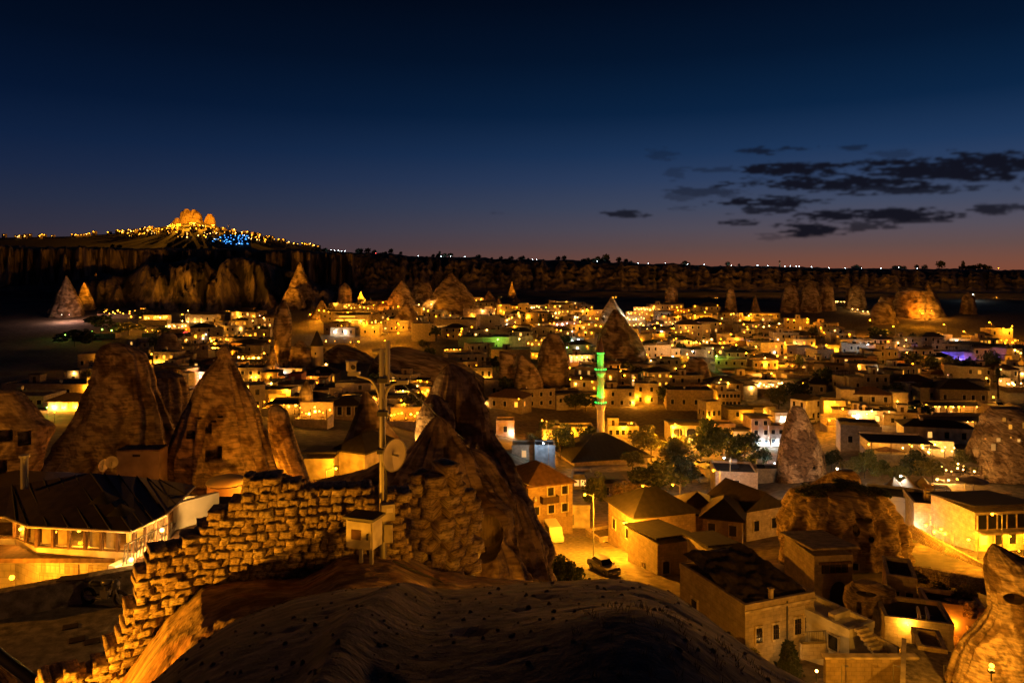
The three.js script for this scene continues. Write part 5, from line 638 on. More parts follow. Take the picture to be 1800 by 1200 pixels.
// ---- trees of the plaza and the town ----
seed(55);
for (const [x, y, w, h, lf, l] of [[985, 808, 62, 54, 0, 'round green tree left of the mosque roof'], [1030, 800, 44, 48, 2, 'dark tree just left of the minaret'], [1145, 812, 66, 62, 1, 'yellow-green plaza tree right of the mosque roof'], [1175, 830, 60, 56, 1, 'yellow-lit tree in front of the arched corner building'], [1232, 822, 80, 78, 0, 'largest dark green plaza tree'], [1195, 812, 36, 46, 1, 'small bright tree beside the corner building'], [1270, 800, 40, 44, 2, 'dark tree left of the tall narrow building'], [1310, 822, 66, 60, 2, 'dark plaza tree in front of the white-lit shop'], [1335, 828, 44, 38, 0, 'rounded green tree left of the big blunt chimney'], [1160, 884, 110, 74, 2, 'big dark willow-like tree above the bare tree'], [1200, 862, 62, 60, 2, 'dark tree beside the steep bright lane'], [1112, 912, 92, 58, 3, 'bare-looking orange-lit tree under the orange lamp'], [1045, 905, 54, 64, 0, 'dark green tree at the top of the sloping street'], [1520, 842, 48, 50, 0, 'green tree strung with small lights, right plaza'], [1462, 828, 44, 36, 2, 'dark tree sparkling with white lights'], [1550, 846, 46, 36, 0, 'rounded green hedge tree right of the sparkling tree'], [1598, 846, 58, 50, 2, 'dark palm-like tree below the glazed dining terrace'], [1620, 850, 50, 40, 1, 'lit green tree below the dining terrace'], [1694, 842, 46, 46, 1, 'bright yellow-lit tree beside the rock with cave windows'], [1435, 830, 30, 30, 1, 'small lit tree right of the big blunt chimney'], [1740, 672, 44, 50, 2, 'dark tree among the lamps at upper right'], [1112, 826, 42, 34, 1, 'low bright tree at the right corner of the mosque'], [1216, 852, 40, 38, 0, 'green tree at the head of the steep lane'], [938, 802, 42, 40, 1, 'lit tree left of the bluish plaza lamp'], [962, 772, 36, 30, 0, 'round tree in front of the low yellow building'], [1292, 836, 46, 36, 1, 'bushy lit tree between the parked cars and the white shop'], [1492, 842, 42, 34, 1, 'small yellow-green tree among right plaza lights'], [1640, 850, 44, 36, 1, 'bright tree left of the bright yellow-lit tree'], [1578, 852, 40, 34, 0, 'dark green tree under the glazed dining terrace']]) tree(x, y, w, h, lf, l);
conifer(1755, 702, 40, 58, 'tall dark conifer standing among lights at right'); conifer(950, 580, 10, 30, 'slim dark cypress among white terrace lamps');
for (let i = 0; i < 64; i++) { const y = rr(560, 740), x = rr(150, 1790); if (!inTown(x, y)) continue; tree(x, y + 4, rr(4, 8) / place(x, y) * F, rr(4, 8) / place(x, y) * F, pick([0, 2, 2, 1]), null, null, { far: 1 }); }
for (const [x, y, w, h] of [[1436, 598, 26, 26], [1640, 660, 50, 34], [1670, 668, 50, 40], [1705, 672, 50, 40], [1600, 655, 44, 36], [252, 562, 40, 18], [285, 590, 30, 16], [462, 590, 20, 18], [1540, 600, 40, 24], [180, 580, 50, 26], [130, 610, 60, 30], [225, 590, 50, 24], [1335, 600, 30, 16]]) tree(x, y, w, h, pick([0, 1, 2]), null, null, { far: 1 });
const stoneG = [0, 1, 2, 3, 4, 5].map((k) => { let g = new THREE.BoxGeometry(1, 1, 1, 3, 3, 3); g.deleteAttribute('uv'); g.deleteAttribute('normal'); g = mergeVertices(g); const p = g.attributes.position; for (let i = 0; i < p.count; i++) { const v = V3(p.getX(i), p.getY(i), p.getZ(i)), r = v.clone().normalize().multiplyScalar(.66); v.lerp(r, .15); v.multiplyScalar(1 + .2 * noise(v.x * 2.6 + k * 9, v.y * 2.2, v.z * 2.2)); p.setXYZ(i, v.x * 1.06, v.y * 1.06, v.z * 1.06); } const q = g.toNonIndexed(), uv = []; const c = g.clone(); c.computeVertexNormals(); const cn = c.toNonIndexed(); for (let i = 0; i < q.attributes.position.count; i++) uv.push(q.attributes.position.getX(i) * .5 + k * .37, q.attributes.position.getY(i) * .5 + q.attributes.position.getZ(i) * .3); cn.setAttribute('uv', new THREE.Float32BufferAttribute(uv, 2)); return cn; });

// ================= roads, vehicles, near houses =================
function strip(name, left, right, mat, label, lift = 0.1, nu = 8, nv = 60) {   // a road from its two edges, each a list of [px, py] on the ground
  const L = left.map(([x, y], i) => [i, x, place(x, y, 0, 48)]), R = right.map(([x, y], i) => [i, x, place(x, y, 0, 48)]), n = left.length - 1;
  const g = grid(nu, nv, (u, v) => { const t = v * n, a = [1, 2].map((k) => table(L.map((q) => [q[0], q[k]]), t)), b = [1, 2].map((k) => table(R.map((q) => [q[0], q[k]]), t)); const xa = (a[0] - CX) / F * a[1], xb = (b[0] - CX) / F * b[1], x = lerp(xa, xb, u), d = lerp(a[1], b[1], u); return V3(x, ground(CX + x / d * F, d) + lift, -d); });
  g.index.array.reverse(); g.computeVertexNormals(); const m = mesh(name, g, mat); return tag(m, label, null, null, 'structure');
}
strip('road', [[945, 1045], [952, 1010], [958, 975], [962, 945], [950, 922]], [[1118, 1045], [1100, 1012], [1066, 970], [1040, 935], [1036, 905]], M.asphalt, 'sloping street lit orange below the houses');
strip('road', [[1236, 885], [1246, 850], [1238, 826], [1228, 806]], [[1262, 885], [1272, 850], [1274, 830], [1300, 808]], M.asphalt, 'steep bright lane beside the plaza car park');
strip('road', [[1590, 952], [1640, 962], [1690, 982], [1740, 1000]], [[1604, 920], [1650, 942], [1720, 962], [1790, 975]], M.asphalt, 'lamp-lit road below the houses at right');
strip('road', [[1500, 578], [1560, 580], [1578, 592], [1610, 600]], [[1510, 574], [1568, 572], [1600, 588], [1620, 596]], M.concrete, 'orange-lit earth road bending across the dark slope', 0.2);
strip('road', [[1578, 580], [1610, 570], [1640, 560]], [[1580, 574], [1605, 563], [1634, 555]], M.concrete, 'earth road climbing to the cave-house rocks', 0.2);
// cars
const carParts = (() => {
  const prof = new THREE.Shape(); [[-2.1, .28], [-2.1, .72], [-1.95, .86], [-1.0, .95], [1.15, .98], [1.95, .84], [2.1, .7], [2.1, .28]].forEach(([x, y], i) => i ? prof.lineTo(x, y) : prof.moveTo(x, y));
  const body = new THREE.ExtrudeGeometry(prof, { depth: 1.56, bevelEnabled: true, bevelSize: .07, bevelThickness: .07, bevelSegments: 2, steps: 1 }).translate(0, 0, -.78);
  const cab = polyG([[-1.0, .93, .76], [1.55, .95, .76], [1.0, 1.44, .58], [-.35, 1.45, .58], [-1.0, .93, -.76], [1.55, .95, -.76], [1.0, 1.44, -.58], [-.35, 1.45, -.58]], [[0, 1, 2, 3], [5, 4, 7, 6], [4, 0, 3, 7], [1, 5, 6, 2], [3, 2, 6, 7]]);
  const roof = box(1.5, .05, 1.2, .33, 1.44, 0), wheel = new THREE.CylinderGeometry(.32, .32, .22, 18).rotateX(Math.PI / 2), rim = new THREE.CylinderGeometry(.2, .2, .235, 12).rotateX(Math.PI / 2), head = box(.08, .13, .32, 0, 0, 0), plate = box(.03, .12, .5), mirror = box(.12, .12, .18);
  return { body, cab, roof, wheel, rim, head, plate, mirror };
})();
const paint = (r, g, b) => new THREE.MeshPhysicalMaterial({ color: col(r, g, b), roughness: .35, clearcoat: .8, clearcoatRoughness: .15 });
const PAINT = { white: paint(.7, .69, .66), dark: paint(.12, .115, .11), silver: paint(.38, .38, .38), red: paint(.3, .03, .02) }, tyre = M.black, headMat = new THREE.MeshStandardMaterial({ color: col(.75, .75, .7), roughness: .2 }), tailMat = new THREE.MeshStandardMaterial({ color: col(.4, .02, .01), roughness: .3 }), rimMat = M.metal;
function car(px, py, yaw, c, label, group, d0) {   // front faces local -x
  const d = d0 || place(px, py), p = P(px, py, d), t = thing('parked_car', V3(p.x, (d0 ? p.y : ground(px, d)) + .12, p.z), yaw); tag(t, label, 'car', group);
  mesh('body', carParts.body, PAINT[c], t); const k = mesh('cabin_glass', carParts.cab, M.glass, t); mesh('roof', carParts.roof, PAINT[c], t);
  for (const [x, z] of [[-1.3, .78], [-1.3, -.78], [1.3, .78], [1.3, -.78]]) { const w = mesh('wheel', carParts.wheel, tyre, t, [x, .32, z]); mesh('rim', carParts.rim, rimMat, w); }
  for (const z of [-.58, .58]) { mesh('headlight', carParts.head, headMat, t, [-2.15, .6, z]); mesh('tail_light', carParts.head, tailMat, t, [2.15, .62, z]); mesh('mirror', carParts.mirror, PAINT[c], t, [-.7, .95, z * 1.6]); }
  mesh('number_plate', carParts.plate, M.white, t, [-2.19, .4, 0]); return t;
}
car(1061, 1008, 2.05, 'dark', 'dark car parked facing uphill on the orange street');
{ const d = place(973, 950), t = thing('white_van', V3(P(973, 950, d).x, ground(973, d) + .12, -d), 1.75, 'white van parked at the left side of the sloping street', 'van');
  const s = new THREE.Shape(); [[-2.3, .35], [-2.35, .9], [-1.75, 1.15], [-1.15, 1.9], [2.3, 1.95], [2.35, .35]].forEach(([x, y], i) => i ? s.lineTo(x, y) : s.moveTo(x, y)); mesh('body', new THREE.ExtrudeGeometry(s, { depth: 1.7, bevelEnabled: true, bevelSize: .06, bevelThickness: .06, bevelSegments: 2 }).translate(0, 0, -.85), PAINT.white, t); mesh('windscreen', box(.06, .8, 1.5), M.glass, t, [-1.5, 1.1, 0]).rotation.z = -.68; for (const z of [-.93, .93]) { mesh('side_window', box(.9, .5, .03), M.glass, t, [-.6, 1.25, z]); mesh('side_window', box(1.8, .5, .03), M.glass, t, [1, 1.25, z]); mesh('headlight', carParts.head, headMat, t, [-2.4, .7, z * .7]); for (const x of [-1.45, 1.5]) { const w = mesh('wheel', carParts.wheel, tyre, t, [x, .32, z * .88]); mesh('rim', carParts.rim, rimMat, w); } } mesh('number_plate', carParts.plate, M.white, t, [-2.42, .45, 0]); }
for (const [x, y, a, c, l] of [[1231, 822, .4, 'white', 'first white car in the plaza parking row from the left'], [1250, 823, .4, 'white', 'second white car in the plaza parking row'], [1268, 824, .4, 'silver', 'third car, nearest the lamp, in the plaza parking row'], [966, 788, .2, 'white', 'white car under the bluish lamp by the plaza'], [988, 790, .2, 'silver', 'silver car right of the white car by the plaza'], [690, 576, .3, 'silver', 'pale car on the bright street below the dark cone chimney'], [676, 588, .2, 'white', 'white car at the top of the bright earth slope'], [452, 652, .1, 'dark', 'dark car on the yellow-lit square left'], [470, 650, .1, 'silver', 'silver car right of the dark car on the yellow-lit square'], [1230, 846, 1.8, 'silver', 'car halfway down the lane beside the dark willow tree'], [1424, 745, .5, 'white', 'white car at the foot of the white gabled house'], [1780, 735, .3, 'silver', 'car behind the rock with cave windows']]) car(x, y, a, c, l);
// ---- houses around the sloping street and the lower right ----
seed(77);
house({ px: 968, py: 912, w: 86, h: 62, d: 108, yaw: .38, dp: 9, wall: 4, roof: 'hip', roofM: M.roofRed, rh: 2.2, win: [2, 3], skip: .2, chim: .6, name: 'stone_house' }, 'plain two-storey house with a brown tiled roof left of the street', 'house'); mark('tiled house', 968, 870);
{ const h = scene.children.find((q) => q.userData.label?.startsWith('plain two-storey house with a brown')); mesh('balcony', merge([box(2.6, .15, 1.1, -.4, 2.6, .55), box(2.6, .8, .06, -.4, 2.75, 1.08), box(.06, .8, 1.1, -1.68, 2.75, .55), box(.06, .8, 1.1, .88, 2.75, .55)]), M.darkWood, h); mesh('drainpipe', cylG(.06, .06, 5, 6, 2.6, .1, .1), M.darkMetal, h); mesh('dish', dishG(.4), M.dish, h, [-2.6, 3.2, .3], .6); }
{ const h = house({ px: 992, py: 922, w: 90, h: 28, d: 113, dp: .5, wall: 'white', win: [1, 0], yaw: -.03, name: 'garden_wall' }, 'long whitewashed wall with a grey garage door beyond the street', 'wall'); const g = mesh('garage_door', box(1.6, 1.6, .1), M.grey, h.g, [.7, 0, .06]); for (let i = 0; i < 5; i++) mesh('panel', box(1.5, .28, .04, 0, .03 + i * .31, .06), M.grey, g); }
house({ px: 1184, py: 1030, w: 64, h: 76, d: 85, yaw: .34, dp: 7, wall: 2, roof: 'shed', win: [1, 0], name: 'stone_barn' }, 'long stone house with its street side lit bright yellow', 'house'); mark('bright stone house', 1150, 980);
{ const b = scene.children.find((q) => q.name === 'stone_barn'); const w = windowAt(b, 4.2, 7, 'f', -1, 1.6, .85, 1.4, 0, 'warm', true); mesh('window', surroundG, M.trim, b, [-2.12, 1.2, -3.2], -Math.PI / 2).scale.set(.5, .6, 1); }
house({ px: 1170, py: 975, w: 120, h: 72, d: 96, yaw: .3, dp: 8, wall: 4, roof: 'hip', win: [1, 2], rh: 2.4 }, 'dark hip-roofed house behind the bright stone wall', 'house');
house({ px: 1228, py: 945, w: 78, h: 42, d: 106, yaw: -.2, dp: 7, wall: 2, roof: 'hip', win: [1, 2], rh: 2.2 }, 'dark roofed house with a small dormer side, middle of the dark cluster', 'house');
house({ px: 1270, py: 955, w: 66, h: 44, d: 102, yaw: -.35, dp: 7, wall: 0, roof: 'hip', win: [1, 2], rh: 2 }, 'hipped house with a pale lit gable side right of the dark cluster', 'house');
house({ px: 1345, py: 950, w: 82, h: 58, d: 106, yaw: .42, dp: 8, wall: 3, roof: 'gable', win: [1, 2], rh: 2.2, skip: 0 }, 'pale gabled house with a small awning beside the big rock outcrop', 'house');
house({ px: 1295, py: 870, w: 72, h: 36, d: 138, yaw: -.15, dp: 8, wall: 2, roof: 'flat', roofM: M.roofDark, win: [1, 1] }, 'plain windowless-looking flat house right of the bright lane', 'house');
house({ px: 1335, py: 850, w: 90, h: 22, d: 150, dp: 4, wall: 2, win: [1, 0] }, 'long low wall-like shed behind the flat house by the lane', 'shed');
house({ px: 1262, py: 912, w: 60, h: 22, d: 122, yaw: .5, dp: 6, wall: 0, roof: 'gable', win: [1, 1] }, 'low gabled shed at the foot of the bright lane', 'shed');
house({ px: 1066, py: 880, w: 60, h: 30, d: 138, dp: 7, wall: 4, roof: 'shed', win: [1, 3], lit: .3, lamps: [[-.05, .5, 'warm', 14]] }, 'shaded verandah house under the mosque roof', 'house');
house({ px: 1025, py: 862, w: 34, h: 24, d: 146, dp: 4, wall: 1, win: [1, 3], lit: .9, tone: 'soft', skip: 0 }, 'small pavilion with lit yellow windows left of the verandah house', 'house');
house({ px: 922, py: 812, w: 44, h: 26, d: 165, wall: 0, win: [1, 1], lit: .8, tone: 'soft' }, 'small tan house with one lit window beside the dark shed', 'house'); house({ px: 958, py: 812, w: 36, h: 26, d: 163, wall: 'blue', win: [1, 0], roofM: M.roofDark }, 'dark blue-grey shed near the bluish lamp', 'shed');
house({ px: 1270, py: 1012, w: 50, h: 44, d: 80, yaw: .25, dp: 5, wall: 3, win: [1, 1], roof: 'shed' }, 'ruined pale shed in the dark below the hipped houses', 'shed');
house({ px: 616, py: 836, w: 62, h: 44, d: 88, yaw: -.45, dp: 6.5, wall: 'plaster', roof: 'hip', rh: 1.6, win: [1, 2], skip: .3, wh: 1 }, 'yellow plaster house with a dark hipped roof left of the pole', 'house'); mark('yellow plaster house', 616, 812);
house({ px: 560, py: 840, w: 52, h: 34, d: 86, dp: 5, wall: 'plaster', roof: 'shed', win: [1, 0] }, 'lower flat-roofed annexe left of the yellow plaster house', 'house');
streetLamp(590, 822, 4, 'sodium', 60, 'orange lamp by the yellow plaster house', 84); streetLamp(700, 838, 4, 'sodium', 40, 'lamp behind the satellite dish', 80);
house({ px: 100, py: 900, w: 10, h: 10, d: 70, dp: 4, wall: 1, win: [1, 0] }, 'small hut behind the two-tiered cone', 'hut');
// the lower right quarter
rock('rock_outcrop', [[856, 1420, 1500], [864, 1398, 1548], [884, 1384, 1568], [905, 1378, 1576], [945, 1374, 1586], [985, 1384, 1596], [1035, 1410, 1610]], 88, { near: 1, k: .6, seg: 110, n: 90, amp: .13, f: .4, flute: .22, lay: .05, dark: .02, holes: [[1518, 914, 30, 12, 2, 1], [1504, 934, 12, 18, 1.4, 1], [1528, 945, 10, 12, 1, 1], [1500, 925, 8, 8, 1, 1]] }, 'big flat-topped rock outcrop with dark cave mouths, right of centre', 'rock'); mark('big rock outcrop', 1470, 920);
rock('rock_outcrop', [[826, 1474, 1500], [838, 1452, 1512], [858, 1420, 1516], [885, 1400, 1522]], 102, { near: 1, k: .7, seg: 60, n: 46, amp: .1, f: .3, dark: .15 }, 'dark-topped rock hump behind the big outcrop', 'rock');
rock('rock_outcrop', [[1022, 1500, 1540], [1034, 1488, 1570], [1056, 1486, 1576], [1090, 1492, 1580], [1120, 1490, 1586]], 66, { near: 1, k: .6, seg: 70, n: 50, amp: .12, f: .6, lay: .08, dark: .1, holes: [[1520, 1046, 34, 8, 1.4, 1], [1506, 1072, 10, 26, 1.2]] }, 'eroded rock shelf between the two ruined houses', 'rock');
rock('overhanging_rock', [[956, 1744, 1752], [966, 1738, 1772], [985, 1735, 1810], [1030, 1738, 1850], [1068, 1742, 1860], [1090, 1733, 1860], [1130, 1700, 1870], [1165, 1684, 1880], [1210, 1668, 1890], [1260, 1660, 1900]], 48, { near: 1, k: .6, seg: 120, n: 120, amp: .1, f: .5, flute: .16, dark: .04, holes: [[1784, 1056, 34, 20, 2, 1]] }, 'tall overhanging rock at the right edge with a lit pale foot', 'rock'); mark('overhanging rock', 1760, 1060);
{ const d = 59, h = house({ px: 1372, py: 1172, w: 150, h: 110, d, yaw: .36, dp: 9, wall: 0, win: [1, 0], roofM: M.turf, name: 'ruined_house' }, 'old stone house with a grassy roof and four windows in front', 'house'), W = h.W; mark('grass-roofed house', 1372, 1090);
  for (const [f, w, hh, a] of [[.19, .6, 1.15, 1], [.43, .58, 1.15, 1], [.75, .66, 1.25, 0], [.9, .66, 1.25, 0]]) { const s = windowAt(h.g, W, 9, 'f', (f - .5) * W, 2.35, w, hh, 0, 'warm', a); mesh('grille', merge([box(.05, 1, .03, -.18, 0, .09), box(.05, 1, .03, .18, 0, .09), box(1, .05, .03, 0, .35, .09), box(1, .05, .03, 0, .68, .09)]), M.darkWood, s); }
  mesh('drainpipe', cylG(.06, .06, 5, 8, W * .09, .2, .09), M.darkMetal, h.g); mesh('cornice', box(W + .2, .18, .2, 0, h.H - .15, .06), M.trim, h.g); mesh('chimney_stack', merge([box(.3, .9, .3, -W * .1, h.H + .3, -.3), box(.4, .1, .4, -W * .1, h.H + 1.2, -.3)]), M.walls[0], h.g);
  for (let j = 0; j < 15; j++) for (let i = 0; i < 7; i++) { const y = .3 + j * .33, x = W * .12 + .2 + i * .41 + (j % 2) * .2; if (x > W / 2 - .1 || y > h.H - .6 || (y > 1.9 && y < 3.9 && x > W * .18)) continue; mesh('stone', box(.39, .31, .05, x, y, .012), pick([M.walls[0], M.walls[3], M.walls[1]]), h.g); }
  const turf = grid(30, 40, (u, v) => V3((u - .5) * (W - .3), h.H + .18 + .5 * Math.max(0, fbm(u * 5, v * 6, 2, 4) + .25) + v * 1.1, -.2 - v * 8.6)); mesh('turf', turf, M.turf, h.g); }
{ const d = 72, h = house({ px: 1466, py: 1068, w: 72, h: 92, d, yaw: .12, dp: 6, wall: 2, win: [1, 0], roof: 'shed', roofM: M.roofTan }, 'roofless-looking house with a long dark balcony opening under its eave', 'house'); mesh('balcony_shade_panel', box(2.7, .85, .12, .1, h.H - 1.7, .03), M.black, h.g); mesh('lintel', box(3.3, .2, .3, .1, h.H - .8, .1), M.wood, h.g); for (let i = 0; i < 5; i++) mesh('railing_post', box(.05, .8, .05, -1.1 + i * .6, h.H - 1.7, .14), M.wood, h.g); mesh('doorway_shade_panel', archG, M.black, h.g, [.5, 0, .05]).scale.set(1.8, 2.3, 1); }  // flat black panels stand for the shade inside the opening and doorway
{ const h = house({ px: 1586, py: 1080, w: 46, h: 58, d: 69, yaw: -.38, dp: 5, wall: 1, win: [1, 2], skip: 0, ww: .6, wh: 1.1, roofM: M.turf }, 'small lit stone house front with two windows beside the rock shelf', 'house'); }
{ const h = house({ px: 1515, py: 1168, w: 66, h: 58, d: 57, yaw: .5, dp: 5.5, wall: 'white', win: [1, 0], roofM: M.white }, 'small white flat-roofed building with a bright roof, lower right', 'house'); mark('white flat roof', 1525, 1105); mesh('skylight', box(1.9, .5, .6, .3, h.H + .16, -2.2), M.white, h.g); }
{ const h = house({ px: 1616, py: 1146, w: 108, h: 46, d: 61, yaw: -.3, dp: 4.5, wall: 1, win: [1, 0], roofM: M.roofDark }, 'long low stone building with a floodlit roof edge, lower right', 'house'); bulb(h.g, -.9, h.H + .15, .4, 'warm', 16, .09, 16); mesh('window', surroundG, M.trim, h.g, [.9, .6, .02]).scale.set(.7, .9, 1); mesh('pane', paneG, M.glass, h.g, [.9, .6, .05]).scale.set(.7, .9, 1); }
{ const h = house({ px: 1680, py: 1128, w: 90, h: 56, d: 64, yaw: -.3, dp: 3, wall: 'pink', win: [1, 0], roofM: M.roofDark }, 'reddish wall glowing orange under a lamp at lower right', 'house'); bulb(h.g, -.2, h.H * .55, .35, 'amber', 8, .1, 16); }
for (const [x, l] of [[1614, 'left one of two orange-lit satellite dishes on the roof'], [1629, 'right one of two orange-lit satellite dishes on the roof']]) { const t = thing('satellite_dish', P(x, 1092, 60), .9, l, 'satellite dish'); const q = mesh('reflector', dishG(.5), M.dish, t, [0, .7, 0]); q.rotation.x = -.3; mesh('mast', cylG(.03, .03, .8, 6), M.metal, t); mesh('feed_arm', bar(V3(0, .55, .1), V3(0, .6, .5), .015), M.metal, t); }
function dishG(r) { return new THREE.LatheGeometry([...Array(9)].map((_, i) => new THREE.Vector2(r * i / 8, .16 * r * (i / 8) ** 2)).concat([...Array(9)].map((_, i) => new THREE.Vector2(r * (8 - i) / 8, .16 * r * ((8 - i) / 8) ** 2 - .02))), 28).rotateX(Math.PI / 2); }
{ const t = thing('garden_wall', P(1530, 1200, 52), 0, 'long low courtyard wall with a pale cap at the bottom right', 'wall'); mesh('wall', box(6.4, 3, .4, 0, -1.2, 0), M.walls[2], t); mesh('cap', box(6.6, .14, .6, 0, 1.8, 0), M.trim, t); const u = thing('terrace_slab', P(1640, 1185, 50), -.5, 'pale paved path descending beside the overhanging rock', 'path'); mesh('paving', box(3.2, .3, 8, 0, -.3, 0), M.concrete, u); mesh('kerb', box(.3, .7, 8, 1.75, -.3, 0), M.trim, u); mesh('kerb', box(.3, .6, 8, -1.75, -.3, 0), M.trim, u); u.rotation.x = 0; }
{ const t = thing('iron_fence', P(1432, 1128, 58), .1, 'thin iron railing right of the grass-roofed house', 'railing'); mesh('rail', box(4, .05, .05, 1, .8, 0), M.metal, t); mesh('rail', box(4, .05, .05, 1, 0, 0), M.metal, t); for (let i = 0; i < 22; i++) mesh('bar', box(.025, .8, .025, -.95 + i * .186, 0, 0), M.metal, t); mesh('base_wall', box(4.2, 1.2, .4, 1, -1.25, 0), M.walls[1], t); }
for (const [x, y, l] of [[1480, 1168, 'unlit lamp post leftmost of three along the bottom'], [1571, 1168, 'unlit lamp post in the middle of three along the bottom'], [1660, 1168, 'unlit lamp post rightmost of three along the bottom']]) { const t = thing('lamp_post', P(x, 1215, 50), 0, l, 'lamp post'); mesh('pole', cylG(.045, .035, 2, 8, 0, -.2, 0), M.metal, t); mesh('arm', bar(V3(0, 1.8, 0), V3(.25, 1.75, .1), .03), M.metal, t); mesh('lamp_head', box(.22, .08, .14, .3, 1.7, .1), M.metal, t); }
conifer(1388, 1196, 50, 66, 'small dark conifer lit from behind below the grass-roofed house', 56); gardenLamp(1436, 1179, .6, 'soft', 3, 54); gardenLamp(1388, 1160, .5, 'soft', 2.5, 57); gardenLamp(1440, 1242, 1.5, 'sodium', 260, 42);  // last lamp is below the view, placed to light the grass-roofed house
flood(1743, 1172, 43.2, 'warm', 80, 'bright spotlight at the foot of the overhanging rock', 1);
// the road houses at right
house({ px: 1572, py: 945, w: 84, h: 66, d: 106, yaw: -.42, dp: 6, wall: 'grey', win: [1, 0], roofM: M.roofDark }, 'long grey-white blank wall lit coolly from the road', 'building'); flood(1606, 930, 99, 'white', 14, 'unseen white lamp placed to light the long grey-white wall', 1);  // the white lamp is unseen, placed to light the blank wall
{ const h = house({ px: 1660, py: 950, w: 94, h: 56, d: 99, yaw: -.3, dp: 7, wall: 1, win: [1, 0], chim: .3, roofM: M.roofDark }, 'cream house with two cross-barred lit windows above the right road', 'house'), W = h.W; for (const [f, lit] of [[.32, .9], [.52, 1.6], [.74, 0], [.86, 0], [.95, 0]]) { const s = windowAt(h.g, W, 7, 'f', (f - .5) * W, 2, .8, 1.2, lit, 'soft'); mesh('glazing_bar', merge([box(.06, 1, .03, 0, 0, .07), box(1, .05, .03, 0, .5, .07)]), M.wood, s); } }
{ const h = house({ px: 1768, py: 985, w: 116, h: 86, d: 92, yaw: .12, dp: 8, wall: 1, win: [1, 4], lit: .1, roof: 'shed', skip: 0, name: 'stone_house' }, 'two-storey cream house with a dark roof and verandah at the right edge', 'house'), W = h.W; mesh('glazed_upper_floor', box(W * .98, 1.7, .3, 0, h.H - 2, .05), M.glass, h.g); for (let i = 0; i < 7; i++) mesh('post', box(.12, 1.8, .16, W * (i / 6 - .5) * .97, h.H - 2.05, .24), M.trim, h.g); mesh('balcony_edge', box(W, .25, 1.2, 0, h.H - 2.4, .6), M.trim, h.g); for (const x of [-.4, 0, .35]) bulb(h.g, W * x, h.H - 2.8, .8, 'sodium', 16, .1, 12); for (const x of [-.35, .1]) bulb(h.g, W * x, 1.6, 1.2, 'sodium', 16, .1, 12); }
{ const a = P(1602, 934, 98), b = P(1740, 988, 84), t = thing('retaining_wall', a, -Math.atan2(b.z - a.z, b.x - a.x), 'long stone retaining wall with lamps along the right road', 'wall'), L = a.distanceTo(b); for (let i = 0; i < 22; i++) for (let j = 0; j < 5; j++) { const w = L / 22; mesh('stone', box(w * .96, .36, .5, (i + .5 + (j % 2) * .5 - .25) * w, -1.2 + j * .38 - i * .02, -.1 + rr(-.02, .02)), pick(M.stone), t); } mesh('core', box(L, 2.2, .4, L / 2, -1.4, -.14), M.mortar, t); t.rotation.z = 0; }
for (const [x, y, l] of [[1572, 862, 'dark pyramid canopy, leftmost of three behind the grey-white wall'], [1597, 860, 'dark pyramid canopy, middle of three behind the grey-white wall'], [1622, 861, 'dark pyramid canopy, rightmost of three behind the grey-white wall']]) { const t = thing('canopy', P(x, y + 14, 118), .3, l, 'canopy'); mesh('canvas', new THREE.ConeGeometry(2, 1.7, 4).translate(0, 2.6, 0), M.canvasDark, t); for (const [i, k] of [[1, 1], [-1, 1], [1, -1], [-1, -1]]) mesh('leg', cylG(.05, .05, 2, 6, i * 1, 0, k * 1), M.darkMetal, t); }
for (const [x, y, l] of [[1712, 846, 'pale open parasol right of the garden terrace lamps'], [1760, 892, 'large pale parasol above the cream verandah house']]) { const t = thing('parasol', P(x, y + 24, 108), 0, l, 'parasol'); mesh('canopy', new THREE.ConeGeometry(2.1, .7, 8).translate(0, 2.4, 0), M.canvas, t); mesh('pole', cylG(.05, .05, 2.4, 6), M.wood, t); }
tree(1000, 1050, 66, 66, 0, 'dark round bush in front of the sloping street', null, { d: 62, low: 1 }); tree(1318, 1168, 34, 26, 1, 'yellowish bush at the corner of the grass-roofed house', null, { d: 55, low: 1 });
house({ px: 1076, py: 972, w: 50, h: 24, d: 103, yaw: .4, dp: 4, wall: 2, win: [1, 2], ww: .7, wh: 1.1, roofM: M.turf }, 'low roofless ruin at the right side of the sloping street', 'ruin');
rock('rubble_heap', [[986, 1060, 1078], [993, 1052, 1096], [1004, 1056, 1104], [1012, 1060, 1106]], 92, { near: 1, k: .5, seg: 40, n: 24, amp: .3, f: 1.4 }, 'low rubble heap at the edge of the sloping street', 'rubble');
streetLamp(1097, 918, 8.5, 'sodium', 420, 'tall street lamp against the bright stone house wall', 93, 1.2);
// dark scrub on the slope behind the lower houses
seed(31); for (const [x, y, w, h, d, l] of [[1436, 872, 66, 18, 87, 'dark scrub on the left of the outcrop top'], [1492, 866, 70, 18, 87, 'dark scrub on the middle of the outcrop top'], [1540, 874, 50, 16, 87, 'dark scrub on the right of the outcrop top'], [1300, 1025, 60, 26, 70, 'dark weeds left of the grass-roofed house'], [1660, 1060, 60, 30, 72, 'dark scrub on the bank below the right road'], [1620, 1030, 60, 26, 76, 'dark scrub under the right road wall'], [1700, 1062, 44, 34, 66, 'yellowish scrub beside the overhanging rock']]) tree(x, y, w, h, l.startsWith('yellow') ? 3 : 2, l, null, { d, low: 1, name: 'dry_shrub' });
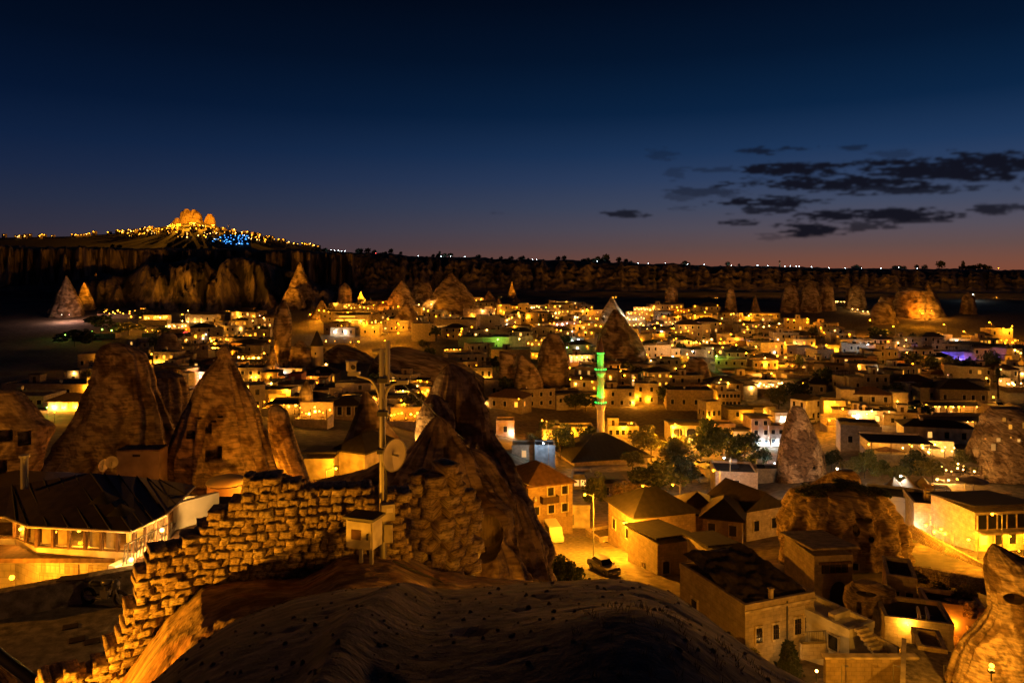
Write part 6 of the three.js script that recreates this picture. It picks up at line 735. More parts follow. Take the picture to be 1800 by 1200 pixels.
// small yards, stairs and walls stepping down at lower right
house({ px: 1640, py: 1180, w: 44, h: 30, d: 53, yaw: -.35, dp: 3, wall: 0, win: [1, 1], skip: 0, ww: .5, wh: .7, roofM: M.roofTan }, 'small stone annexe below the floodlit long building', 'hut');
house({ px: 1560, py: 1122, w: 30, h: 40, d: 64, yaw: .2, dp: 3, wall: 3, win: [1, 1], skip: 0, ww: .5, wh: .8, roofM: M.roofTan }, 'narrow pale tower-like house behind the white roof', 'house');
house({ px: 1500, py: 1010, w: 40, h: 26, d: 84, yaw: -.2, dp: 4, wall: 2, win: [1, 1], roofM: M.turf }, 'half-buried stone room under the big rock outcrop', 'house');
house({ px: 1410, py: 930, w: 40, h: 30, d: 108, yaw: .3, dp: 5, wall: 1, win: [1, 1], roof: 'shed' }, 'lean-to against the left foot of the big rock outcrop', 'house');
house({ px: 1640, py: 905, w: 70, h: 18, d: 116, yaw: -.2, dp: 6, wall: 2, win: [1, 2], lit: .6, roofM: M.roofDark }, 'low dark roofed row behind the pyramid canopies', 'building');
house({ px: 1725, py: 900, w: 90, h: 26, d: 112, yaw: -.1, dp: 6, wall: 1, win: [1, 3], lit: .4, roof: 'shed', roofM: M.roofTan, lamps: [[.3, .5, 'sodium', 14], [.8, .6, 'warm', 14]] }, 'terraced house with a pale sloping roof above the verandah house', 'house');
{ const t = thing('stone_stairs', P(1563, 1172, 54), .4, 'short flight of stone steps right of the white roof', 'stairs'); for (let i = 0; i < 9; i++) mesh('step', box(1.2, .2, .32, 0, i * .2, -i * .3), M.trim, t); mesh('side_wall', box(.2, 1.2, 3, .72, .2, -1.3), M.walls[3], t); }
for (const [x0, y0, d0, x1, y1, d1, n, l] of [[1592, 996, 78, 1738, 1022, 68, 26, 'long rubble wall crossing the dark slope below the right road'], [1600, 1046, 70, 1716, 1062, 63, 20, 'lower rubble wall on the dark slope right of the small lit house'], [1258, 1052, 66, 1300, 1090, 60, 10, 'broken rubble wall left of the grass-roofed house'], [1210, 1020, 76, 1262, 1052, 68, 10, 'rubble wall in the dark yard below the hipped houses']]) {
  const a = P(x0, y0, d0), b = P(x1, y1, d1), L = Math.hypot(b.x - a.x, b.z - a.z), t = thing('rubble_wall', a, -Math.atan2(b.z - a.z, b.x - a.x), l, 'wall'), dy = (b.y - a.y) / n; mesh('core', box(L, 1.6, .3, L / 2, -1.5 + Math.min(0, b.y - a.y) * .6, 0), M.mortar, t);
  for (let i = 0; i < n; i++) for (let j = 0; j < 4; j++) { const m = mesh('stone', stoneG[(i + j) % 6], pick(M.stone), t, [(i + .5 + rr(-.2, .2)) / n * L, dy * i - .9 + j * .32, .08 + rr(-.06, .06)]); m.scale.set(L / n * rr(.9, 1.15), .34 * rr(.85, 1.15), .5); m.rotation.z = rr(-.15, .15); } }
for (const [a, b, l] of [[[1028, 868, 112], [1097, 918, 93], 'overhead wire between the two street lamps of the sloping street'], [[1097, 918, 93], [1183, 851, 128], 'overhead wire from the tall lamp toward the steep lane'], [[671, 640, 16.6], [968, 850, 108], 'overhead wire running from the utility pole to the tiled house']]) { const p = P(...a), q = P(...b), m = p.clone().lerp(q, .5).add(V3(0, -p.distanceTo(q) * .03, 0)); tag(mesh('overhead_wire', new THREE.TubeGeometry(new THREE.QuadraticBezierCurve3(p, m, q), 24, .018, 5), M.black), l, 'wire'); }

// ================= the foreground =================
// the dark rock dome in front of the camera: its brow follows the outline seen against the town
const BROW = [[-600, 1900], [0, 1480], [180, 1290], [260, 1205], [330, 1142], [420, 1088], [520, 1052], [600, 1036], [690, 1030], [760, 1046], [830, 1033], [900, 1026], [1000, 1021], [1080, 1018], [1130, 1025], [1180, 1042], [1240, 1082], [1300, 1126], [1360, 1168], [1440, 1212], [1600, 1340], [1800, 1500], [2500, 2100]];
{
  const eye = 1.7, f = (px, d) => {
    const tn = (table(BROW, px - 8) + table(BROW, px + 8) + table(BROW, px)) / 3 / F - HY / F, a = tn * tn / (4 * eye), zc = 2 * eye / tn, q = d / zc; let y = -eye - a * d * d; if (q > 1) y -= .9 * (q - 1) ** 2 * zc * .5;
    const x = (px - CX) / F * d; y += .16 * Math.exp(-(((px - 1120) / 170) ** 2) - ((d - 4.4) / .8) ** 2) + .12 * Math.exp(-(((px - 560 - (d - 3.4) * 52) / 50) ** 2)) * sstep(d, 2.6, 3.6) * sstep(-d, -8, -6.5);
    y += (.03 * fbm(x * .6, d * .6, 1, 2) + .012 * fbm(x * 6, d * 6, 4, 4) - .025 * sstep(noise(x * 3, d * 3, 9), .3, .5)) * sstep(d, .8, 3) ; return V3(x, y, -d);
  };
  const g = grid(520, 240, (u, v) => f(lerp(-600, 2500, u), .8 * Math.pow(22, v)), (p) => { const w = fbm(p.x * .9, p.z * .9, 3, 5), k = .8 + .5 * w + .6 * fbm(p.x * 9, p.z * 9, 1, 3), s = sstep(fbm(p.x * .6 + 4, p.z * .6, 8, 4), .05, .2); return [k, k * lerp(.95, .85, s), k * lerp(.88, .7, s)]; });
  tag(mesh('rock_dome', g, M.dome), 'dark rough rock dome in the foreground', null, null, 'structure');
  const back = grid(60, 60, (u, v) => { const x = lerp(-40, 40, u), z = lerp(-.2, 60, v); return V3(x, -1.75 - .0 * v + .25 * fbm(x * .3, z * .3, 4, 3) - Math.max(0, Math.abs(x) - 6) * .5, z); }, () => [.7, .65, .55]); back.index.array.reverse(); back.computeVertexNormals();
  // loose pebbles and small dry weeds on the dome
  seed(5); const peb = new THREE.InstancedMesh(new THREE.IcosahedronGeometry(1, 0), M.stone[1], 900), mt4 = new THREE.Matrix4(), qq = new THREE.Quaternion(), ee = new THREE.Euler(); peb.name = 'pebbles';
  for (let i = 0; i < 900; i++) { const px = rr(220, 1460), d = rr(2.6, 9), p = f(px, d), s = .005 + .018 * rnd() ** 3; ee.set(rr(0, 3), rr(0, 3), rr(0, 3)); mt4.compose(p, qq.setFromEuler(ee), V3(s * rr(.8, 1.4), s * .7, s)); peb.setMatrixAt(i, mt4); }
  peb.castShadow = peb.receiveShadow = true; scene.add(peb); tag(peb, 'loose pebbles scattered over the foreground rock', 'pebbles', null, 'stuff');
  const bl = []; for (let i = 0; i < 700; i++) { const c = i % 60, px = 1010 + ((c * 97) % 400) + rr(-9, 9), d = 3.4 + ((c * 53) % 100) / 60 + rr(-.05, .05), p = f(px, d), a = rr(0, 6.28), h = rr(.02, .055), w = .003; bl.push(p.x - w * Math.cos(a), p.y - .01, p.z - w * Math.sin(a), p.x + w * Math.cos(a), p.y - .01, p.z + w * Math.sin(a), p.x + rr(-.03, .03), p.y + h, p.z + rr(-.03, .03)); }
  const tg = new THREE.BufferGeometry(); tg.setAttribute('position', new THREE.Float32BufferAttribute(bl, 3)); tg.setAttribute('uv', new THREE.Float32BufferAttribute(new Float32Array(bl.length / 3 * 2), 2)); tg.computeVertexNormals(); tag(mesh('dry_grass', tg, M.leafs[3]), 'sparse short dry grass on the foreground rock', 'grass', null, 'stuff');
  tag(mesh('hilltop', back, M.rockNear), 'rocky hilltop the view is taken from', null, null, 'structure');
}
// the brown shoulder of rock that carries the stone wall and the pole
// an out-of-view floodlight on a post: hooded housing, lens and a spot beam in the direction it is turned
function unseenFlood(p, q, I, ang, label) {
  const t = thing('floodlight', p), dir = q.clone().sub(p).normalize(), h = mesh('housing', merge([box(.5, .4, .1, 0, -.2, 0), box(.5, .04, .3, 0, .2, .1)]), M.darkMetal, t); h.lookAt(q); mesh('stand', cylG(.05, .05, 3, 8, 0, -3.2, -.06), M.darkMetal, t); mesh('lamp_lens', box(.36, .26, .03, 0, -.13, .08), glowMat('sodium', 8), h);
  const s = new THREE.SpotLight(col(...TONES.sodium), I, 0, ang, .5, 2); s.position.copy(dir.clone().multiplyScalar(.35)); s.target.position.copy(dir.clone().multiplyScalar(20)); s.castShadow = true; s.shadow.radius = 6; t.add(s, s.target); nLights++; return tag(t, label, 'floodlight');
}
const LEDGE = [[40, 1215], [120, 1200], [200, 1182], [233, 1130], [293, 1040], [353, 998], [400, 992], [460, 994], [533, 1000], [567, 982], [593, 966], [640, 960], [700, 970], [760, 1000], [830, 1012], [900, 1018], [970, 1024], [1050, 1060]];
{
  const bw = (px) => Math.max(table(BROW, px), table(LEDGE, px) + 12);
  const g = grid(300, 90, (u, v) => { const px = lerp(40, 1050, u), t = v, top = table(LEDGE, px), bot = bw(px) + 70, row = lerp(top, bot, t), bul = Math.sin(t * Math.PI * .5), d = 17.4 - 4.6 * bul - (px < 300 ? (300 - px) * .007 : 0) + .12 * fbm(px / 40, row / 40, 2, 4); const p = P(px, row, d); p.y += .06 * fbm(p.x * 2, p.z * 2, 7, 4); return p; }, (p) => { const w = fbm(p.x * 1.1, p.y * 1.1, p.z, 5), k = .85 + .9 * w; const s = sstep(fbm(p.x * .8 + 7, p.y * .8, p.z, 4), .08, .2); return [k, k * lerp(.9, .7, s), k * lerp(.75, .5, s)]; });
  g.index.array.reverse(); g.computeVertexNormals(); tag(mesh('rock_ledge', g, M.rockNear), 'brown pitted rock shoulder under the stone wall', null, null, 'structure');
}
// dry-stone walls: stones laid in courses wherever the photograph shows wall
function stoneWall(name, label, top, bot, plan, x0, x1, course, wmin, wmax, s) {
  seed(s); const o = thing(name, P((x0 + x1) / 2, table(bot, (x0 + x1) / 2), table(plan, (x0 + x1) / 2)), 0, label, 'wall'), core = [], at = (px, y) => { const d = table(plan, px); return V3((px - CX) / F * d, y, -d); }; let n = 0;
  for (let y = -12; y < -3; y += course) { let px = x0 + rr(0, 20); while (px < x1) { const d = table(plan, px), w = rr(wmin, wmax), wp = w / d * F, c = px + wp / 2, row = HY - y / d * F, yy = y + .05 * noise(c * .02, y, 1); if (c < x1 && row > table(top, c) + 3 && row < table(bot, c) + 12 && n < 300) { const a = at(c - 8, y), b = at(c + 8, y), p = at(c, yy), m = mesh('stone', pick(stoneG), pick(M.stone), o, [p.x - o.position.x, p.y - o.position.y, p.z - o.position.z + rr(-.04, .04)], -Math.atan2(b.z - a.z, b.x - a.x)); m.scale.set(w * rr(.98, 1.08), course * rr(.98, 1.16), .62); m.rotation.z = rr(-.06, .06); m.rotation.x = rr(-.08, .1); n++;
        core.push(box(w + .1, course - .05, .3, 0, -course / 2, .1).rotateY(m.rotation.y).translate(p.x - o.position.x, p.y - o.position.y, p.z - o.position.z - .14)); } px += wp; } }
  mesh('mortar_core', merge(core), M.mortar, o); return n;
}
const WT = [[60, 1190], [73, 1187], [153, 1173], [173, 1158], [207, 1107], [233, 1040], [250, 1000], [263, 974], [300, 955], [353, 933], [363, 908], [373, 892], [423, 872], [433, 842], [460, 824], [480, 836], [547, 853], [640, 855], [720, 858]];
const WB = [[60, 1225], [200, 1193], [233, 1145], [293, 1055], [353, 1010], [400, 1002], [533, 1012], [567, 992], [593, 975], [640, 966], [720, 975]];
const nW = stoneWall('stone_wall', 'rough dry-stone wall climbing from lower left to the pole', WT, WB, [[60, 14.6], [363, 16.4], [720, 17.2]], 62, 712, .172, .17, .35, 3); mark('dry-stone wall', 480, 930);
const nT = stoneWall('stone_wall', 'stub of a dry-stone wall stepping up beside the dark front cone', [[712, 850], [722, 826], [800, 818], [812, 838], [830, 880], [836, 900]], [[712, 1000], [760, 1030], [836, 1036]], [[712, 19.2], [770, 18.8], [836, 19.6]], 716, 830, .27, .28, .5, 9);
// the pole with its lamps, dish and cabinets
{ const d = 16.6, s = d / F, t = thing('utility_pole', P(673, 988, d), 0, 'grey utility pole with two curved lamp arms, dish and boxes', 'utility pole'), at = (x, y, z = 0) => V3((x - 673) * s, (988 - y) * s, z);
  mesh('pole', bar(at(673, 995), at(671, 612), .085, 12, .065), M.metal, t); mesh('extension_pole', bar(at(681, 674), at(681, 598), .055, 8), M.metal, t); mesh('crossbar', bar(at(655, 617), at(682, 615), .05, 6), M.metal, t); mesh('clamp', box(.22, .1, .2, 0, at(0, 672).y, 0), M.darkMetal, t); mesh('clamp', box(.24, .1, .22, 0, at(0, 730).y, 0), M.darkMetal, t); mesh('clamp', box(.24, .1, .22, 0, at(0, 796).y, 0), M.darkMetal, t);
  const arm = (pts) => new THREE.TubeGeometry(new THREE.CatmullRomCurve3(pts.map(([x, y]) => at(x, y))), 20, .035, 8); 
  const a = mesh('lamp_arm', arm([[669, 720], [665, 690], [652, 668], [628, 660]]), M.metal, t); mesh('lamp_head', box(.26, .09, .16, 0, 0, 0), M.metal, a, at(622, 660).toArray()); const b = mesh('lamp_arm', arm([[676, 720], [679, 690], [690, 676], [704, 673]]), M.metal, t); mesh('lamp_head', box(.24, .09, .16), M.metal, b, at(708, 675).toArray());
  const cam = mesh('camera_box', box(.16, .2, .24, 0, 0, 0), M.cabinet, t, at(617, 652).toArray(), .5); mesh('camera_hood', box(.2, .04, .3, 0, .2, .02), M.metal, cam); mesh('lens', cylG(.05, .05, .06, 12).rotateX(Math.PI / 2).translate(0, .1, .12), M.black, cam);
  const ds = mesh('dish', dishG(.36), M.dish, t, at(690, 798, .05).toArray(), .95); ds.scale.set(1, 1, 1.2); mesh('dish_back', cylG(.07, .1, .14, 14).rotateX(Math.PI / 2).translate(0, 0, -.2), M.metal, ds); mesh('dish_rim', new THREE.TorusGeometry(.36, .012, 6, 36).translate(0, 0, .055), M.metal, ds); mesh('feed', cylG(.02, .03, .16, 8).rotateX(Math.PI / 2), M.metal, ds); mesh('bracket', bar(at(676, 798), at(686, 798), .035), M.darkMetal, t);
  const j = mesh('junction_box', box(.3, .36, .2, 0, 0, 0), M.cabinet, t, at(683, 909, .16).toArray(), .35); mesh('box_label', box(.14, .1, .01, .03, .18, .1), M.white, j); mesh('cable_conduit', box(.18, .4, .08), M.cabinet, t, at(684, 950, .1).toArray());
  for (let i = 0; i < 3; i++) { const c = new THREE.CatmullRomCurve3([at(676, 900 + i * 3, .1), at(679 + i, 860, .09), at(676, 760, .09), at(674, 700, .08)]); mesh('cable', new THREE.TubeGeometry(c, 24, .009, 5), M.black, t); }
  const cb = thing('electric_cabinet', P(640, 968, 15.9), -.32, 'pale metal electric cabinet with a dark lid beside the pole', 'electric cabinet'), cs = 15.9 / F, CW = 52 * cs, CH = 50 * cs;
  mesh('body', box(CW, CH, .42, 0, .12, 0), M.cabinet, cb); mesh('lid', box(CW + .1, .05, .56, 0, CH + .12, 0), M.darkMetal, cb); const dr = mesh('door', box(CW * .9, CH * .88, .03, 0, 0, 0), M.cabinet, cb, [0, .12 + CH * .06, .22]); mesh('sign', box(CW * .36, CH * .34, .01, -.06, CH * .26, .02), M.wood, dr); mesh('handle', box(.03, .13, .03, CW * .34, CH * .3, .03), M.black, dr); for (const x of [-.1, .15]) mesh('leg', box(.07, .9, .07, x, -.75, -.05), M.metal, cb);
  const cable = new THREE.CatmullRomCurve3([P(690, 985, 16), P(720, 1000, 16), P(770, 1020, 16.2), P(790, 1045, 15)]); tag(mesh('power_cable', new THREE.TubeGeometry(cable, 30, .022, 6), M.black), 'thick dark cable lying on the rock right of the pole', 'cable');
  const sb = thing('small_cabinet', P(820, 1016, 21.3), -.2, 'small pale box with an open lid at the foot of the front cone', 'box'); mesh('body', box(.42, .42, .36), M.cabinet, sb); const ld = mesh('lid', box(.03, .5, .36), M.cabinet, sb, [.26, .36, -.02]); ld.rotation.z = -.3; }
// ---- the terrace restaurant at left ----
{ const Y = -11.15, E = [[-140, 907], [8, 907], [47, 923], [230, 933], [292, 903], [342, 853]].map(([x, y]) => { const d = -Y * F / (y - HY); return P(x, y, d); });
  const o = thing('terrace_restaurant', V3(E[3].x, Y, E[3].z), 0, 'glazed terrace restaurant with a dark seamed metal roof, lower left', 'restaurant'), l = (p) => V3(p.x - o.position.x, p.y - o.position.y, p.z - o.position.z), e = E.map(l); mark('glazed restaurant', 150, 930);
  const Rg = [P(-140, 870, 37), P(20, 853, 37.2), P(158, 831, 37.4), P(240, 838, 39), P(300, 846, 40.5)].map(l), q = [...e, ...Rg].map((p) => [p.x, p.y, p.z]);
  mesh('roof', polyG(q, [[0, 1, 7, 6], [1, 2, 7], [2, 8, 7], [2, 3, 8], [3, 9, 8], [3, 4, 9], [4, 10, 9], [4, 5, 10]].map((f) => f)), M.lead, o);
  const back = P(345, 856, 44), bl = l(back); mesh('roof_back', polyG([...Rg.map((p) => [p.x, p.y - .02, p.z]), [bl.x, bl.y - .6, bl.z], [Rg[0].x, Rg[0].y - .6, Rg[0].z - 7]], [[1, 0, 6], [1, 6, 2], [2, 6, 5], [2, 5, 3], [3, 5, 4]]), M.lead, o);
  const seam = (a, b) => mesh('roof_seam', bar(a.clone().add(V3(0, .03, 0)), b.clone().add(V3(0, .03, 0)), .035, 6), M.black, o);
  for (const t of [.0, .2, .4, .6, .8, 1]) { seam(e[2].clone().lerp(e[3], t), Rg[1].clone().lerp(Rg[2], t)); } for (const t of [.3, .6, 1]) seam(e[3].clone().lerp(e[4], t), Rg[2].clone().lerp(Rg[3], t)); for (const t of [.3, .65]) seam(e[4].clone().lerp(e[5], t), Rg[3].clone().lerp(Rg[4], t)); for (const t of [.5, 1]) seam(e[1].clone().lerp(e[2], t), Rg[1]); seam(e[0], Rg[0]); seam(e[0].clone().lerp(e[1], .5), Rg[0].clone().lerp(Rg[1], .5));
  for (const [x, y, dd, w] of [[182, 872, 34, 1.1], [212, 893, 32.8, 1]]) mesh('roof_vent', new THREE.ConeGeometry(w * .6, .45, 4).rotateY(.78).translate(...l(P(x, y, dd)).toArray()), M.roofDark, o);
  for (let i = 0; i < 5; i++) { const a = e[i], b = e[i + 1]; mesh('eave_trim', bar(a.clone().add(V3(0, -.06, 0)), b.clone().add(V3(0, -.06, 0)), .055, 6), M.trim, o); }
  // walls: set back from the eave, sill band, posts, panes
  const C0 = V3(e[3].x - 1, 0, e[3].z - 6), inn = e.map((p) => { const v = V3(C0.x - p.x, 0, C0.z - p.z).normalize().multiplyScalar(.4); return V3(p.x + v.x, 0, p.z + v.z); });
  const sill = -1.08, band = -1.5, foot = -4.4; 
  const wallSeg = (a, b, y0, y1, m, n, dep = .3) => { const L = a.distanceTo(b), g = box(L, y1 - y0, dep, L / 2, 0, -dep / 2 + .02); return mesh(n, g, m, o, [a.x, y0, a.z], -Math.atan2(b.z - a.z, b.x - a.x)); };
  const paneM = new THREE.MeshPhysicalMaterial({ color: col(.95, .93, .9), roughness: .05, transmission: 1, thickness: 0, ior: 1.5 });
  [[0, 1, 3], [1, 2, 2], [2, 3, 6], [3, 4, 3], [4, 5, 5]].forEach(([i, j, n], si) => { const a = inn[i], b = inn[j]; wallSeg(a, b, foot, band, M.walls[3], 'wall'); wallSeg(a, b, band, sill, M.trim, 'sill_band', .4); 
    if (si < 4 || 1) for (let k = 0; k < n; k++) { const p = a.clone().lerp(b, k / n), r = a.clone().lerp(b, (k + 1) / n), L = p.distanceTo(r); const pst = mesh('post', box(.12, -sill - .05, .14, 0, 0, 0), M.wood, o, [p.x, sill, p.z], -Math.atan2(b.z - a.z, b.x - a.x)); const w = mesh('window', box(L - .12, .07, .08, 0, 0, 0), M.wood, o, [(p.x + r.x) / 2, sill, (p.z + r.z) / 2], -Math.atan2(b.z - a.z, b.x - a.x)); mesh('pane', box(L - .14, -sill - .15, .012, 0, .07, -.02), paneM, w); if (si < 3 && k % 3 !== 2) mesh('blind', box((L - .2) * .9, -sill - .2, .03, 0, .08, -.14), M.canvas, w); if (si === 4 && k > 0) mesh('lower_panel', box(L, .02, .02, 0, -.1, .06), M.trim, w); } });
  for (const k of [1, 2, 3, 4, 5]) mesh('post', box(.16, -sill - .02, .16), M.wood, o, [inn[k].x, sill, inn[k].z]);
  mesh('floor', box(14, .2, 9, C0.x - 4, sill - .5, C0.z + 1), M.wood, o); mesh('inner_wall', box(11, 1.4, .3, C0.x - 4, sill - .4, C0.z + .6), M.walls[1], o);
  for (const [x, z, I] of [[-3.2, -1.6, 7], [-2.5, -1.4, 7], [-6, -1.8, 6], [-.9, -2.2, 4]]) bulb(o, x, -.55, z, 'warm', I, .07, 14); const ch = mesh('chandelier', cylG(.02, .02, .5, 6, -4.4, -.6, -1.6), M.darkMetal, o); for (let i = 0; i < 7; i++) bulb(ch, -4.4 + .16 * Math.cos(i * .9), -.62 + .03 * (i % 3), -1.6 + .16 * Math.sin(i * .9), 'warm', 0, .025, 8);
  for (const [x, y, dd, I] of [[325, 915, 37.2, 16], [286, 930, 34, 16], [277, 963, 33.2, 14], [232, 982, 31.3, 18]]) { const p = l(P(x, y, dd - .3)); bulb(o, p.x, p.y, p.z + .1, 'soft', I, .1, 10); }
  mesh('side_wall', box(4.6, 1.5, .3, 0, 0, 0), M.white, o, l(P(307, 938, 36.2)).toArray(), .95);
  { const a = P(212, 996, 31), b = P(300, 950, 35), L = a.distanceTo(b), t = mesh('stair_wall', box(L, 1.4, .3, L / 2, -1.4, -.4), M.white, o, l(a).toArray(), 0); t.quaternion.setFromUnitVectors(V3(1, 0, 0), b.clone().sub(a).normalize()); const r = mesh('stair_railing', box(L, .04, .04, L / 2, .85, 0), M.black, t); for (let i = 0; i < 16; i++) mesh('baluster', box(.03, .85, .03, L * (i + .5) / 16, 0, 0), M.black, r); }
  bulb(o, l(P(20, 1015, 31)).x, l(P(20, 1015, 31)).y, l(P(20, 1015, 31)).z, 'sodium', 40, .1, 14); bulb(o, l(P(140, 1015, 30.6)).x, -2.9, l(P(140, 1015, 30.6)).z, 'warm', 3, .06, 8);
  for (let i = 0; i < 20; i++) for (let j = 0; j < 5; j++) if (rnd() < .9) { const a = inn[2], b = inn[3], t = (i + .5 + (j % 2) * .5) / 20.5, p = a.clone().lerp(b, t), L = a.distanceTo(b) / 20.5; mesh('stone', box(L * .97, .44, .08, 0, 0, .02), pick(M.walls), o, [p.x, foot + .35 + j * .47, p.z], -Math.atan2(b.z - a.z, b.x - a.x)); }
  mesh('chimney_flue', merge([cylG(.17, .17, 1.6, 12), cylG(.24, .24, .12, 12, 0, 1.5, 0)]), M.metal, o, l(P(42, 858, 36)).toArray()); }
for (const [x, y, a, l] of [[196, 812, .3, 'round satellite dish facing the camera on the two-tiered cone'], [180, 818, 1.25, 'satellite dish seen edge-on beside the round one']]) { const t = thing('satellite_dish', P(x, y + 16, 46), 0, l, 'satellite dish'); const q = mesh('reflector', dishG(.38), M.dish, t, [0, .58, 0], a); mesh('mast', cylG(.03, .03, .6, 6), M.metal, t); mesh('feed_arm', bar(V3(0, .35, .1), V3(.1, .5, .4), .015), M.metal, t); }
{ const t = thing('painted_wall_house', P(242, 846, 52), .05, 'blank plastered wall built into the two-tiered cone', 'house'); mesh('wall', box(2.9, 2.5, 1.5, 0, -.4, -.75), M.plaster, t); mesh('roof', box(3, .12, 1.6, 0, 2.1, -.75), M.roofTan, t); mesh('vent', box(.5, .14, .06, -.1, 1.75, .02), M.black, t); }
{ const t = thing('rounded_terrace', P(398, 884, 50), 0, 'rounded red-lit plaster balcony at the foot of the carved cone', 'balcony'); mesh('wall', new THREE.CylinderGeometry(1.25, 1.3, 2.2, 28, 1, false, -Math.PI * .55, Math.PI * 1.1).translate(0, .2, 0), M.pink, t); mesh('cap', new THREE.SphereGeometry(1.35, 24, 8, 0, Math.PI * 2, 0, Math.PI / 2).scale(1, .35, 1).translate(0, 1.4, 0), M.plaster, t); bulb(t, -1.5, -.4, 1.2, 'red', 1.6, .07, 12); bulb(t, -1.2, .2, 1.8, 'amber', 3, .07, 10); }
// ---- the courtyard ----
{ const y = -13, o = thing('courtyard_floor', V3(-19, y, -26), 0); tag(o, 'bare courtyard floor below the stone wall', null, null, 'structure'); o.userData.kind = 'structure';
  mesh('slab', box(26, .4, 9, -4.5, -.4, .6), M.concrete, o);
  const a = P(-60, 1104, 27.2), b = P(236, 1042, 30), L = a.distanceTo(b), t = thing('parapet_wall', V3(a.x, y, a.z), -Math.atan2(b.z - a.z, b.x - a.x), 'low plastered parapet along the far side of the courtyard', 'wall'); mesh('wall', box(L, .95, .35, L / 2, 0, -.2), M.concrete, t); mesh('cap', box(L, .08, .5, L / 2, .95, -.2), M.mortar, t);
  for (const [x, py, l] of [[123, 1102, 'single dark square mat on the courtyard floor'], [135, 1125, 'left of two adjoining dark square mats on the courtyard'], [162, 1128, 'right of two adjoining dark square mats on the courtyard']]) { const d = 13 * F / (py - HY), m = thing('floor_mat', V3((x - CX) / F * d, y + .01, -d), .5, l, 'mat'); mesh('mat', box(.5, .03, .4), M.darkWood, m); }
  const ed = thing('gutter_rail', P(-10, 1150, 22), .9, 'dark sloping rail at the bottom left corner', 'rail'); mesh('rail', bar(P(-30, 1130, 22.5).sub(ed.position).applyAxisAngle(V3(0, 1, 0), -.9), P(75, 1210, 21).sub(ed.position).applyAxisAngle(V3(0, 1, 0), -.9), .16, 10), M.black, ed);
  const tb = thing('small_table', V3(P(122, 1062, 29).x, y, -29), .2, 'small dark metal table beside the motorcycle', 'table'); mesh('top', box(1, .06, .5, .1, 1, 0), M.darkWood, tb); for (const [i, k] of [[-.35, .2], [.55, .2], [-.35, -.2], [.55, -.2]]) mesh('leg', cylG(.025, .025, 1, 6, i, 0, k), M.darkMetal, tb);
  // the motorcycle
  const bk = thing('motorcycle', V3(P(183, 1062, 28.9).x, y, -28.9), -.2, 'dark motorcycle parked against the courtyard parapet', 'motorcycle');
  for (const x of [-.72, .72]) { const w = mesh('wheel', new THREE.TorusGeometry(.27, .07, 8, 24), M.black, bk, [x, .34, 0]); mesh('rim', merge([new THREE.TorusGeometry(.2, .018, 6, 20), ...[0, 1, 2, 3, 4].map((i) => box(.022, .4, .02, 0, -.2, 0).rotateZ(i * .628))]), M.metal, w); }
  mesh('frame', merge([bar(V3(-.72, .34, 0), V3(-.1, .45, 0), .035), bar(V3(-.1, .45, 0), V3(.35, .85, 0), .035), bar(V3(-.55, .75, 0), V3(.35, .85, 0), .035), bar(V3(-.1, .45, 0), V3(.3, .4, 0), .035), bar(V3(.3, .4, 0), V3(.42, .85, 0), .035)]), M.darkMetal, bk); mesh('fork', merge([bar(V3(.72, .34, .09), V3(.45, .98, .09), .028), bar(V3(.72, .34, -.09), V3(.45, .98, -.09), .028)]), M.metal, bk); mesh('engine', merge([box(.34, .3, .26, .06, .34, 0), cylG(.1, .1, .2, 10, .1, .6, 0)]), M.metal, bk);
  mesh('tank', new THREE.SphereGeometry(.26, 16, 12).scale(1.15, .62, .62).translate(.14, .9, 0), PAINT.dark, bk); mesh('seat', new THREE.SphereGeometry(.3, 16, 10).scale(1.25, .28, .5).translate(-.38, .84, 0), M.black, bk); mesh('tail_fairing', new THREE.ConeGeometry(.14, .5, 8).rotateZ(Math.PI / 2).translate(-.8, .86, 0), PAINT.dark, bk); mesh('handlebar', merge([bar(V3(.43, 1.0, -.36), V3(.43, 1.0, .36), .02), bar(V3(.43, 1.0, .36), V3(.33, 1.0, .42), .03), bar(V3(.43, 1.0, -.36), V3(.33, 1.0, -.42), .03)]), M.black, bk); mesh('headlamp', new THREE.SphereGeometry(.1, 12, 10).translate(.58, .92, 0), M.dish, bk); mesh('exhaust', bar(V3(0, .34, .16), V3(-.75, .42, .18), .045, 8, .055), M.metal, bk); mesh('front_mudguard', new THREE.TorusGeometry(.34, .035, 5, 14, 1.7).rotateZ(.7).translate(.72, .34, 0), PAINT.dark, bk); mesh('fairing', new THREE.SphereGeometry(.2, 12, 10).scale(.8, 1.2, .8).translate(.5, .86, 0), PAINT.dark, bk); }
// lamps out of view, placed to light the wall, cones and centre rock
unseenFlood(P(-230, 1440, 11.5), P(380, 965, 16.5), 360, .85, 'out-of-view floodlight placed to light the dry-stone wall from the left'); gardenLamp(428, 884, .6, 'amber', 40, 46); gardenLamp(464, 866, .5, 'sodium', 34, 49); gardenLamp(690, 1052, .25, 'sodium', 2.6, 13); gardenLamp(965, 1050, .25, 'sodium', 26, 13.5); gardenLamp(905, 1075, .8, 'sodium', 3.5, 20); unseenFlood(V3(-45, -2.9, -22), V3(-15, -6, -45), 1250, .78, 'out-of-view floodlight on a mast placed to light the cave-house cones');
rock('rock_outcrop', [[330, -900, -760], [420, -1120, -420], [700, -1300, -200], [1100, -1500, -120], [1600, -1700, -100]], 6.5, { near: 1, k: .5, seg: 50, n: 40, amp: .1, f: .8 }, 'added rock shoulder left of the viewpoint, shading the dome', 'rock');  // added out of view to keep lamp light off the dome
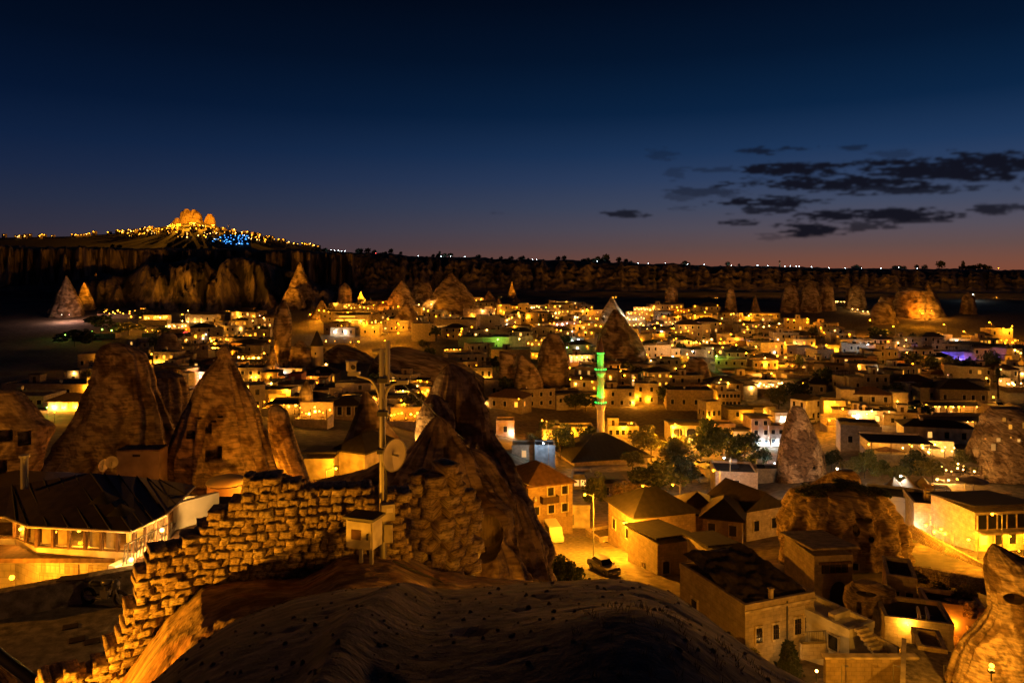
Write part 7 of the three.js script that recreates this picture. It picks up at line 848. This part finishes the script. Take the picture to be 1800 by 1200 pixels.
rock('rock_outcrop', [[1130, -170, -60], [1200, -270, 20], [1400, -340, 120], [1700, -400, 200]], 9, { near: 1, k: .4, seg: 50, n: 40, amp: .06, f: .8 }, 'added low rock step below the left corner, shading the dome', 'rock');  // added below the view to shade the dome from the wall lamp
// ================= the far ridge: castle town, plateau lamps and trees =================
seed(900);
{ const o = { k: .7, seg: 60, n: 50, f: .03, amp: .28, flute: .4, lay: .05, dark: .02 };
  const m = rock('castle_rock', [[371, 321, 341], [375, 318, 349], [386, 316, 354], [394, 314, 356], [402, 298, 368], [412, 280, 380], [425, 270, 392]], 3000, o, 'great castle rock floodlit orange on the far ridge', 'castle rock'); mark('castle rock', 335, 390);
  rock('castle_rock', [[376, 365, 371], [382, 361, 375], [394, 359, 378], [404, 354, 384], [416, 348, 392]], 3000, { ...o, f: .03, s: 9 }, 'smaller floodlit rock tower right of the castle rock', 'castle rock');
  for (const q of [[[367, 324, 330], [373, 321, 335], [382, 318, 340]], [[368, 337, 343], [375, 334, 350], [384, 330, 354]], [[383, 308, 313], [390, 304, 320], [402, 296, 326]]]) rock('castle_rock', q, 2985, { ...o, seg: 30, n: 24 }, ['left crag on the top of the castle rock', 'right crag on the top of the castle rock', 'low crag on the left shoulder of the castle rock'][q[0][1] === 324 ? 0 : q[0][1] === 337 ? 1 : 2], 'castle rock');
  for (const [x, y, dd, I] of [[326, 388, 2790, 90000], [346, 388, 2790, 80000], [372, 391, 2800, 80000], [300, 393, 2820, 30000]]) { const p = P(x, y, dd), t = thing('floodlight', p); mesh('housing', box(1.4, .6, 1, 0, -1, 0), M.darkMetal, t); mesh('mast', cylG(.4, .2, 60, 6, 0, -61, 0), M.darkMetal, t); bulb(t, 0, 0, 0, 'sodium', I, .24, 20, 'lamp_lens'); later(t, 'floodlight', x, y, 'floodlight below the far castle', 'floodlight', 'castle floodlights'); }
  const ridgeTop = (px) => table([[0, 415], [120, 412], [200, 408], [260, 402], [310, 396], [350, 395], [400, 403], [470, 416], [560, 434]], px), hg = box(1, 1, 1), cnt = 150; const proto = [];
  for (let i = 0; i < cnt; i++) { const px = i < 96 ? rr(225, 480) : i < 122 ? rr(0, 230) : rr(440, 560), top = ridgeTop(px), py = px < 225 ? top + rr(0, 5) : top + Math.pow(rnd(), 1.3) * (px < 300 ? 14 : px < 400 ? 26 : px < 480 ? 14 : 6), d = placeFar(px, py, 4), s = d / F, t = thing('distant_house', P(px, py, d), rr(-.4, .4)), w = rr(10, 20), h = rr(6, 10); mesh('wall', box(w, h + 8, 10, 0, -8, -5), M.walls[i % 4], t); mesh('roof', box(w + .6, .6, 10.6, 0, h, -5), M.roofDark, t); mesh('window', box(2.4, 1.8, .3, rr(-w / 3, w / 3), h * .4, .05), glowMat(rnd() < .8 ? 'warm' : 'soft', 6), t); if (rnd() < .62) bulb(t, rr(-w / 2, w / 2), h * .8, .8, rnd() < .7 ? 'sodium' : 'soft', 0, .9, pick([18, 26, 34])); later(t, 'distant house', px, py, 'tiny distant house with glowing lamp', 'house', 'lamp-lit houses on the far ridge'); }
  const d = placeFar(398, 428, 2), hb = thing('terraced_hotel', P(398, 430, d), 0, 'terraced hotel dotted with blue lights below the castle', 'hotel'), s = d / F; for (let k = 0; k < 5; k++) { const w = (80 - k * 7) * s, y = k * 3.9 * s; mesh('terrace', box(w, 3.9 * s + (k ? 0 : 10), 14, k * 2, y - (k ? 0 : 10), -8 - k * 13), M.roofGrey, hb); for (let i = 0; i < 15 - k; i++) bulb(hb, w * (rnd() - .5) + k * 2, y + rr(1, 3) * s, -k * 13 + .5, rnd() < .16 ? 'cool' : 'blue', 0, 1, 7, 'lamp_bulb'); }
  const mt = thing('radio_mast', P(402, 420, 2750), 0, 'thin dark radio mast right of the castle', 'mast'); mesh('mast', merge([cylG(1, .5, 60, 6), bar(V3(-5, 30, 0), V3(5, 52, 0), .5), bar(V3(5, 30, 0), V3(-5, 52, 0), .5), bar(V3(-6, 42, 0), V3(6, 42, 0), .5)]), M.darkMetal, mt); }
const rimY = (px) => (HY - rimRow(px)) / F * 900;
for (const [x, y, tone, I, r] of [[582, 439, 'cool', 30, .5], [588, 440, 'cool', 30, .5], [594, 440, 'cool', 30, .5], [600, 441, 'cool', 30, .5], [606, 441, 'cool', 20, .4], [660, 446, 'red', 10, .4], [735, 450, 'cool', 20, .35], [775, 451, 'cool', 20, .4], [792, 451, 'cool', 20, .4], [817, 451, 'cool', 20, .4], [936, 457, 'cool', 20, .5], [943, 457, 'cool', 20, .5], [1050, 460, 'cool', 25, .5], [1122, 463, 'cool', 10, .3], [1140, 463, 'cool', 10, .3], [1170, 464, 'cool', 10, .3], [1209, 464, 'cool', 20, .4], [1238, 465, 'cool', 30, .5], [1286, 466, 'cool', 40, .6], [1332, 466, 'cool', 40, .55], [1350, 469, 'cool', 25, .45], [1380, 468, 'cool', 30, .5], [1390, 468, 'cool', 25, .5], [1400, 468, 'cool', 30, .5], [1405, 469, 'cool', 30, .5], [1427, 470, 'cool', 30, .5], [1458, 471, 'cool', 35, .55], [1486, 472, 'cool', 35, .55], [1515, 472, 'cool', 45, .65], [1549, 473, 'cool', 35, .55], [1580, 473, 'cool', 30, .5], [1613, 474, 'cool', 15, .35], [1756, 471, 'amber', 140, .8]]) {
  const d = 896, p = P(x, y, d), t = thing('plateau_lamp', V3(p.x, rimY(x) - .5, p.z)), h = Math.max(p.y - rimY(x) + .5, 1.2); mesh('pole', cylG(.1, .07, h, 6), M.metal, t); bulb(t, 0, h, 0, tone, I, Math.min(r, .24), r > .5 ? 60 : 30); later(t, 'plateau lamp', x, y, tone === 'amber' ? 'lone orange lamp on the plateau rim' : tone === 'red' ? 'small red lamp on the plateau rim' : 'white lamp on the plateau rim', 'street lamp', 'lamps along the plateau rim'); }
let clump = 0; for (let i = 0; i < 110; i++) { if (i % 4 === 0) clump = i < 96 ? rr(590, 1800) : rr(0, 590); const px = clump + rr(-14, 14) * (i % 4), d = rr(902, 915), s = rr(1.0, 3.6) * (i % 9 === 0 ? 1.5 : 1), h = s * rr(.7, 1.2), t = thing('rim_tree', V3((px - CX) / F * d, rimY(px) - 2.2, -d)); mesh('trunk', cylG(.25, .15, h + 1.6, 5), M.bark, t); const c = mesh('crown', crownFar[i % 2], M.leafs[2], t, [0, h * .9 + 1.6, 0]); c.scale.set(s, h, s); later(t, 'rim tree', px, HY - F * (rimY(px) + h) / d, 'small dark round tree on the plateau rim', 'tree', 'dark trees along the plateau rim'); }
mark('violet hotel', 1685, 632); mark('lone orange rim lamp', 1756, 471);
for (const [x, w, h, l] of [[1655, 9, 9, 'tall dark tree on the plateau rim, largest toward the right'], [1694, 3.5, 10, 'narrow dark tree on the plateau rim right of the largest'], [1712, 8, 5, 'broad low dark tree on the plateau rim near the orange lamp'], [773, 3, 7, 'slim dark poplar on the plateau rim above the left spires']]) { const d = 905, t = thing('rim_tree', V3((x - CX) / F * d, rimY(x) - 1.5, -d)); mesh('trunk', cylG(.3, .2, h * .7, 6), M.bark, t); const c = mesh('crown', crownFar[0], M.leafs[2], t, [0, h * .62 + 1, 0]); c.scale.set(w * .6, h * .55, w * .6); tag(t, l, 'tree'); }
{ const x = 1371, d = 905, t = thing('water_tower', V3((x - CX) / F * d, rimY(x) - 1, -d), 0, 'tiny pointed tower on the plateau rim among the lamps', 'tower'); mesh('shaft', cylG(1.2, .8, 7, 8), M.walls[4], t); mesh('cap', cylG(1.7, .05, 2.4, 8, 0, 7, 0), M.roofDark, t); }
// ================= labels by place =================
{ const lm = marks.filter((m) => m[0]), dirs = (dx, dy) => Math.abs(dx) > Math.abs(dy) * 2 ? (dx > 0 ? 'right of' : 'left of') : Math.abs(dy) > Math.abs(dx) * 2 ? (dy > 0 ? 'below' : 'above') : (dy > 0 ? 'below-' : 'above-') + (dx > 0 ? 'right of' : 'left of'), ORD = ['nearest', 'second', 'third', 'fourth', 'fifth', 'sixth', 'seventh', 'eighth', 'ninth', 'tenth', 'eleventh', 'twelfth', 'thirteenth', 'fourteenth', 'fifteenth', 'sixteenth', 'seventeenth', 'eighteenth', 'nineteenth', 'twentieth'];
  const boxes = new Map();
  for (const r of roster) { let best = null; for (const [n, x, y] of lm) { const q = Math.hypot(r.px - x, (r.py - y) * 1.6); if (!best || q < best[1]) best = [n, q, x, y]; } r.key = r.noun + '|' + best[0] + '|' + dirs(r.px - best[2], r.py - best[3]); r.dist = best[1]; r.mk = best[0]; r.dir = dirs(r.px - best[2], r.py - best[3]); if (!boxes.has(r.key)) boxes.set(r.key, []); boxes.get(r.key).push(r); }
  for (const list of boxes.values()) { list.sort((a, b) => a.dist - b.dist); list.forEach((r, i) => { tag(r.o, list.length === 1 ? `${r.desc} ${r.dir} the ${r.mk}` : `${r.desc}, ${i < 20 ? ORD[i] : i + 1 + 'th'} ${r.dir} the ${r.mk}`, r.category, r.group); }); } }
console.log('wall stones', nW, nT, 'lights', nLights, 'top', scene.children.length);
renderer.render(scene, camera);
